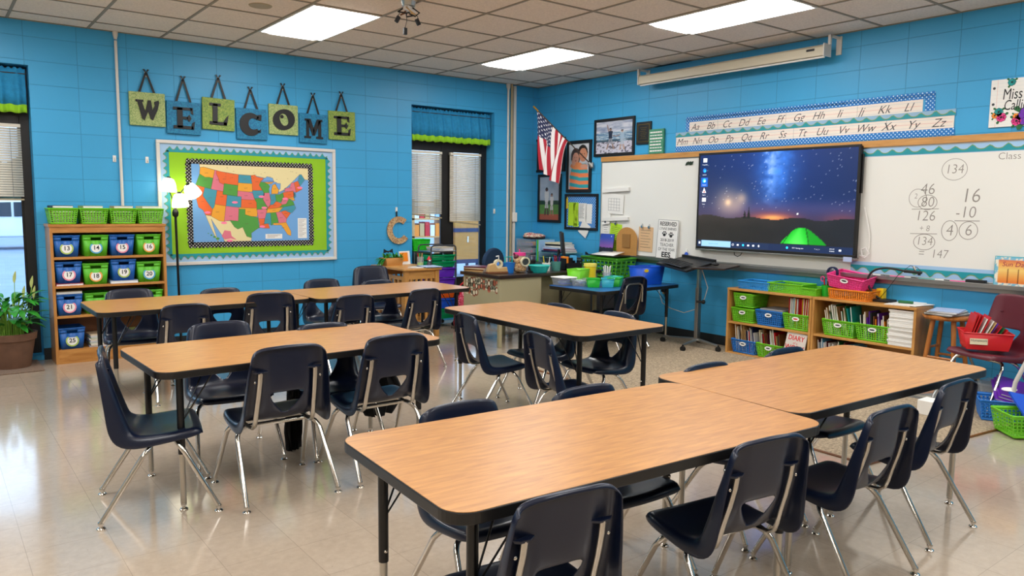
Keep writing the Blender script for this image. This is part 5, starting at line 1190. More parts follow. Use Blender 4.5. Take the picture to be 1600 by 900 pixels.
# RESERVED sign
t = onright('reserved_sign', 'tall white sign with black lettering and two paw prints beside the display', 'sign', -2.33, 1.078, -.04); t.rotation_euler = (R(-3), R(1.5), RW)
b = MB(); b.box(-.145, .145, -.012, 0, -.215, .215); b.build('board', 'paper', t, bevel=.002)
b = MB()
for a in ((-.145, .145, .210, .215), (-.145, .145, -.215, -.210), (-.145, -.140, -.21, .21), (.140, .145, -.21, .21)): b.box(a[0], a[1], -.0128, -.012, a[2], a[3])
b.build('edge_line', 'grey', t)
b = MB(); b.text('RESERVED', 0, .168, .062, -.013, bold=.02, sx=.86); b.text('LYNNE BARNES', 0, .115, .042, -.013, sx=.82); b.text('2018-2019', 0, -.010, .044, -.013, bold=.01); b.text('TEACHER', 0, -.062, .050, -.013, sx=.9); b.text('OF THE YEAR', 0, -.113, .046, -.013, sx=.86); b.text('EES', 0, -.172, .078, -.013, bold=.035, sx=1.15)
for x in (-.045, .05):
    z = .048 if x > 0 else .056; b.disc(x, z-.008, .020, -.013, -.012, 14, .017); [b.disc(x+dx, z+dz, .0075, -.013, -.012, 10, .011) for dx, dz in ((-.026, .008), (-.010, .024), (.010, .024), (.026, .008))]
b.build('lettering', 'black', t)
t = onright('magnet', 'small dark bow-shaped magnet at the top of the whiteboard left of the display', 'magnet', -2.57, 1.90, -.018)
b = MB(); [b.poly([(-.045+.03*k, -.02+.008*(k % 2)), (-.01+.03*k, -.012), (.0+.03*k, .022), (-.03+.03*k, .012)], -.008, 0) for k in range(3)]; b.build('cutout', 'tree_dark', t)
# sunset book on the tray
t = onright('picture_book', 'picture book with a sunset cover standing in the tray at the right edge', 'book', -5.76, .975, -.045)
b = MB(); b.box(-.165, .165, -.012, .004, -.115, .115); b.build('cover', 'aqua', t, bevel=.002)
def sun(u, v):
    c = lerp(hx('#f6d27a'), hx('#e8742c'), abs(v-.55)*2); c = lerp(c, hx('#b8547a'), max(0, v-.75)*2.5)
    if abs(((u*9) % 1)-.5) < .06 and v < .6: c = hx('#7a3a18')
    if u < .07 or u > .93 or v < .10 or v > .9: c = lerp(hx('#7fc0d8'), hx('#f0e6d0'), 1 if fbm(u*20, v*14, 3) > .5 else 0)
    return c
picture('cover_art', .32, .22, 50, 36, sun, t, y=-.0125)
b = MB(); b.text('Sun Days', -.02, .055, .05, -.0135, shear=.2); b.build('title', 'magenta', t)

# ================================================================ LOW SHELVES UNDER THE WHITEBOARD
def low_shelf(y0, y1, label):
    t = onright('low_bookshelf', label, 'bookshelf', y0, 0, 0, 'low maple bookshelves under the whiteboard'); L = y0-y1; D = .31
    for x in (0, L-.022): b = MB(); b.box(x, x+.022, -D, -.01, 0, .632); b.build('side_panel', 'maple_v', t, bevel=.002)
    b = MB(); b.box(-.0, L, -D-.005, -.01, .632, .654); b.build('top', 'maple', t, bevel=.003)
    for z in (.325, .022): b = MB(); b.box(.022, L-.022, -D+.004, -.014, z-.020, z); b.build('shelf', 'maple', t, bevel=.002)
    b = MB(); b.box(.022, L-.022, -.014, -.010, 0, .632); b.build('back_panel', 'maple', t)
low_shelf(-3.345, -4.247, 'low maple two-level bookshelf, left unit, under the display')
low_shelf(-4.252, -5.155, 'low maple two-level bookshelf, right unit, holding the tall stack of paper')
def rbask(label, y, z, w, d, h, color, x=-.165, **k): return basket(label, w, d, h, color, (x, y, z), RW+k.pop('rz', 0), **k)
g1 = 'plastic baskets on the low bookshelves'
rbask('lime basket stacked on another at the left end of the left low shelf', -3.52, .472, .225, .27, .135, 'lime', group=g1, nx=10)
rbask('lime basket underneath another at the left end of the left low shelf', -3.515, .326, .255, .27, .135, 'lime', group=g1, nx=11)
rbask('blue basket with a grey lid in the middle of the upper left low shelf', -3.805, .326, .285, .27, .145, 'sky_b' if 0 else 'blue', group=g1, nx=12)
b = MB(); b.box(-.12, .12, -.13, .13, 0, .014); tag(b.build('folder_box', 'grey', bevel=.003, loc=(-.165, -3.83, .475), rot=(0, 0, RW)), 'flat grey folder lying on the blue basket of the left low shelf', 'folder')
rbask('lime basket full of red comic books on the upper left low shelf', -4.09, .326, .27, .27, .145, 'lime', group=g1, nx=12, plate_m='white', platec='red')
rbask('blue basket of thin books on the bottom of the left low shelf', -3.537, .023, .275, .27, .13, 'blue', group=g1, nx=12)
rbask('lime basket of thin books on the bottom of the left low shelf', -3.82, .023, .275, .27, .13, 'lime', group=g1, nx=12)
rbask('lime basket of books in the left part of the right low shelf', -4.495, .326, .30, .27, .14, 'lime', group=g1, nx=13)
rbask('lime basket of books in the middle of the right low shelf, beside the paper stack', -4.80, .326, .30, .27, .14, 'lime', group=g1, nx=13)
BC = [('red', 'red'), ('white', 'white'), ('sky', 'light blue'), ('tan', 'tan'), ('dgrey', 'dark grey'), ('orange', 'orange'), ('darkgreen', 'dark green'), ('yellow', 'yellow'), ('purple', 'purple'), ('cream', 'cream'), ('teal', 'teal'), ('burgundy', 'maroon'), ('brown', 'brown'), ('navy', 'dark blue')]
def file_books(where, y0, y1, z, n, hmin, hmax, pal, x=-.165, lean=0.0, grp=None, dep=.17, jit=.12):
    """thin books standing on their bottom edge, covers facing sideways, spines to the room"""
    L = y0-y1; s = L/n
    for k in range(n):
        ci = pal[rnd.randrange(len(pal))]; m, cn = BC[ci]; hh = rnd.uniform(hmin, hmax); tk = s*rnd.uniform(.5, .72)
        b = MB(); b.m = 0; pg = rnd.random() < .5; b.box(-tk/2, tk/2, (dep/2-.002 if pg else -dep/2), (dep/2 if pg else -dep/2+.002), 0, hh); b.box(-tk/2, -tk/2+.0012, -dep/2, dep/2, 0, hh); b.box(tk/2-.0012, tk/2, -dep/2, dep/2, 0, hh); b.m = 1; b.box(-tk/2+.0012, tk/2-.0012, -dep/2+(.001 if pg else .002), dep/2-.002, .002, hh-.002)
        o = b.build('book', [m, 'paper'], loc=(x, y0-(k+.5)*s, z+.004), rot=(0, lean+rnd.uniform(-jit, jit)*.4, RW)); tag(o, '%s thin book in %s' % (cn, where), 'book', grp or 'books in '+where)
file_books('the red comics basket of the upper left low shelf', -3.985, -4.20, .332, 16, .27, .285, [0, 0, 0, 5, 7, 2, 1], jit=.05)
file_books('the blue bottom basket of the left low shelf', -3.43, -3.655, .028, 16, .20, .265, [1, 2, 3, 4, 9, 0, 13], lean=-.12)
file_books('the lime bottom basket of the left low shelf', -3.71, -3.94, .028, 15, .20, .275, [1, 3, 4, 9, 11, 12, 0], lean=-.16)
file_books('the left lime basket of the right low shelf', -4.375, -4.62, .332, 15, .21, .265, [4, 3, 9, 1, 10, 6, 12], lean=-.18)
file_books('the middle lime basket of the right low shelf', -4.68, -4.92, .332, 14, .17, .24, [5, 3, 9, 11, 8, 12, 4], lean=-.08)
file_books('the bottom of the right low shelf', -4.30, -4.72, .028, 22, .19, .25, [6, 1, 2, 9, 0, 11, 3], lean=-.12)
t = onright('picture_book', 'pale picture book with red title letters leaning at the bottom of the left low shelf', 'book', -4.105, .155, -.315); t.rotation_euler = (R(-12), R(4), RW)
b = MB(); b.box(-.10, .10, -.012, 0, -.128, .150); b.build('cover', mat('cover_pale', '#cfc6bc', .6), t, bevel=.002)
b = MB(); b.text('DIARY', 0, .10, .062, -.0128, bold=.02, sx=.9); b.text('of a', 0, .055, .03, -.0128); b.text('WORM', 0, .010, .066, -.0128, bold=.02, sx=.88); b.build('title', 'red', t)
b = MB(); b.tube([(-.05, -.014, -.09), (-.02, -.014, -.06), (.02, -.014, -.085), (.05, -.014, -.05)], .008, 8); b.build('cover_drawing', 'tan', t)
for k in range(19): b = MB(); b.m = 0; b.box(-.103, .103, -.135, .135, 0, .0145); tag(b.build('workbook', 'page_sheet' if 0 else ['white', 'paper'][k % 2], bevel=.002, loc=(-.165+rnd.uniform(-.006, .006), -5.035+rnd.uniform(-.006, .006), .326+.0155*k), rot=(0, 0, RW+rnd.uniform(-.02, .02))), 'thin white workbook in the tall paper stack of the right low shelf', 'workbook', 'workbooks stacked in the right low shelf')
for k in range(9): b = MB(); b.box(-.103, .103, -.135, .135, 0, .0145); tag(b.build('workbook', 'paper', bevel=.002, loc=(-.165+rnd.uniform(-.006, .006), -5.035, .024+.0155*k), rot=(0, 0, RW+rnd.uniform(-.02, .02))), 'thin white workbook in the low stack at the bottom of the right low shelf', 'workbook', 'workbooks at the bottom of the right low shelf')
# on top of the low shelves
g2 = 'trays on top of the low bookshelves'
rbask('flat sky blue tray on top of the left low shelf, farthest left', -3.62, .655, .36, .25, .075, mat('sky_plastic', '#2a8fd8', .35) and 'sky_plastic', nx=16, nz=4, plate=False, group=g2, taper=.93, hole=.36)
rbask('long flat lime tray on top of the left low shelf', -3.95, .655, .36, .25, .085, 'lime', nx=18, nz=4, plate=False, group=g2, taper=.94, hole=.3)
rbask('small lime tray at the joint of the two low shelves', -4.19, .655, .16, .25, .065, 'lime', nx=8, nz=3, plate=False, group=g2, taper=.94, hole=.2)
rbask('orange tray under the tilted pink basket on the right low shelf', -4.565, .655, .36, .26, .085, 'orange', nx=18, nz=5, plate=False, group=g2, taper=.94, hole=.34)
t_ = rbask('hot pink basket lying tilted on the orange tray', -4.52, .755, .33, .24, .11, 'pink', nx=14, nz=4, group=g2, taper=.85, hole=.16, platec='black'); t_.rotation_euler = (R(8), R(7), RW)
t = thing('pencil_cup', 'green cup of scissors and markers on the low shelf beside the pink basket', 'cup', (-.17, -4.30, .655))
b = MB(); b.lathe([(.0, 0), (.038, 0), (.045, .10), (.042, .10), (.036, .004), (0, .004)], seg=20); b.build('cup', 'green', t)
for k, (m, a, h_) in enumerate((('yellow', .3, .15), ('purple', 1.5, .17), ('red', 2.8, .16), ('black', 4.0, .17), ('orange', 5.2, .14))): b = MB(); b.tube([(.01*math.cos(a), .01*math.sin(a), .01), (.032*math.cos(a), .032*math.sin(a), h_)], .006, 8); b.build('marker', m, t)
b = MB(); b.ring(0, 0, .016, .006, -.004, .0, 14, .022); so = b.build('scissor_handle', 'pink', t, loc=(-.02, .03, .155), rot=(0, 0, RW)); 
t = thing('desk_fan', 'small dark blue round clip fan behind the green cup on the low shelf', 'fan', (-.12, -4.335, .655))
b = MB(); b.lathe([(0, 0), (.045, 0), (.04, .015), (.01, .02)], seg=18); b.cyl((0, 0, .015), (0, 0, .20), .008); b.build('stand', 'navy', t)
b = MB(); b.ring(0, 0, .045, .012, -.03, .0, 24); b.ring(0, 0, .022, .004, -.032, -.028, 18); b.disc(0, 0, .014, -.034, -.004, 14); [b.stroke([(.012*math.cos(a), .012*math.sin(a)), (.042*math.cos(a), .042*math.sin(a))], .003, -.031, -.028) for a in [math.pi*k/6 for k in range(12)]]; b.build('fan_cage', 'navy', t, loc=(-.01, 0, .215), rot=(0, 0, RW))
b = MB(); [b.poly([(0, 0), (.034*math.cos(a), .034*math.sin(a)), (.036*math.cos(a+.9), .036*math.sin(a+.9))], -.016, -.013) for a in (0, 2.1, 4.2)]; b.build('fan_blade', 'white', t, loc=(-.01, 0, .215), rot=(0, 0, RW))
b = MB(); b.box(-.03, .03, -.03, .03, 0, .105); tag(b.build('tape_box', 'yellow', bevel=.003, loc=(-.06, -4.74, .655), rot=(0, 0, RW)), 'small yellow box behind the base of the document camera', 'box')
t = thing('document_camera', 'black gooseneck document camera arching over the right low shelf', 'camera', (-.13, -4.80, .655))
b = MB(); slab(b, rrect(.065, .085, .02), 0, .022); b.build('base', 'black', t, bevel=.004)
b = MB(); pts = [(0, .03, .02), (-.02, .085, .06), (-.02, .13, .13), (-.01, .14, .20), (-.0, .105, .255), (.01, .02, .285), (.01, -.08, .283), (.01, -.16, .27)]
sm = []
for i in range(len(pts)-1):
    for k in range(4):
        p0, p1, p2, p3 = [Vector(pts[max(0, min(len(pts)-1, i+q))]) for q in (-1, 0, 1, 2)]; s = k/4
        sm.append(.5*((2*p1)+(p2-p0)*s+(2*p0-5*p1+4*p2-p3)*s*s+(3*p1-p0-3*p2+p3)*s**3))
sm.append(Vector(pts[-1])); b.tube(sm, .009, 10); b.build('gooseneck', 'black', t)
b = MB(); b.tube([(.01, -.15, .272), (.01, -.29, .268)], [.014, .011], 12); b.cyl((.01, -.27, .268), (.01, -.27, .245), .012); b.build('camera_head', 'black', t)
b = MB(); b.tube([(.01, -.29, .27), (.01, -.25, .31), (.02, -.19, .32), (.02, -.10, .24), (.03, -.02, .12), (.04, .05, .03), (.05, .10, .004)], .0025, 6); b.build('cable', 'black', t)
b = MB(); b.tube([(.01, -.24, .285), (.01, -.22, .315)], .009, 10); b.build('lamp_knob', 'nickel', t)
for k, (x, y, a) in enumerate(((-.16, -4.97, .1), (-.14, -5.05, -.15), (-.10, -5.02, .3))): book('worksheet', .20, .26, .004, 'paper', 'white worksheet lying on top of the right low shelf', 'paper', (x, y, .655+.0042*k), RW+a, 'worksheets on the right low shelf')
b = MB(); b.tube([(-.06, 0, .012), (0, .004, .012), (.05, 0, .012)], .012, 10); tag(b.build('marker_case', 'darkgreen', loc=(-.2, -5.02, .668), rot=(0, 0, RW+.2)), 'dark green glue pen lying on the worksheets', 'pen')

# ================================================================ RUG
b = MB(); b.add([(-2.42, -5.885, 0), (-.02, -6.165, 0), (-.02, -2.15, 0), (-2.36, -2.15, 0), (-2.42, -5.885, .009), (-.02, -6.165, .009), (-.02, -2.15, .009), (-2.36, -2.15, .009)], [(0, 1, 2, 3)[::-1], (4, 5, 6, 7), (0, 1, 5, 4), (1, 2, 6, 5), (2, 3, 7, 6), (3, 0, 4, 7)])
o = b.build('area_rug', 'rug'); tag(o, 'speckled tan carpet remnant covering the floor below the whiteboard', 'rug')
b = MB(); b.tube([(-2.36, -2.15, .006), (-2.42, -5.885, .006), (-.02, -6.165, .006)], .008, 6, smooth=False); b.build('bound_edge', 'brown', o)

# ================================================================ TEACHER'S DESK
t = thing('teacher_desk', 'beige metal office desk with a dark top and round stickers on its side', 'desk', (0, 0, 0))
DX0, DX1, DY0, DY1, DZ = -2.04, -.62, -1.90, -1.20, .735
b = MB(); b.box(DX0, DX1, DY0, DY1, DZ-.035, DZ); b.build('desk_top', 'desk_top', t, bevel=.005)
b = MB(); b.box(DX0+.03, DX0+.055, DY0+.03, DY1-.03, .30, DZ-.035); b.build('side_panel', 'beige_steel', t, bevel=.002)
b = MB(); b.box(DX0+.03, DX0+.57, DY0+.025, DY0+.05, .30, DZ-.035); b.build('pedestal_panel', 'beige_steel', t, bevel=.002)
b = MB(); b.box(DX0+.58, DX1-.04, DY0+.13, DY0+.15, .25, DZ-.035); b.build('modesty_panel', 'desk_dark', t, bevel=.002)
b = MB(); b.box(DX0+.055, DX0+.57, DY1-.06, DY1-.03, .30, DZ-.035); b.box(DX0+.55, DX0+.57, DY0+.05, DY1-.03, .30, DZ-.035); b.box(DX0+.055, DX0+.57, DY0+.05, DY1-.06, .29, .31); b.build('drawer_case', 'beige_steel', t)
for x in (DX0+.045, DX0+.55, DX1-.06):
    for y in (DY0+.045, DY1-.05): b = MB(); b.box(x-.018, x+.018, y-.018, y+.018, 0, DZ-.03); b.build('leg', 'beige_steel', t, bevel=.003)
sk = [mat('sticker_%d' % i, c, .6) for i, c in enumerate(('#8c4a34', '#d8ccb0', '#6a6a58', '#b86a50'))]
b = MB(); b.m = 0
for k in range(34):
    y = -1.25-(k % 14)*.044; z = .665-(k//14)*.062-rnd.uniform(0, .025)
    b.m = rnd.randrange(4); r = rnd.uniform(.026, .036)
    for q in range(12): pass
    c = [(DX0+.0288, y+r*math.cos(2*math.pi*q/12), z+r*1.15*math.sin(2*math.pi*q/12)) for q in range(12)]; b.add(c, [tuple(range(12))[::-1]])
    b.m = (b.m+1) % 4; c = [(DX0+.0282, y+r*.55*math.cos(2*math.pi*q/12), z+r*.7*math.sin(2*math.pi*q/12)) for q in range(12)]; b.add(c, [tuple(range(12))[::-1]])
b.build('round_stickers', sk, t)
Z = DZ+.001
for k in range(4): book('magazine', .21, .27, .013, ['tan', 'brown', 'beige', 'burgundy'][k], 'worn magazine in the low stack at the window end of the metal desk', 'magazine', (-1.88, -1.34, Z+.0135*k), .2+.07*k, 'magazines on the metal desk')
t = thing('tape_dispenser', 'large tan tape dispenser on the left front corner of the metal desk', 'tape dispenser', (-1.89, -1.66, Z), -.25)
b = MB(); b.poly([(-.11, .018), (.11, .018), (.105, .07), (.06, .062), (.0, .05), (-.04, .105), (-.09, .09)], -.035, .035); b.build('body', 'tan', t, bevel=.005)
b = MB(); b.box(-.112, .112, -.038, .038, 0, .018); b.build('base', 'brown', t, bevel=.003)
b = MB(); b.ring(.012, .098, .035, .022, -.022, .022, 24); b.build('tape_roll', 'cream', t)
t = thing('pail', 'small blue plastic pail with a square handle on the metal desk', 'bucket', (-1.755, -1.68, Z))
b = MB(); b.lathe([(0, 0), (.052, 0), (.068, .105), (.072, .108), (.066, .108), (.05, .004), (0, .004)], seg=24); b.build('body', 'blue', t)
b = MB(); b.tube([(-.045, 0, .105), (-.045, 0, .165), (.045, 0, .165), (.045, 0, .105)], .008, 8, smooth=False); b.build('handle', 'teal', t)
t = thing('figurine', 'brown decorated figurine holding a cream apple-shaped clock on the metal desk', 'ornament', (-1.625, -1.70, Z))
b = MB(); b.sph((-.02, 0, .055), .062, 16, 10, (1, .8, .9)); b.sph((-.03, 0, .125), .042, 14, 8); b.sph((.03, .0, .045), .05, 14, 8); b.build('body', 'pat_letter', t)
b = MB(); b.sph((-.045, 0, .165), .028, 12, 8); b.cyl((-.06, 0, .17), (-.075, 0, .205), .007); b.build('hat', 'burgundy', t)
b = MB(); b.ring(.03, .115, .052, .014, -.065, -.045, 28, .042); b.build('clock_rim', 'cream', t); b = MB(); b.disc(.03, .115, .050, -.058, -.046, 28, .040); b.build('clock_face', 'dgrey', t)
t = thing('scissors', 'pair of black-handled scissors lying beside the figurine on the metal desk', 'scissors', (-1.56, -1.78, Z+.012))
b = MB(); b.ring(0, 0, .022, .008, -.006, .006, 16); b.ring(.045, .004, .022, .008, -.006, .006, 16); b.build('handles', 'black', t, rot=(R(90), 0, .2)); b = MB(); b.cbox((-.05, .02, 0), (.09, .012, .003), (0, 0, -.3)); b.build('blades', 'chrome', t)
t = thing('jar', 'glass candle jar with a pink lid behind the blue pail on the metal desk', 'jar', (-1.47, -1.50, Z))
b = MB(); b.lathe([(0, 0), (.06, 0), (.062, .16), (.0, .16)], seg=22); b.build('jar_glass', 'beige', t); b = MB(); b.lathe([(0, .161), (.068, .161), (.068, .192), (0, .196)], seg=22); b.cyl((0, 0, .19), (0, 0, .23), .006); b.build('lid', 'pink', t)
t = thing('pump_bottle', 'blue soap bottle with a white pump on the metal desk', 'bottle', (-1.66, -1.38, Z))
b = MB(); b.lathe([(0, 0), (.032, 0), (.034, .07), (.015, .10), (.012, .11)], seg=18); b.build('bottle', 'blue', t); b = MB(); b.cyl((0, 0, .105), (0, 0, .155), .006); b.tube([(0, 0, .155), (-.035, 0, .150)], .007, 8); b.build('pump', 'white', t)
t = thing('bowl', 'teal plastic bowl on the front edge of the metal desk', 'bowl', (-1.44, -1.80, Z))
b = MB(); b.lathe([(0, 0), (.078, 0), (.112, .070), (.118, .073), (.108, .073), (.074, .006), (0, .006)], seg=28); b.build('bowl_body', 'teal', t); b = MB(); b.lathe([(.113, .070), (.120, .073), (.113, .078)], seg=28); b.build('rim', 'turquoise', t)
def cup(label, x, y, r, h, m, pens, z=Z, nm='pen_cup'):
    t = thing(nm, label, 'cup', (x, y, z))
    b = MB(); b.lathe([(0, 0), (r*.85, 0), (r, h), (r*.93, h), (r*.8, .004), (0, .004)], seg=20); b.build('cup', m, t)
    for k, c in enumerate(pens):
        a = 2*math.pi*k/len(pens)+.4; b = MB(); b.tube([(r*.3*math.cos(a), r*.3*math.sin(a), .006), (r*.85*math.cos(a), r*.85*math.sin(a), h+.05+.012*(k % 3))], .0045, 7); b.build('pen', c, t)
cup('white mug of dark pens beside the teal bowl on the metal desk', -1.275, -1.72, .045, .09, 'paper', ['black', 'navy', 'yellow', 'black', 'white'])
cup('teal glass of markers on the metal desk', -1.13, -1.71, .055, .10, 'teal_clear', ['navy', 'magenta', 'darkgreen', 'blue', 'red', 'navy', 'purple'])
cup('black wire cup behind the white mug on the metal desk', -1.30, -1.50, .045, .10, 'black', ['black', 'dgrey', 'navy', 'black'])
t = thing('desk_organizer', 'black desk organizer holding an orange pack on the metal desk', 'organizer', (-.91, -1.68, Z))
b = MB(); b.box(-.10, .10, -.06, .06, 0, .008); [b.box(x, x+.006, -.06, .06, 0, .13-.03*abs(x) if x < 0 else .10) for x in (-.10, -.04, .03, .094)]; b.box(-.10, .10, .054, .06, 0, .13); b.box(-.10, .10, -.06, -.054, 0, .075); b.build('tray', 'black', t)
b = MB(); b.box(-.09, -.045, -.04, .04, .01, .145); b.build('orange_pack', 'orange', t, bevel=.003); b = MB(); b.box(-.03, .025, -.03, .03, .01, .13); b.build('card_pack', 'black', t); b = MB(); b.box(.04, .085, -.03, .04, .01, .15); b.build('blue_pack', 'sky', t, bevel=.003)
t = thing('printer', 'small black boxy printer at the right end of the metal desk', 'printer', (-.745, -1.50, Z))
b = MB(); b.box(-.11, .11, -.10, .12, 0, .115); b.build('body', 'black', t, bevel=.008); b = MB(); b.box(-.08, .08, -.103, -.098, .085, .10); b.disc(.08, .06, .008, -.104, -.10, 12); b.build('panel', 'nickel', t)
t = thing('monitor', 'thin black computer monitor seen edge-on at the back of the metal desk', 'monitor', (-.72, -1.33, Z), R(52))
b = MB(); b.cbox((0, -.01, .27), (.42, .03, .26), (R(-6), 0, 0)); b.build('display', 'black', t, bevel=.006); b = MB(); b.cyl((0, .03, .01), (0, .03, .20), .016); b.lathe([(0, 0), (.09, 0), (.085, .012), (0, .014)], seg=24); b.build('stand', 'black', t)
# low cabinet along the right wall in the corner
t = thing('low_cabinet', 'low white counter in the room corner, hidden behind the metal desk', 'cabinet', (-.25, -.55, 0))
b = MB(); b.box(-.22, .235, -.50, .48, 0, .70); b.build('body', 'pipe_white', t, bevel=.004); b = MB(); b.box(-.235, .24, -.51, .49, .70, .725); b.build('counter', 'desk_top', t, bevel=.003)
t = thing('drawer_tower', 'clear plastic drawer tower with colourful contents on the corner counter', 'drawers', (-.22, -.20, .726))
b = MB(); 
for z in (0, .09, .18, .27): b.box(-.16, .16, -.15, .15, z, z+.006)
for x in (-.16, .154): b.box(x, x+.006, -.15, .15, 0, .27)
b.build('case', 'clear_plastic', t)
for k, (m1, m2) in enumerate((('purple', 'lav'), ('lblue', 'pink'), ('orange', 'purple'))):
    b = MB(); frustum(b, .29, .28, .295, .285, .010+.09*k, .078+.09*k); d_ = b.build('drawer', 'clear_plastic', t, solid=.002)
    for q in range(4): b = MB(); b.box(-.13+.065*q, -.085+.065*q, -.10, .09, .014+.09*k, .045+.09*k+.01*(q % 2)); b.build('contents', m1 if q % 2 else m2, d_)
b = MB(); b.sph((0, 0, .03), .15, 18, 10, (1.05, .9, .25)); b.sph((-.06, .02, .055), .08, 14, 8, (1, 1, .3)); o = b.build('folded_blanket', 'pat_flower', loc=(-.20, -.20, 1.006)); tag(o, 'bunched flowered cloth on top of the clear drawer tower', 'cloth')
b = MB(); b.sph((0, 0, 0), .14, 18, 8, (1.15, 1.0, .12)); tag(b.build('folded_cloth', 'black_cloth', loc=(-.20, -.20, 1.012)), 'black cloth under the flowered one on the drawer tower', 'cloth')
for k, (y, m, cn) in enumerate(((-.405, 'turquoise', 'turquoise'), (-.428, 'lime', 'lime'), (-.452, 'lblue', 'pale blue'))):
    b = MB(); b.box(-.13, .13, -.009, .009, 0, .27); tag(b.build('binder', m, bevel=.002, loc=(-.2, y, .727)), '%s binder standing on edge beside the drawer tower' % cn, 'binder')
t = thing('paper_tray', 'low clear letter tray stack on the corner counter beside the binders', 'tray', (-.20, -.72, .726))
b = MB(); [b.box(-.16, .16, -.24, .24, z, z+.005) for z in (0, .06, .12)]; [b.box(-.16, -.155, y, y+.005, 0, .125) for y in (-.24, .235)]; [b.box(.155, .16, y, y+.005, 0, .125) for y in (-.24, .235)]; b.build('tray_frame', 'teal_clear', t)
for k, (m, dx, rz) in enumerate((('navy', 0, .05), ('magenta', .01, -.04), ('lav', -.01, .1), ('paper', .0, -.08), ('black', .01, .15), ('cream', -.01, .06))):
    book('book', .24, .40-.03*k, .020, m, '%s in the pile on the corner letter tray' % ['dark blue book', 'magenta book', 'lilac book', 'white book', 'black folder', 'cream folder'][k], 'book', (-.20+dx, -.70, .852+.021*k), rz, 'books piled on the corner counter')
# office chair
t = thing('office_chair', 'dark blue swivel chair with a rounded back behind the metal desk', 'chair', (-.98, -.72, 0), R(205))
b = MB()
for k in range(5):
    a = 2*math.pi*k/5; b.tube([(0, 0, .11), (.27*math.cos(a), .27*math.sin(a), .07)], [.02, .012], 8)
b.build('star_base', 'black', t)
for k in range(5):
    a = 2*math.pi*k/5; b = MB(); b.lathe([(0, -.012), (.026, -.012), (.028, 0), (.026, .012), (0, .012)], (.27*math.cos(a), .27*math.sin(a), .028), 16, 'y'); b.cyl((.27*math.cos(a), .27*math.sin(a), .03), (.27*math.cos(a), .27*math.sin(a), .075), .008); b.build('caster', 'black', t)
b = MB(); b.cyl((0, 0, .1), (0, 0, .44), .025); b.build('gas_lift', 'black', t)
b = MB(); slab(b, rrect(.24, .24, .10), .44, .51); b.build('seat', mat('blue_fabric', '#12304e', .85, nb=.3, nscale=300), t, bevel=.02, seg=3)
b = MB(); b.poly([(-.22, .60), (.22, .60), (.25, .75)]+[(.25*math.cos(a), .75+.17*math.sin(a)) for a in [math.pi*k/14 for k in range(1, 14)]]+[(-.25, .75)], -.27, -.22); b.build('backrest', 'blue_fabric', t, bevel=.02, seg=3)
b = MB(); b.tube([(0, -.05, .44), (0, -.25, .47), (0, -.28, .62)], .018, 8); b.build('back_bracket', 'black', t)

# ================================================================ BLUE ACTIVITY TABLE
activity_table(-.855, -2.335, -1.0+4, 'blue topped activity table with plastic bins beside the metal desk', 1.25, .77, .62, 'blue_laminate', None)
ZB = .622
def tub(label, x, y, w, d, h, m, z=ZB, rz=0, nm='plastic_bin', lid=None, grp=None, fill=None):
    t = thing(nm, label, 'bin', (x, y, z), rz, grp)
    b = MB(); frustum(b, w*.84, d*.84, w, d, 0, h); b.build('tub', m, t, solid=.003)
    b = MB(); b.tube([(-w/2, -d/2, h), (w/2, -d/2, h), (w/2, d/2, h), (-w/2, d/2, h), (-w/2, -d/2, h)], .004, 6); b.build('rim', m, t)
    if lid: b = MB(); b.box(-w/2-.006, w/2+.006, -d/2-.006, d/2+.006, h, h+.012); b.build('lid', lid, t, bevel=.004)
    if fill:
        for k, c in enumerate(fill): b = MB(); b.cbox((rnd.uniform(-.02, .02), rnd.uniform(-.02, .02), .02+.014*k), (w*.6, d*.5, .012), (0, 0, k*.5)); b.build('contents', c, t)
    return t
tub('clear lidded box at the left end of the blue table, farther one', -1.34, -2.08, .17, .20, .075, 'clear_plastic', lid='paper', fill=['royal', 'lblue', 'royal'])
tub('clear lidded box at the left end of the blue table, nearer one', -1.23, -2.20, .20, .14, .060, 'clear_plastic', rz=.7, lid='clear_plastic', fill=['grey', 'lav', 'paper'])
tub('lime bin near the yellow canister on the blue table', -1.13, -2.07, .20, .16, .155, 'lime', fill=['yellow', 'yellow', 'lime_note'], rz=.3)
tub('small bright green bin at the front of the blue table, leftmost', -1.21, -2.38, .15, .13, .085, 'green', rz=.9)
tub('small sky blue bin at the front of the blue table', -1.085, -2.46, .15, .13, .085, 'aqua', rz=.8)
tub('small bright green bin at the front of the blue table, beside the chair back', -.955, -2.44, .15, .13, .085, 'green', rz=.5)
tub('small turquoise bin behind the front green one on the blue table', -.86, -2.32, .16, .13, .085, 'turquoise', rz=.2)
t = thing('canister', 'yellow canister with a pale yellow lid at the back of the blue table', 'canister', (-.942, -2.05, ZB))
b = MB(); b.lathe([(0, 0), (.060, 0), (.064, .175), (0, .175)], seg=24); b.build('body', 'yellow', t); b = MB(); b.lathe([(0, .175), (.070, .175), (.070, .205), (0, .207)], seg=24); b.build('lid', mat('pale_yellow', '#f4dd60', .5), t)
t = thing('utensil_cup', 'clear cup of white plastic utensils on the blue table', 'cup', (-.70, -2.06, ZB))
b = MB(); b.lathe([(0, 0), (.040, 0), (.052, .10)], seg=20); b.build('cup', 'clear_plastic', t, solid=.002)
for k in range(9): a = k*.7; b = MB(); b.tube([(.015*math.cos(a), .015*math.sin(a), .005), (.04*math.cos(a), .04*math.sin(a), .16+.008*(k % 3))], .006, 6); b.build('utensil', 'paper', t)
t = tub('large royal blue storage bin at the right end of the blue table', -.50, -2.45, .30, .23, .185, 'royal', rz=-.12, nm='storage_bin')
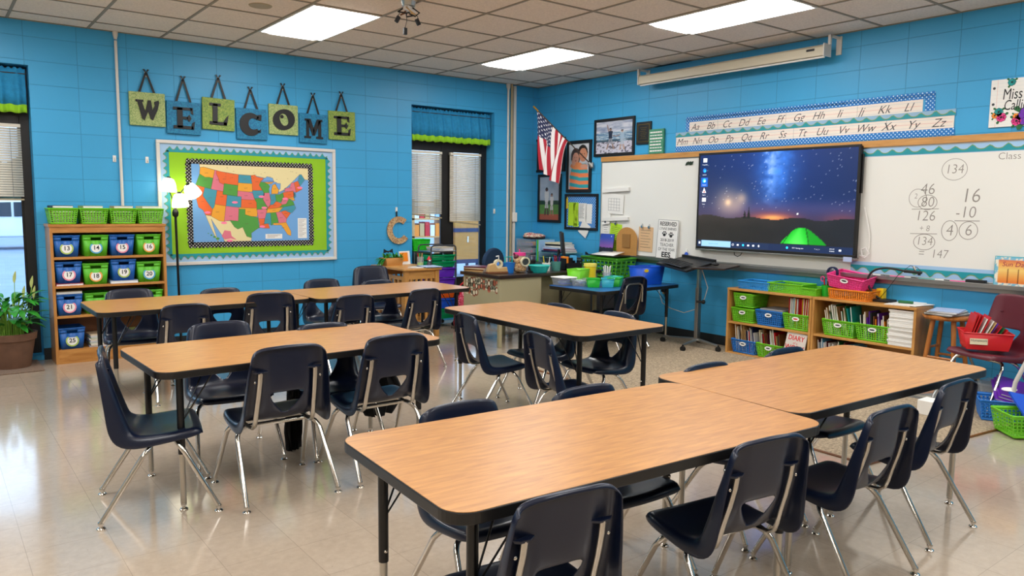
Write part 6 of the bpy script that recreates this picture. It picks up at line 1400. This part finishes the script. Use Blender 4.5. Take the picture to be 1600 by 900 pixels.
b = MB(); b.ring(0, 0, .026, .006, -.003, 0, 16, .014); b.disc(0, 0, .022, -.002, 0, 14, .010); b.build('handle_hole', 'yellow', t, loc=(-.10, -.112, .15))
b = MB(); b.poly([(-.04, 0), (-.03, .035), (-.005, .022), (.015, .045), (.035, .02), (.045, 0)], -.02, .02); tag(b.build('tissue', 'paper', loc=(-.715, -2.52, ZB), bevel=.003), 'crumpled white tissue beside the blue bin on the blue table', 'tissue')
t = thing('storage_cabinet', 'low plain cabinet under the green crate behind the blue table', 'cabinet', (-.24, -1.62, 0))
b = MB(); b.box(-.20, .215, -.30, .42, 0, .60); b.build('body', 'dgrey', t, bevel=.004); b = MB(); b.box(-.205, .22, -.305, .425, .60, .62); b.build('counter', 'black', t)
basket('large green crate with round holes behind the blue bin, under the whiteboard corner', .60, .32, .225, 'lime_d', (-.25, -1.62, .621), RW, 9, 4, .86, False, None, hole=.34)
t = thing('document_tray', 'black open tray with a white sheet on top of the green crate', 'tray', (-.22, -1.62, .862), RW)
b = MB(); b.box(-.28, .20, -.13, .15, 0, .008); b.poly([(-.28, .0), (-.28, .035), (-.26, .035), (-.22, .008), (.20, .008), (.20, 0)], -.135, -.125); b.build('tray', 'black', t, bevel=.002)
b = MB(); b.add([(-.20, -.12, .012), (.17, -.12, .012), (.10, .14, .045), (-.24, .14, .040)], [(0, 1, 2, 3)]); b.build('sheet', 'paper', t, solid=.002)
def purp(u, v):
    c = lerp(hx('#7a50a8'), hx('#2f4fb0'), min(1, v*1.2)); c = lerp(c, hx('#c05a9a'), max(0, .45-abs(v-.35))*.9)
    if v < .22+.13*fbm(u*16, 1, 2): c = hx('#14121e')
    if ((u-.82)*1.2)**2+(v-.88)**2 < .0012: c = (.9, .9, 1)
    return c
t = onright('landscape_print', 'purple dusk landscape print leaning behind the green crate', 'print', -1.43, .995, -.09); t.rotation_euler = (R(-8), 0, RW)
b = MB(); b.box(-.115, .115, -.002, .004, -.115, .115); b.build('card', 'navy', t); picture('print', .225, .225, 40, 40, purp, t, y=-.003)
# chair at the blue table
bt_ = chair(-1.02, -2.79, 4, .98, 'navy school chair at the blue activity table, its silver frame facing the camera', group='navy plastic school chairs')

b = MB(); b.tube([(-.134, -.212, .50), (-.132, -.214, .64), (-.115, -.214, .675), (-.08, -.212, .69), (.08, -.212, .69), (.115, -.214, .675), (.132, -.214, .64), (.134, -.212, .50)], .010, 10); b.build('back_loop', 'nickel', bt_)
# ================================================================ LAPTOP CART
t = thing('laptop_cart', 'rolling laptop cart with a tilted black top and silver post beside the blue table', 'cart', (-.32, -3.00, 0))
b = MB(); b.box(-.028, .028, -.02, .02, .07, .62); b.build('post', 'steel', t, bevel=.004); b = MB(); b.box(-.021, .021, -.014, .014, .55, .83); b.build('inner_post', 'nickel', t, bevel=.003)
b = MB(); b.cyl((-.03, .0, .48), (.0, -.06, .48), .012); b.sph((.0, -.065, .48), .022, 10, 8); b.build('height_knob', 'black', t)
for x, y in ((-.29, -.06), (-.03, -.29), (-.05, .41), (.22, .15)):
    b = MB(); b.tube([(0, 0, .085), (x, y, .065)], [.018, .012], 8); ar = b.build('base_arm', 'steel', t)
    b = MB(); b.lathe([(0, -.014), (.026, -.014), (.029, 0), (.026, .014), (0, .014)], (x, y, .029), 16, 'x'); b.cyl((x, y, .03), (x, y, .07), .009); b.build('caster', 'black', ar)
def plate(b, pts, th):
    n = len(pts); b.add(pts+[(x, y, z-th) for x, y, z in pts], [tuple(range(n)), tuple(range(2*n-1, n-1, -1))]+[((i+1) % n, i, n+i, n+(i+1) % n) for i in range(n)])
ox, oy = .32, 3.0
b = MB(); plate(b, [(-.40+ox, -2.49+oy, .846), (-.66+ox, -3.11+oy, .818), (-.27+ox, -3.16+oy, .895), (-.05+ox, -2.56+oy, .905)][::-1], .022); b.build('tilting_top', 'black', t, bevel=.003)
b = MB(); plate(b, [(-.29+ox, -3.15+oy, .912), (-.26+ox, -3.16+oy, .914), (-.04+ox, -2.56+oy, .928), (-.07+ox, -2.56+oy, .926)], .028); b.build('ledge', 'black', t)
b = MB(); plate(b, [(-.58+ox, -3.10+oy, .845), (-.42+ox, -3.38+oy, .845), (-.12+ox, -3.34+oy, .865), (-.12+ox, -3.02+oy, .865)][::-1], .018); b.build('side_shelf', 'desk_top', t, bevel=.002)
t = thing('keyboard', 'flat dark keyboard on the tilted top of the laptop cart', 'keyboard', (-.43, -2.80, .868)); t.rotation_euler = (0, 0, 0)
b = MB(); plate(b, [(.0, .24, .005), (-.20, -.22, -.020), (-.05, -.25, .010), (.14, .21, .030)][::-1], .010); b.build('case', 'dgrey', t, bevel=.002)
b = MB()
for i in range(13):
    for j in range(4):
        s, q = (i+.5)/13, (j+.5)/4; x = .0*(1-s)+-.20*s+(.14+.01*s)*q; y = .24*(1-s)-.22*s-.03*q; z = .005*(1-s)-.020*s+.028*q+.003; b.cbox((x, y, z), (.022, .024, .004), (0, 0, -.4))
b.build('keys', 'black', t)
t = thing('computer_mouse', 'black mouse on the side shelf of the laptop cart', 'mouse', (-.33, -3.20, .861)); b = MB(); b.sph((0, 0, .012), .045, 14, 8, (.65, 1, .35)); b.build('shell', 'black', t); b = MB(); b.cyl((.02, .02, .022), (.02, .03, .024), .004); b.build('wheel', 'grey', t)
b = MB(); b.tube([(-.30, -3.02, .80), (-.24, -3.05, .62), (-.22, -3.0, .50), (-.22, -2.90, .38), (-.20, -2.72, .32), (-.16, -2.50, .34), (-.12, -2.35, .38), (-.10, -2.28, .50), (-.08, -2.28, .56)], .0045, 7); tag(b.build('power_cord', 'pipe_white'), 'white power cord swagged from the cart to the wall outlet under the blue table', 'cable')
t = onright('wall_outlet', 'small wall outlet with plugs below the blue table, behind the cord', 'outlet', -2.29, .52); b = MB(); b.box(-.035, .035, -.02, 0, -.055, .055); b.build('cover', 'pipe_tan', t, bevel=.003); b = MB(); b.box(-.022, .022, -.06, -.02, -.03, .03); b.build('plug', 'black', t, bevel=.004)

# ================================================================ STOOL, BURGUNDY CHAIR, FLOOR BASKETS
t = thing('wooden_stool', 'round wooden stool with papers on it beside the right low shelf', 'stool', (-.22, -5.355, 0))
b = MB(); b.lathe([(0, .585), (.165, .585), (.178, .598), (.178, .612), (.165, .62), (0, .62)], seg=32); b.build('seat', 'stool_wood', t)
LG = []
for k in range(4):
    a = R(45+90*k); p, q = (.105*math.cos(a), .105*math.sin(a), .59), (.185*math.cos(a), .185*math.sin(a), 0); LG.append((Vector(p), Vector(q)))
    b = MB(); b.tube([p, q], [.019, .015], 12); b.build('leg', 'stool_wood', t)
for k in range(4):
    f = .40+.12*(k % 2); A = LG[k][0].lerp(LG[k][1], f); B_ = LG[(k+1) % 4][0].lerp(LG[(k+1) % 4][1], f); b = MB(); b.tube([A, B_], .010, 10); b.build('rung', 'stool_wood', t)
for k in range(5): book('folder', .21, .27, .007, ['black', 'paper', 'dgrey', 'paper', 'lav'][k], ['black folder at the bottom', 'white paper pack second from the bottom', 'grey folder in the middle', 'white paper pack under the top one', 'pale sheet pack on top'][k]+' of the pile on the wooden stool', 'folder', (-.25, -5.36, .622+.0075*k), RW+.1*k-.2)
bc = make_chair('burgundy school chair holding a red caddy beside the stool', 'burgundy'); bc.location = (-.49, -5.76, 0); bc.rotation_euler = (0, 0, R(68)); bc.scale = (1.0, 1.0, 1.08); tag(bc, None, 'chair')
t = thing('desk_caddy', 'red plastic caddy of folders and markers on the burgundy chair', 'caddy', (-.53, -5.74, .447), R(-58))
b = MB(); frustum(b, .26, .21, .31, .25, 0, .12); b.build('tub', 'red', t, solid=.003)
b = MB(); b.tube([(-.155, -.125, .12), (.155, -.125, .12), (.155, .125, .12), (-.155, .125, .12), (-.155, -.125, .12)], .005, 6); b.build('rim', 'red', t)
b = MB(); b.box(-.055, .055, -.002, 0, -.028, .028); lb = b.build('name_label', 'cream', t, loc=(-.06, -.119, .068), rot=(R(-9), 0, 0)); b = MB(); b.text('Homework', 0, 0, .026, -.0035, shear=.1, sx=.85); b.build('lettering', 'dgrey', lb)
for k, (x, m) in enumerate(((-.105, 'red'), (-.09, 'red'), (-.072, 'red'), (-.05, 'white'), (-.035, 'red'), (-.015, 'white'), (.0, 'tan'), (.02, 'purple'), (.045, 'red'), (.065, 'darkgreen'), (.085, 'red'))):
    hh = [.24, .245, .24, .22, .235, .21, .20, .19, .17, .16, .15][k]
    b = MB(); b.cbox((x, .0, .01+hh/2), (.007, .20 if k < 7 else .12, hh), (0, R(14+2*k), 0)); tag(b.build('folder', m, loc=tuple(t.location), rot=tuple(t.rotation_euler)), '%s folder standing in the red caddy on the burgundy chair' % {'red': 'red', 'white': 'white', 'tan': 'tan', 'purple': 'purple', 'darkgreen': 'dark green'}[m], 'folder', 'folders in the red caddy')
basket('blue floor basket of purple folders in front of the white rack', .34, .26, .14, 'blue', (-.72, -5.97, .010), R(-62), 13, 5, .88, False, None, hole=.24)
basket('lime floor basket with a blue folder at the right edge', .32, .26, .145, 'lime', (-1.02, -6.20, .010), R(-42), 12, 5, .84, False, None, hole=.32)
basket('small blue basket cut off by the right edge of the picture', .26, .22, .13, 'blue', (-1.02, -6.55, .002), R(-30), 10, 5, .86, False, None, hole=.3)
for k in range(3): book('folder', .23, .29, .012, 'purple', 'purple pocket folder leaning in the blue floor basket', 'folder', (-.66+.018*k, -5.98-.01*k, .165+.016*k), 0, 'purple folders in the floor basket', rot=(R(16), R(14), R(-60)))
b = MB(); b.disc(0, 0, .05, -.002, .002, 16, .02); tag(b.build('white_label', 'paper', loc=(-.76, -6.0, .225), rot=(R(-60), R(0), R(-50))), 'white oval label on the purple folder in the blue floor basket', 'label')
book('folder', .22, .28, .012, 'royal', 'blue pocket folder leaning in the lime floor basket', 'folder', (-.97, -6.22, .17), 0, None, rot=(R(22), R(10), R(-45)))
tub('clear lidded tub on the carpet behind the blue floor basket', -.42, -5.80, .26, .20, .17, 'clear_plastic', z=.010, lid='clear_plastic', fill=['orange', 'paper', 'lblue'])
tub('clear shoebox tub on the carpet under the wooden stool', -.56, -5.36, .22, .34, .11, 'clear_plastic', z=.010, rz=.1, lid='clear_plastic', fill=['cream', 'grey', 'orange'])
b = MB(); b.box(-.07, .07, -.05, .05, 0, .10); tag(b.build('paper_box', 'paper', bevel=.003, loc=(-1.02, -5.60, .010)), 'small white box on the carpet under the right front table', 'box')
# white tubular rack at the right edge
t = thing('book_rack', 'white tubular rolling rack cut off by the right edge of the picture', 'rack', (-.55, -6.30, 0))
for x in (-.20, .20):
    b = MB(); b.tube([(x, .05, 1.0), (x, .12, .70), (x, .27, .28), (x, .285, .16), (x, .27, .11), (x, .20, .09), (x, -.30, .07)], .014, 12); b.build('side_tube', 'pipe_white', t)
for z, y in ((.95, .06), (.60, .155), (.075, -.25)): b = MB(); b.tube([(-.20, y, z), (.20, y, z)], .012, 10); b.build('cross_bar', 'pipe_white', t)
for y in (.22, -.28): b = MB(); b.lathe([(0, -.012), (.028, -.012), (.03, 0), (.028, .012), (0, .012)], (-.2, y, .033), 14, 'x'); b.build('caster', 'black', t); b = MB(); b.lathe([(0, -.012), (.028, -.012), (.03, 0), (.028, .012), (0, .012)], (.2, y, .033), 14, 'x'); b.build('caster', 'black', t)
b = MB(); b.box(-.20, .20, -.28, .20, .245, .255); b.build('shelf', 'pipe_white', t)
tub('royal blue bin with green notebooks on the white rack at the right edge', -.55, -6.20, .32, .30, .11, 'royal', z=.257, nm='storage_bin')
for k in range(4): b = MB(); b.box(-.10, .10, -.008, .008, 0, .17); tag(b.build('notebook', ['lime', 'green', 'lime_d', 'darkgreen'][k], loc=(-.55, -6.12-.03*k, .262), rot=(R(-10), 0, 0)), ['lime', 'bright green', 'dull green', 'dark green'][k]+' notebook standing in the blue bin on the white rack', 'notebook', 'notebooks in the rack bin')

# ================================================================ SMALL MAPLE TABLE AND DRAWER CART
TX0, TX1, TY0, TY1, TZ = -2.56, -2.11, -.93, -.20, .752
t = thing('side_table', 'small maple mission-style table with slatted ends against the back wall', 'table', ((TX0+TX1)/2, (TY0+TY1)/2, 0)); cx, cy = (TX0+TX1)/2, (TY0+TY1)/2; hx_, hy_ = (TX1-TX0)/2, (TY1-TY0)/2
b = MB(); b.box(-hx_-.01, hx_+.01, -hy_-.01, hy_+.01, TZ-.022, TZ); b.build('top', 'maple_y', t, bevel=.004)
for sx in (-1, 1):
    for sy in (-1, 1): b = MB(); x, y = sx*(hx_-.035), sy*(hy_-.035); b.box(x-.024, x+.024, y-.024, y+.024, 0, TZ-.022); b.build('leg', 'maple_v', t, bevel=.003)
for sy in (-1, 1):
    b = MB(); b.box(-hx_+.058, hx_-.058, sy*(hy_-.035)-.009, sy*(hy_-.035)+.009, TZ-.115, TZ-.022); b.build('apron', 'maple', t)
    b = MB(); b.box(-hx_+.058, hx_-.058, sy*(hy_-.035)-.009, sy*(hy_-.035)+.009, .14, .19); b.build('stretcher', 'maple', t)
    for k in range(5): x = -hx_+.10+k*(2*hx_-.2)/4; b = MB(); b.box(x-.012, x+.012, sy*(hy_-.035)-.007, sy*(hy_-.035)+.007, .19, TZ-.115); b.build('slat', 'maple_v', t)
for sx in (-1, 1):
    b = MB(); x = sx*(hx_-.035); b.box(x-.009, x+.009, -hy_+.058, hy_-.058, TZ-.125, TZ-.085); b.build('side_rail', 'maple_y', t); b = MB(); b.box(x-.009, x+.009, -hy_+.058, hy_-.058, .14, .19); b.build('side_rail', 'maple_y', t)
    for k in range(7): y = -hy_+.10+k*(2*hy_-.2)/6; b = MB(); b.box(x-.007, x+.007, y-.014, y+.014, .19, TZ-.125); b.build('slat', 'maple_v', t)
b = MB(); b.box(-hx_+.03, hx_-.03, -hy_+.03, hy_-.03, .16, .175); b.build('bottom_shelf', 'maple_y', t)
t = thing('planter_box', 'wooden planter box with trailing greenery and a black bow on the maple table', 'planter', (-2.41, -.38, TZ), .1)
b = MB(); frustum(b, .20, .12, .24, .15, 0, .085); b.build('box', 'card_brown', t, solid=.006)
b = MB(); lr2 = random.Random(5)
for k in range(70):
    a = lr2.uniform(0, 6.28); p = (lr2.uniform(-.11, .11), lr2.uniform(-.06, .06), .075); q = (p[0]+.05*math.cos(a), p[1]+.05*math.sin(a), lr2.uniform(.06, .14)); leaf(b, p, q, .011, .012, 4)
for k in range(26):
    a = lr2.uniform(2.2, 4.0); p = (-.11, lr2.uniform(-.06, .06), .08-.0); q = (p[0]+.06*math.cos(a)-.02, p[1]+.05*math.sin(a), lr2.uniform(-.03, .06)); leaf(b, p, q, .010, .01, 4)
b.build('greenery', 'leaf', t)
b = MB(); [b.poly([(-.06, .155), (-.06+s*.055, .185), (-.06+s*.06, .14)], -.03, -.015) for s in (-1, 1)]; b.sph((-.06, -.02, .155), .012, 8, 6); b.tube([(-.06, -.02, .08), (-.06, -.02, .155)], .003, 6); b.build('bow', 'black', t)
t = thing('greeting_card', 'white framed card with an orange picture standing on the maple table', 'card', (-2.215, -.33, TZ), .15)
b = MB(); b.cbox((0, 0, .075), (.15, .008, .15), (R(-8), 0, 0)); b.build('card', 'paper', t); b = MB(); b.cbox((-.015, -.0065, .085), (.11, .004, .10), (R(-8), 0, 0)); b.build('orange_print', 'orange', t)
t = thing('glass_jar', 'glass jar with red and lime pencils inside on the maple table', 'jar', (-2.17, -.60, TZ))
b = MB(); b.lathe([(0, 0), (.036, 0), (.038, .10)], seg=20); b.build('jar', 'clear_plastic', t, solid=.002); b = MB(); b.lathe([(0, .003), (.032, .003), (.033, .035), (0, .035)], seg=16); b.build('filling', 'lime_note', t)
for k in range(5): a = k*1.25; b = MB(); b.tube([(.01*math.cos(a), .01*math.sin(a), .035), (.028*math.cos(a), .028*math.sin(a), .14)], .005, 6); b.build('pencil', ['red', 'brown', 'red', 'green', 'tan'][k], t)
t = thing('figurine', 'small red and white figurine beside the glass jar on the maple table', 'ornament', (-2.13, -.72, TZ))
b = MB(); b.lathe([(0, 0), (.030, 0), (.024, .03), (.018, .05), (.0, .052)], seg=16); b.sph((0, 0, .065), .020, 12, 8); b.build('body', 'dgrey', t); b = MB(); b.lathe([(.028, .075), (.02, .085), (.0, .12)], seg=16); b.build('hat', 'red', t); b = MB(); b.sph((0, -.012, .068), .014, 10, 8); b.build('face', 'white', t)
for k, (x, y, m, a, w_) in enumerate(((-2.30, -.80, 'paper', .35, .20), (-2.19, -.83, 'lav', -.1, .20), (-2.20, -.80, 'darkgreen', .25, .2))):
    book('notepad', w_, .24 if k else .16, .006, m, ['white sheet at the front of the maple table', 'pale notebook on the right end of the maple table', 'green folder under the pale notebook on the maple table'][k], 'paper', (x, y, TZ+(.001 if k != 1 else .008)), a)
t = thing('drawer_cart', 'rolling drawer cart with green, purple and orange drawers under the far window', 'drawers', (-1.76, -.30, 0))
b = MB()
for x in (-.17, .17):
    for y in (-.14, .14): b.cyl((x, y, .05), (x, y, .93), .009, seg=10)
for x0, x1 in ((-.17, .17),):
    for y in (-.14, .14): b.tube([(-.17, y, .91), (-.165, y, .945), (-.14, y, .96), (.14, y, .96), (.165, y, .945), (.17, y, .91)], .009, 8)
b.build('metal_frame', 'dgrey', t)
b = MB(); b.box(-.175, .175, -.15, .15, .885, .897); b.build('top_shelf', 'steel', t)
zz = .10
for k, (m, h_) in enumerate((('green_clear', .12), ('royal', .12), ('orange_clear', .12), ('purple_clear', .12), ('purple_clear', .12), ('green_clear', .075), ('green_clear', .075))):
    b = MB(); frustum(b, .29, .26, .32, .29, zz, zz+h_-.012); dr = b.build('drawer', m, t, solid=.003); b = MB(); b.box(-.165, .165, -.152, -.144, zz+h_-.022, zz+h_-.008); b.build('drawer_lip', m, dr); zz += h_+.002
for x in (-.15, .15): b = MB(); b.lathe([(0, -.010), (.022, -.010), (.024, 0), (.022, .010), (0, .010)], (x, -.12, .025), 14, 'y'); b.lathe([(0, -.010), (.022, -.010), (.024, 0), (.022, .010), (0, .010)], (x, .12, .025), 14, 'y'); b.cyl((x, -.12, .03), (x, -.12, .06), .006); b.cyl((x, .12, .03), (x, .12, .06), .006); b.build('casters', 'black', t)
for k in range(4): book('paper_pack', .20, .27, .010, ['paper', 'lav', 'paper', 'beige'][k], ['lowest paper pack', 'second paper pack from the bottom', 'third paper pack from the bottom', 'topmost paper pack'][k]+' on top of the drawer cart', 'paper', (-1.72, -.30, .899+.0105*k), .06*k)
t = thing('plastic_pedestal', 'plain storage tower in the window recess under the bright green basket', 'storage', (-1.79, .055, 0))
b = MB(); b.box(-.12, .12, -.08, .08, 0, .86); b.build('body', 'steel', t, bevel=.004); b = MB(); b.box(-.125, .125, -.085, .085, .86, .872); b.build('lid', 'dgrey', t)
basket('bright green basket in the window recess beside the drawer cart', .235, .15, .14, mat('vivid_green', '#16c416', .4) and 'vivid_green', (-1.795, .06, .873), 0, 10, 5, .86, False, None, hole=.18)
# bags and cloths
t = thing('tote_bag', 'crimson patterned tote bag slumped on the floor beside the drawer cart', 'bag', (-1.60, -.62, 0))
b = MB(); b.lathe([(0, 0), (.11, 0), (.125, .05), (.11, .18), (.085, .30), (.06, .40), (.03, .43)], seg=22); b.build('bag_body', 'pat_pink', t, sub=1); b = MB(); b.tube([(-.05, 0, .40), (-.05, 0, .50), (0, 0, .54), (.05, 0, .50), (.05, 0, .40)], .008, 8); b.build('strap', 'red', t)
def hang_cloth(label, x, y, z0, z1, w, seed, rz):
    t = thing('black_jacket', label, 'jacket', (x, y, 0), rz); q = random.Random(seed); b = MB(); n, m = 18, 10; vs = []
    for j in range(m+1):
        s = j/m; z = z1+(z0-z1)*s; ww = w*(.45+.55*math.sin(min(1, s*1.5)*1.5))*(1-.35*max(0, s-.7)/.3)
        for i in range(n+1): u = i/n-.5; vs.append((u*ww, .025*math.sin(u*17+s*3+seed)+.012*math.sin(u*31), z+.03*abs(u)*s*(1 if seed % 2 else -1)))
    b.add(vs, [(j*(n+1)+i, (j+1)*(n+1)+i, (j+1)*(n+1)+i+1, j*(n+1)+i+1) for j in range(m) for i in range(n)], True); b.build('cloth', 'black_cloth', t, solid=.02)
    b = MB(); b.poly([(-w*.20, z1), (w*.2, z1), (w*.16, z1+.03), (-w*.16, z1+.03)], -.02, .02); b.build('collar', 'black_cloth', t, bevel=.006); return t
hang_cloth('black jacket end trailing to the floor under the middle left table, left one', -4.90, -3.74, .003, .35, .11, 4, .2)
hang_cloth('black jacket draped below the seat under the middle left table, right one', -4.33, -3.72, .10, .40, .30, 7, .1)
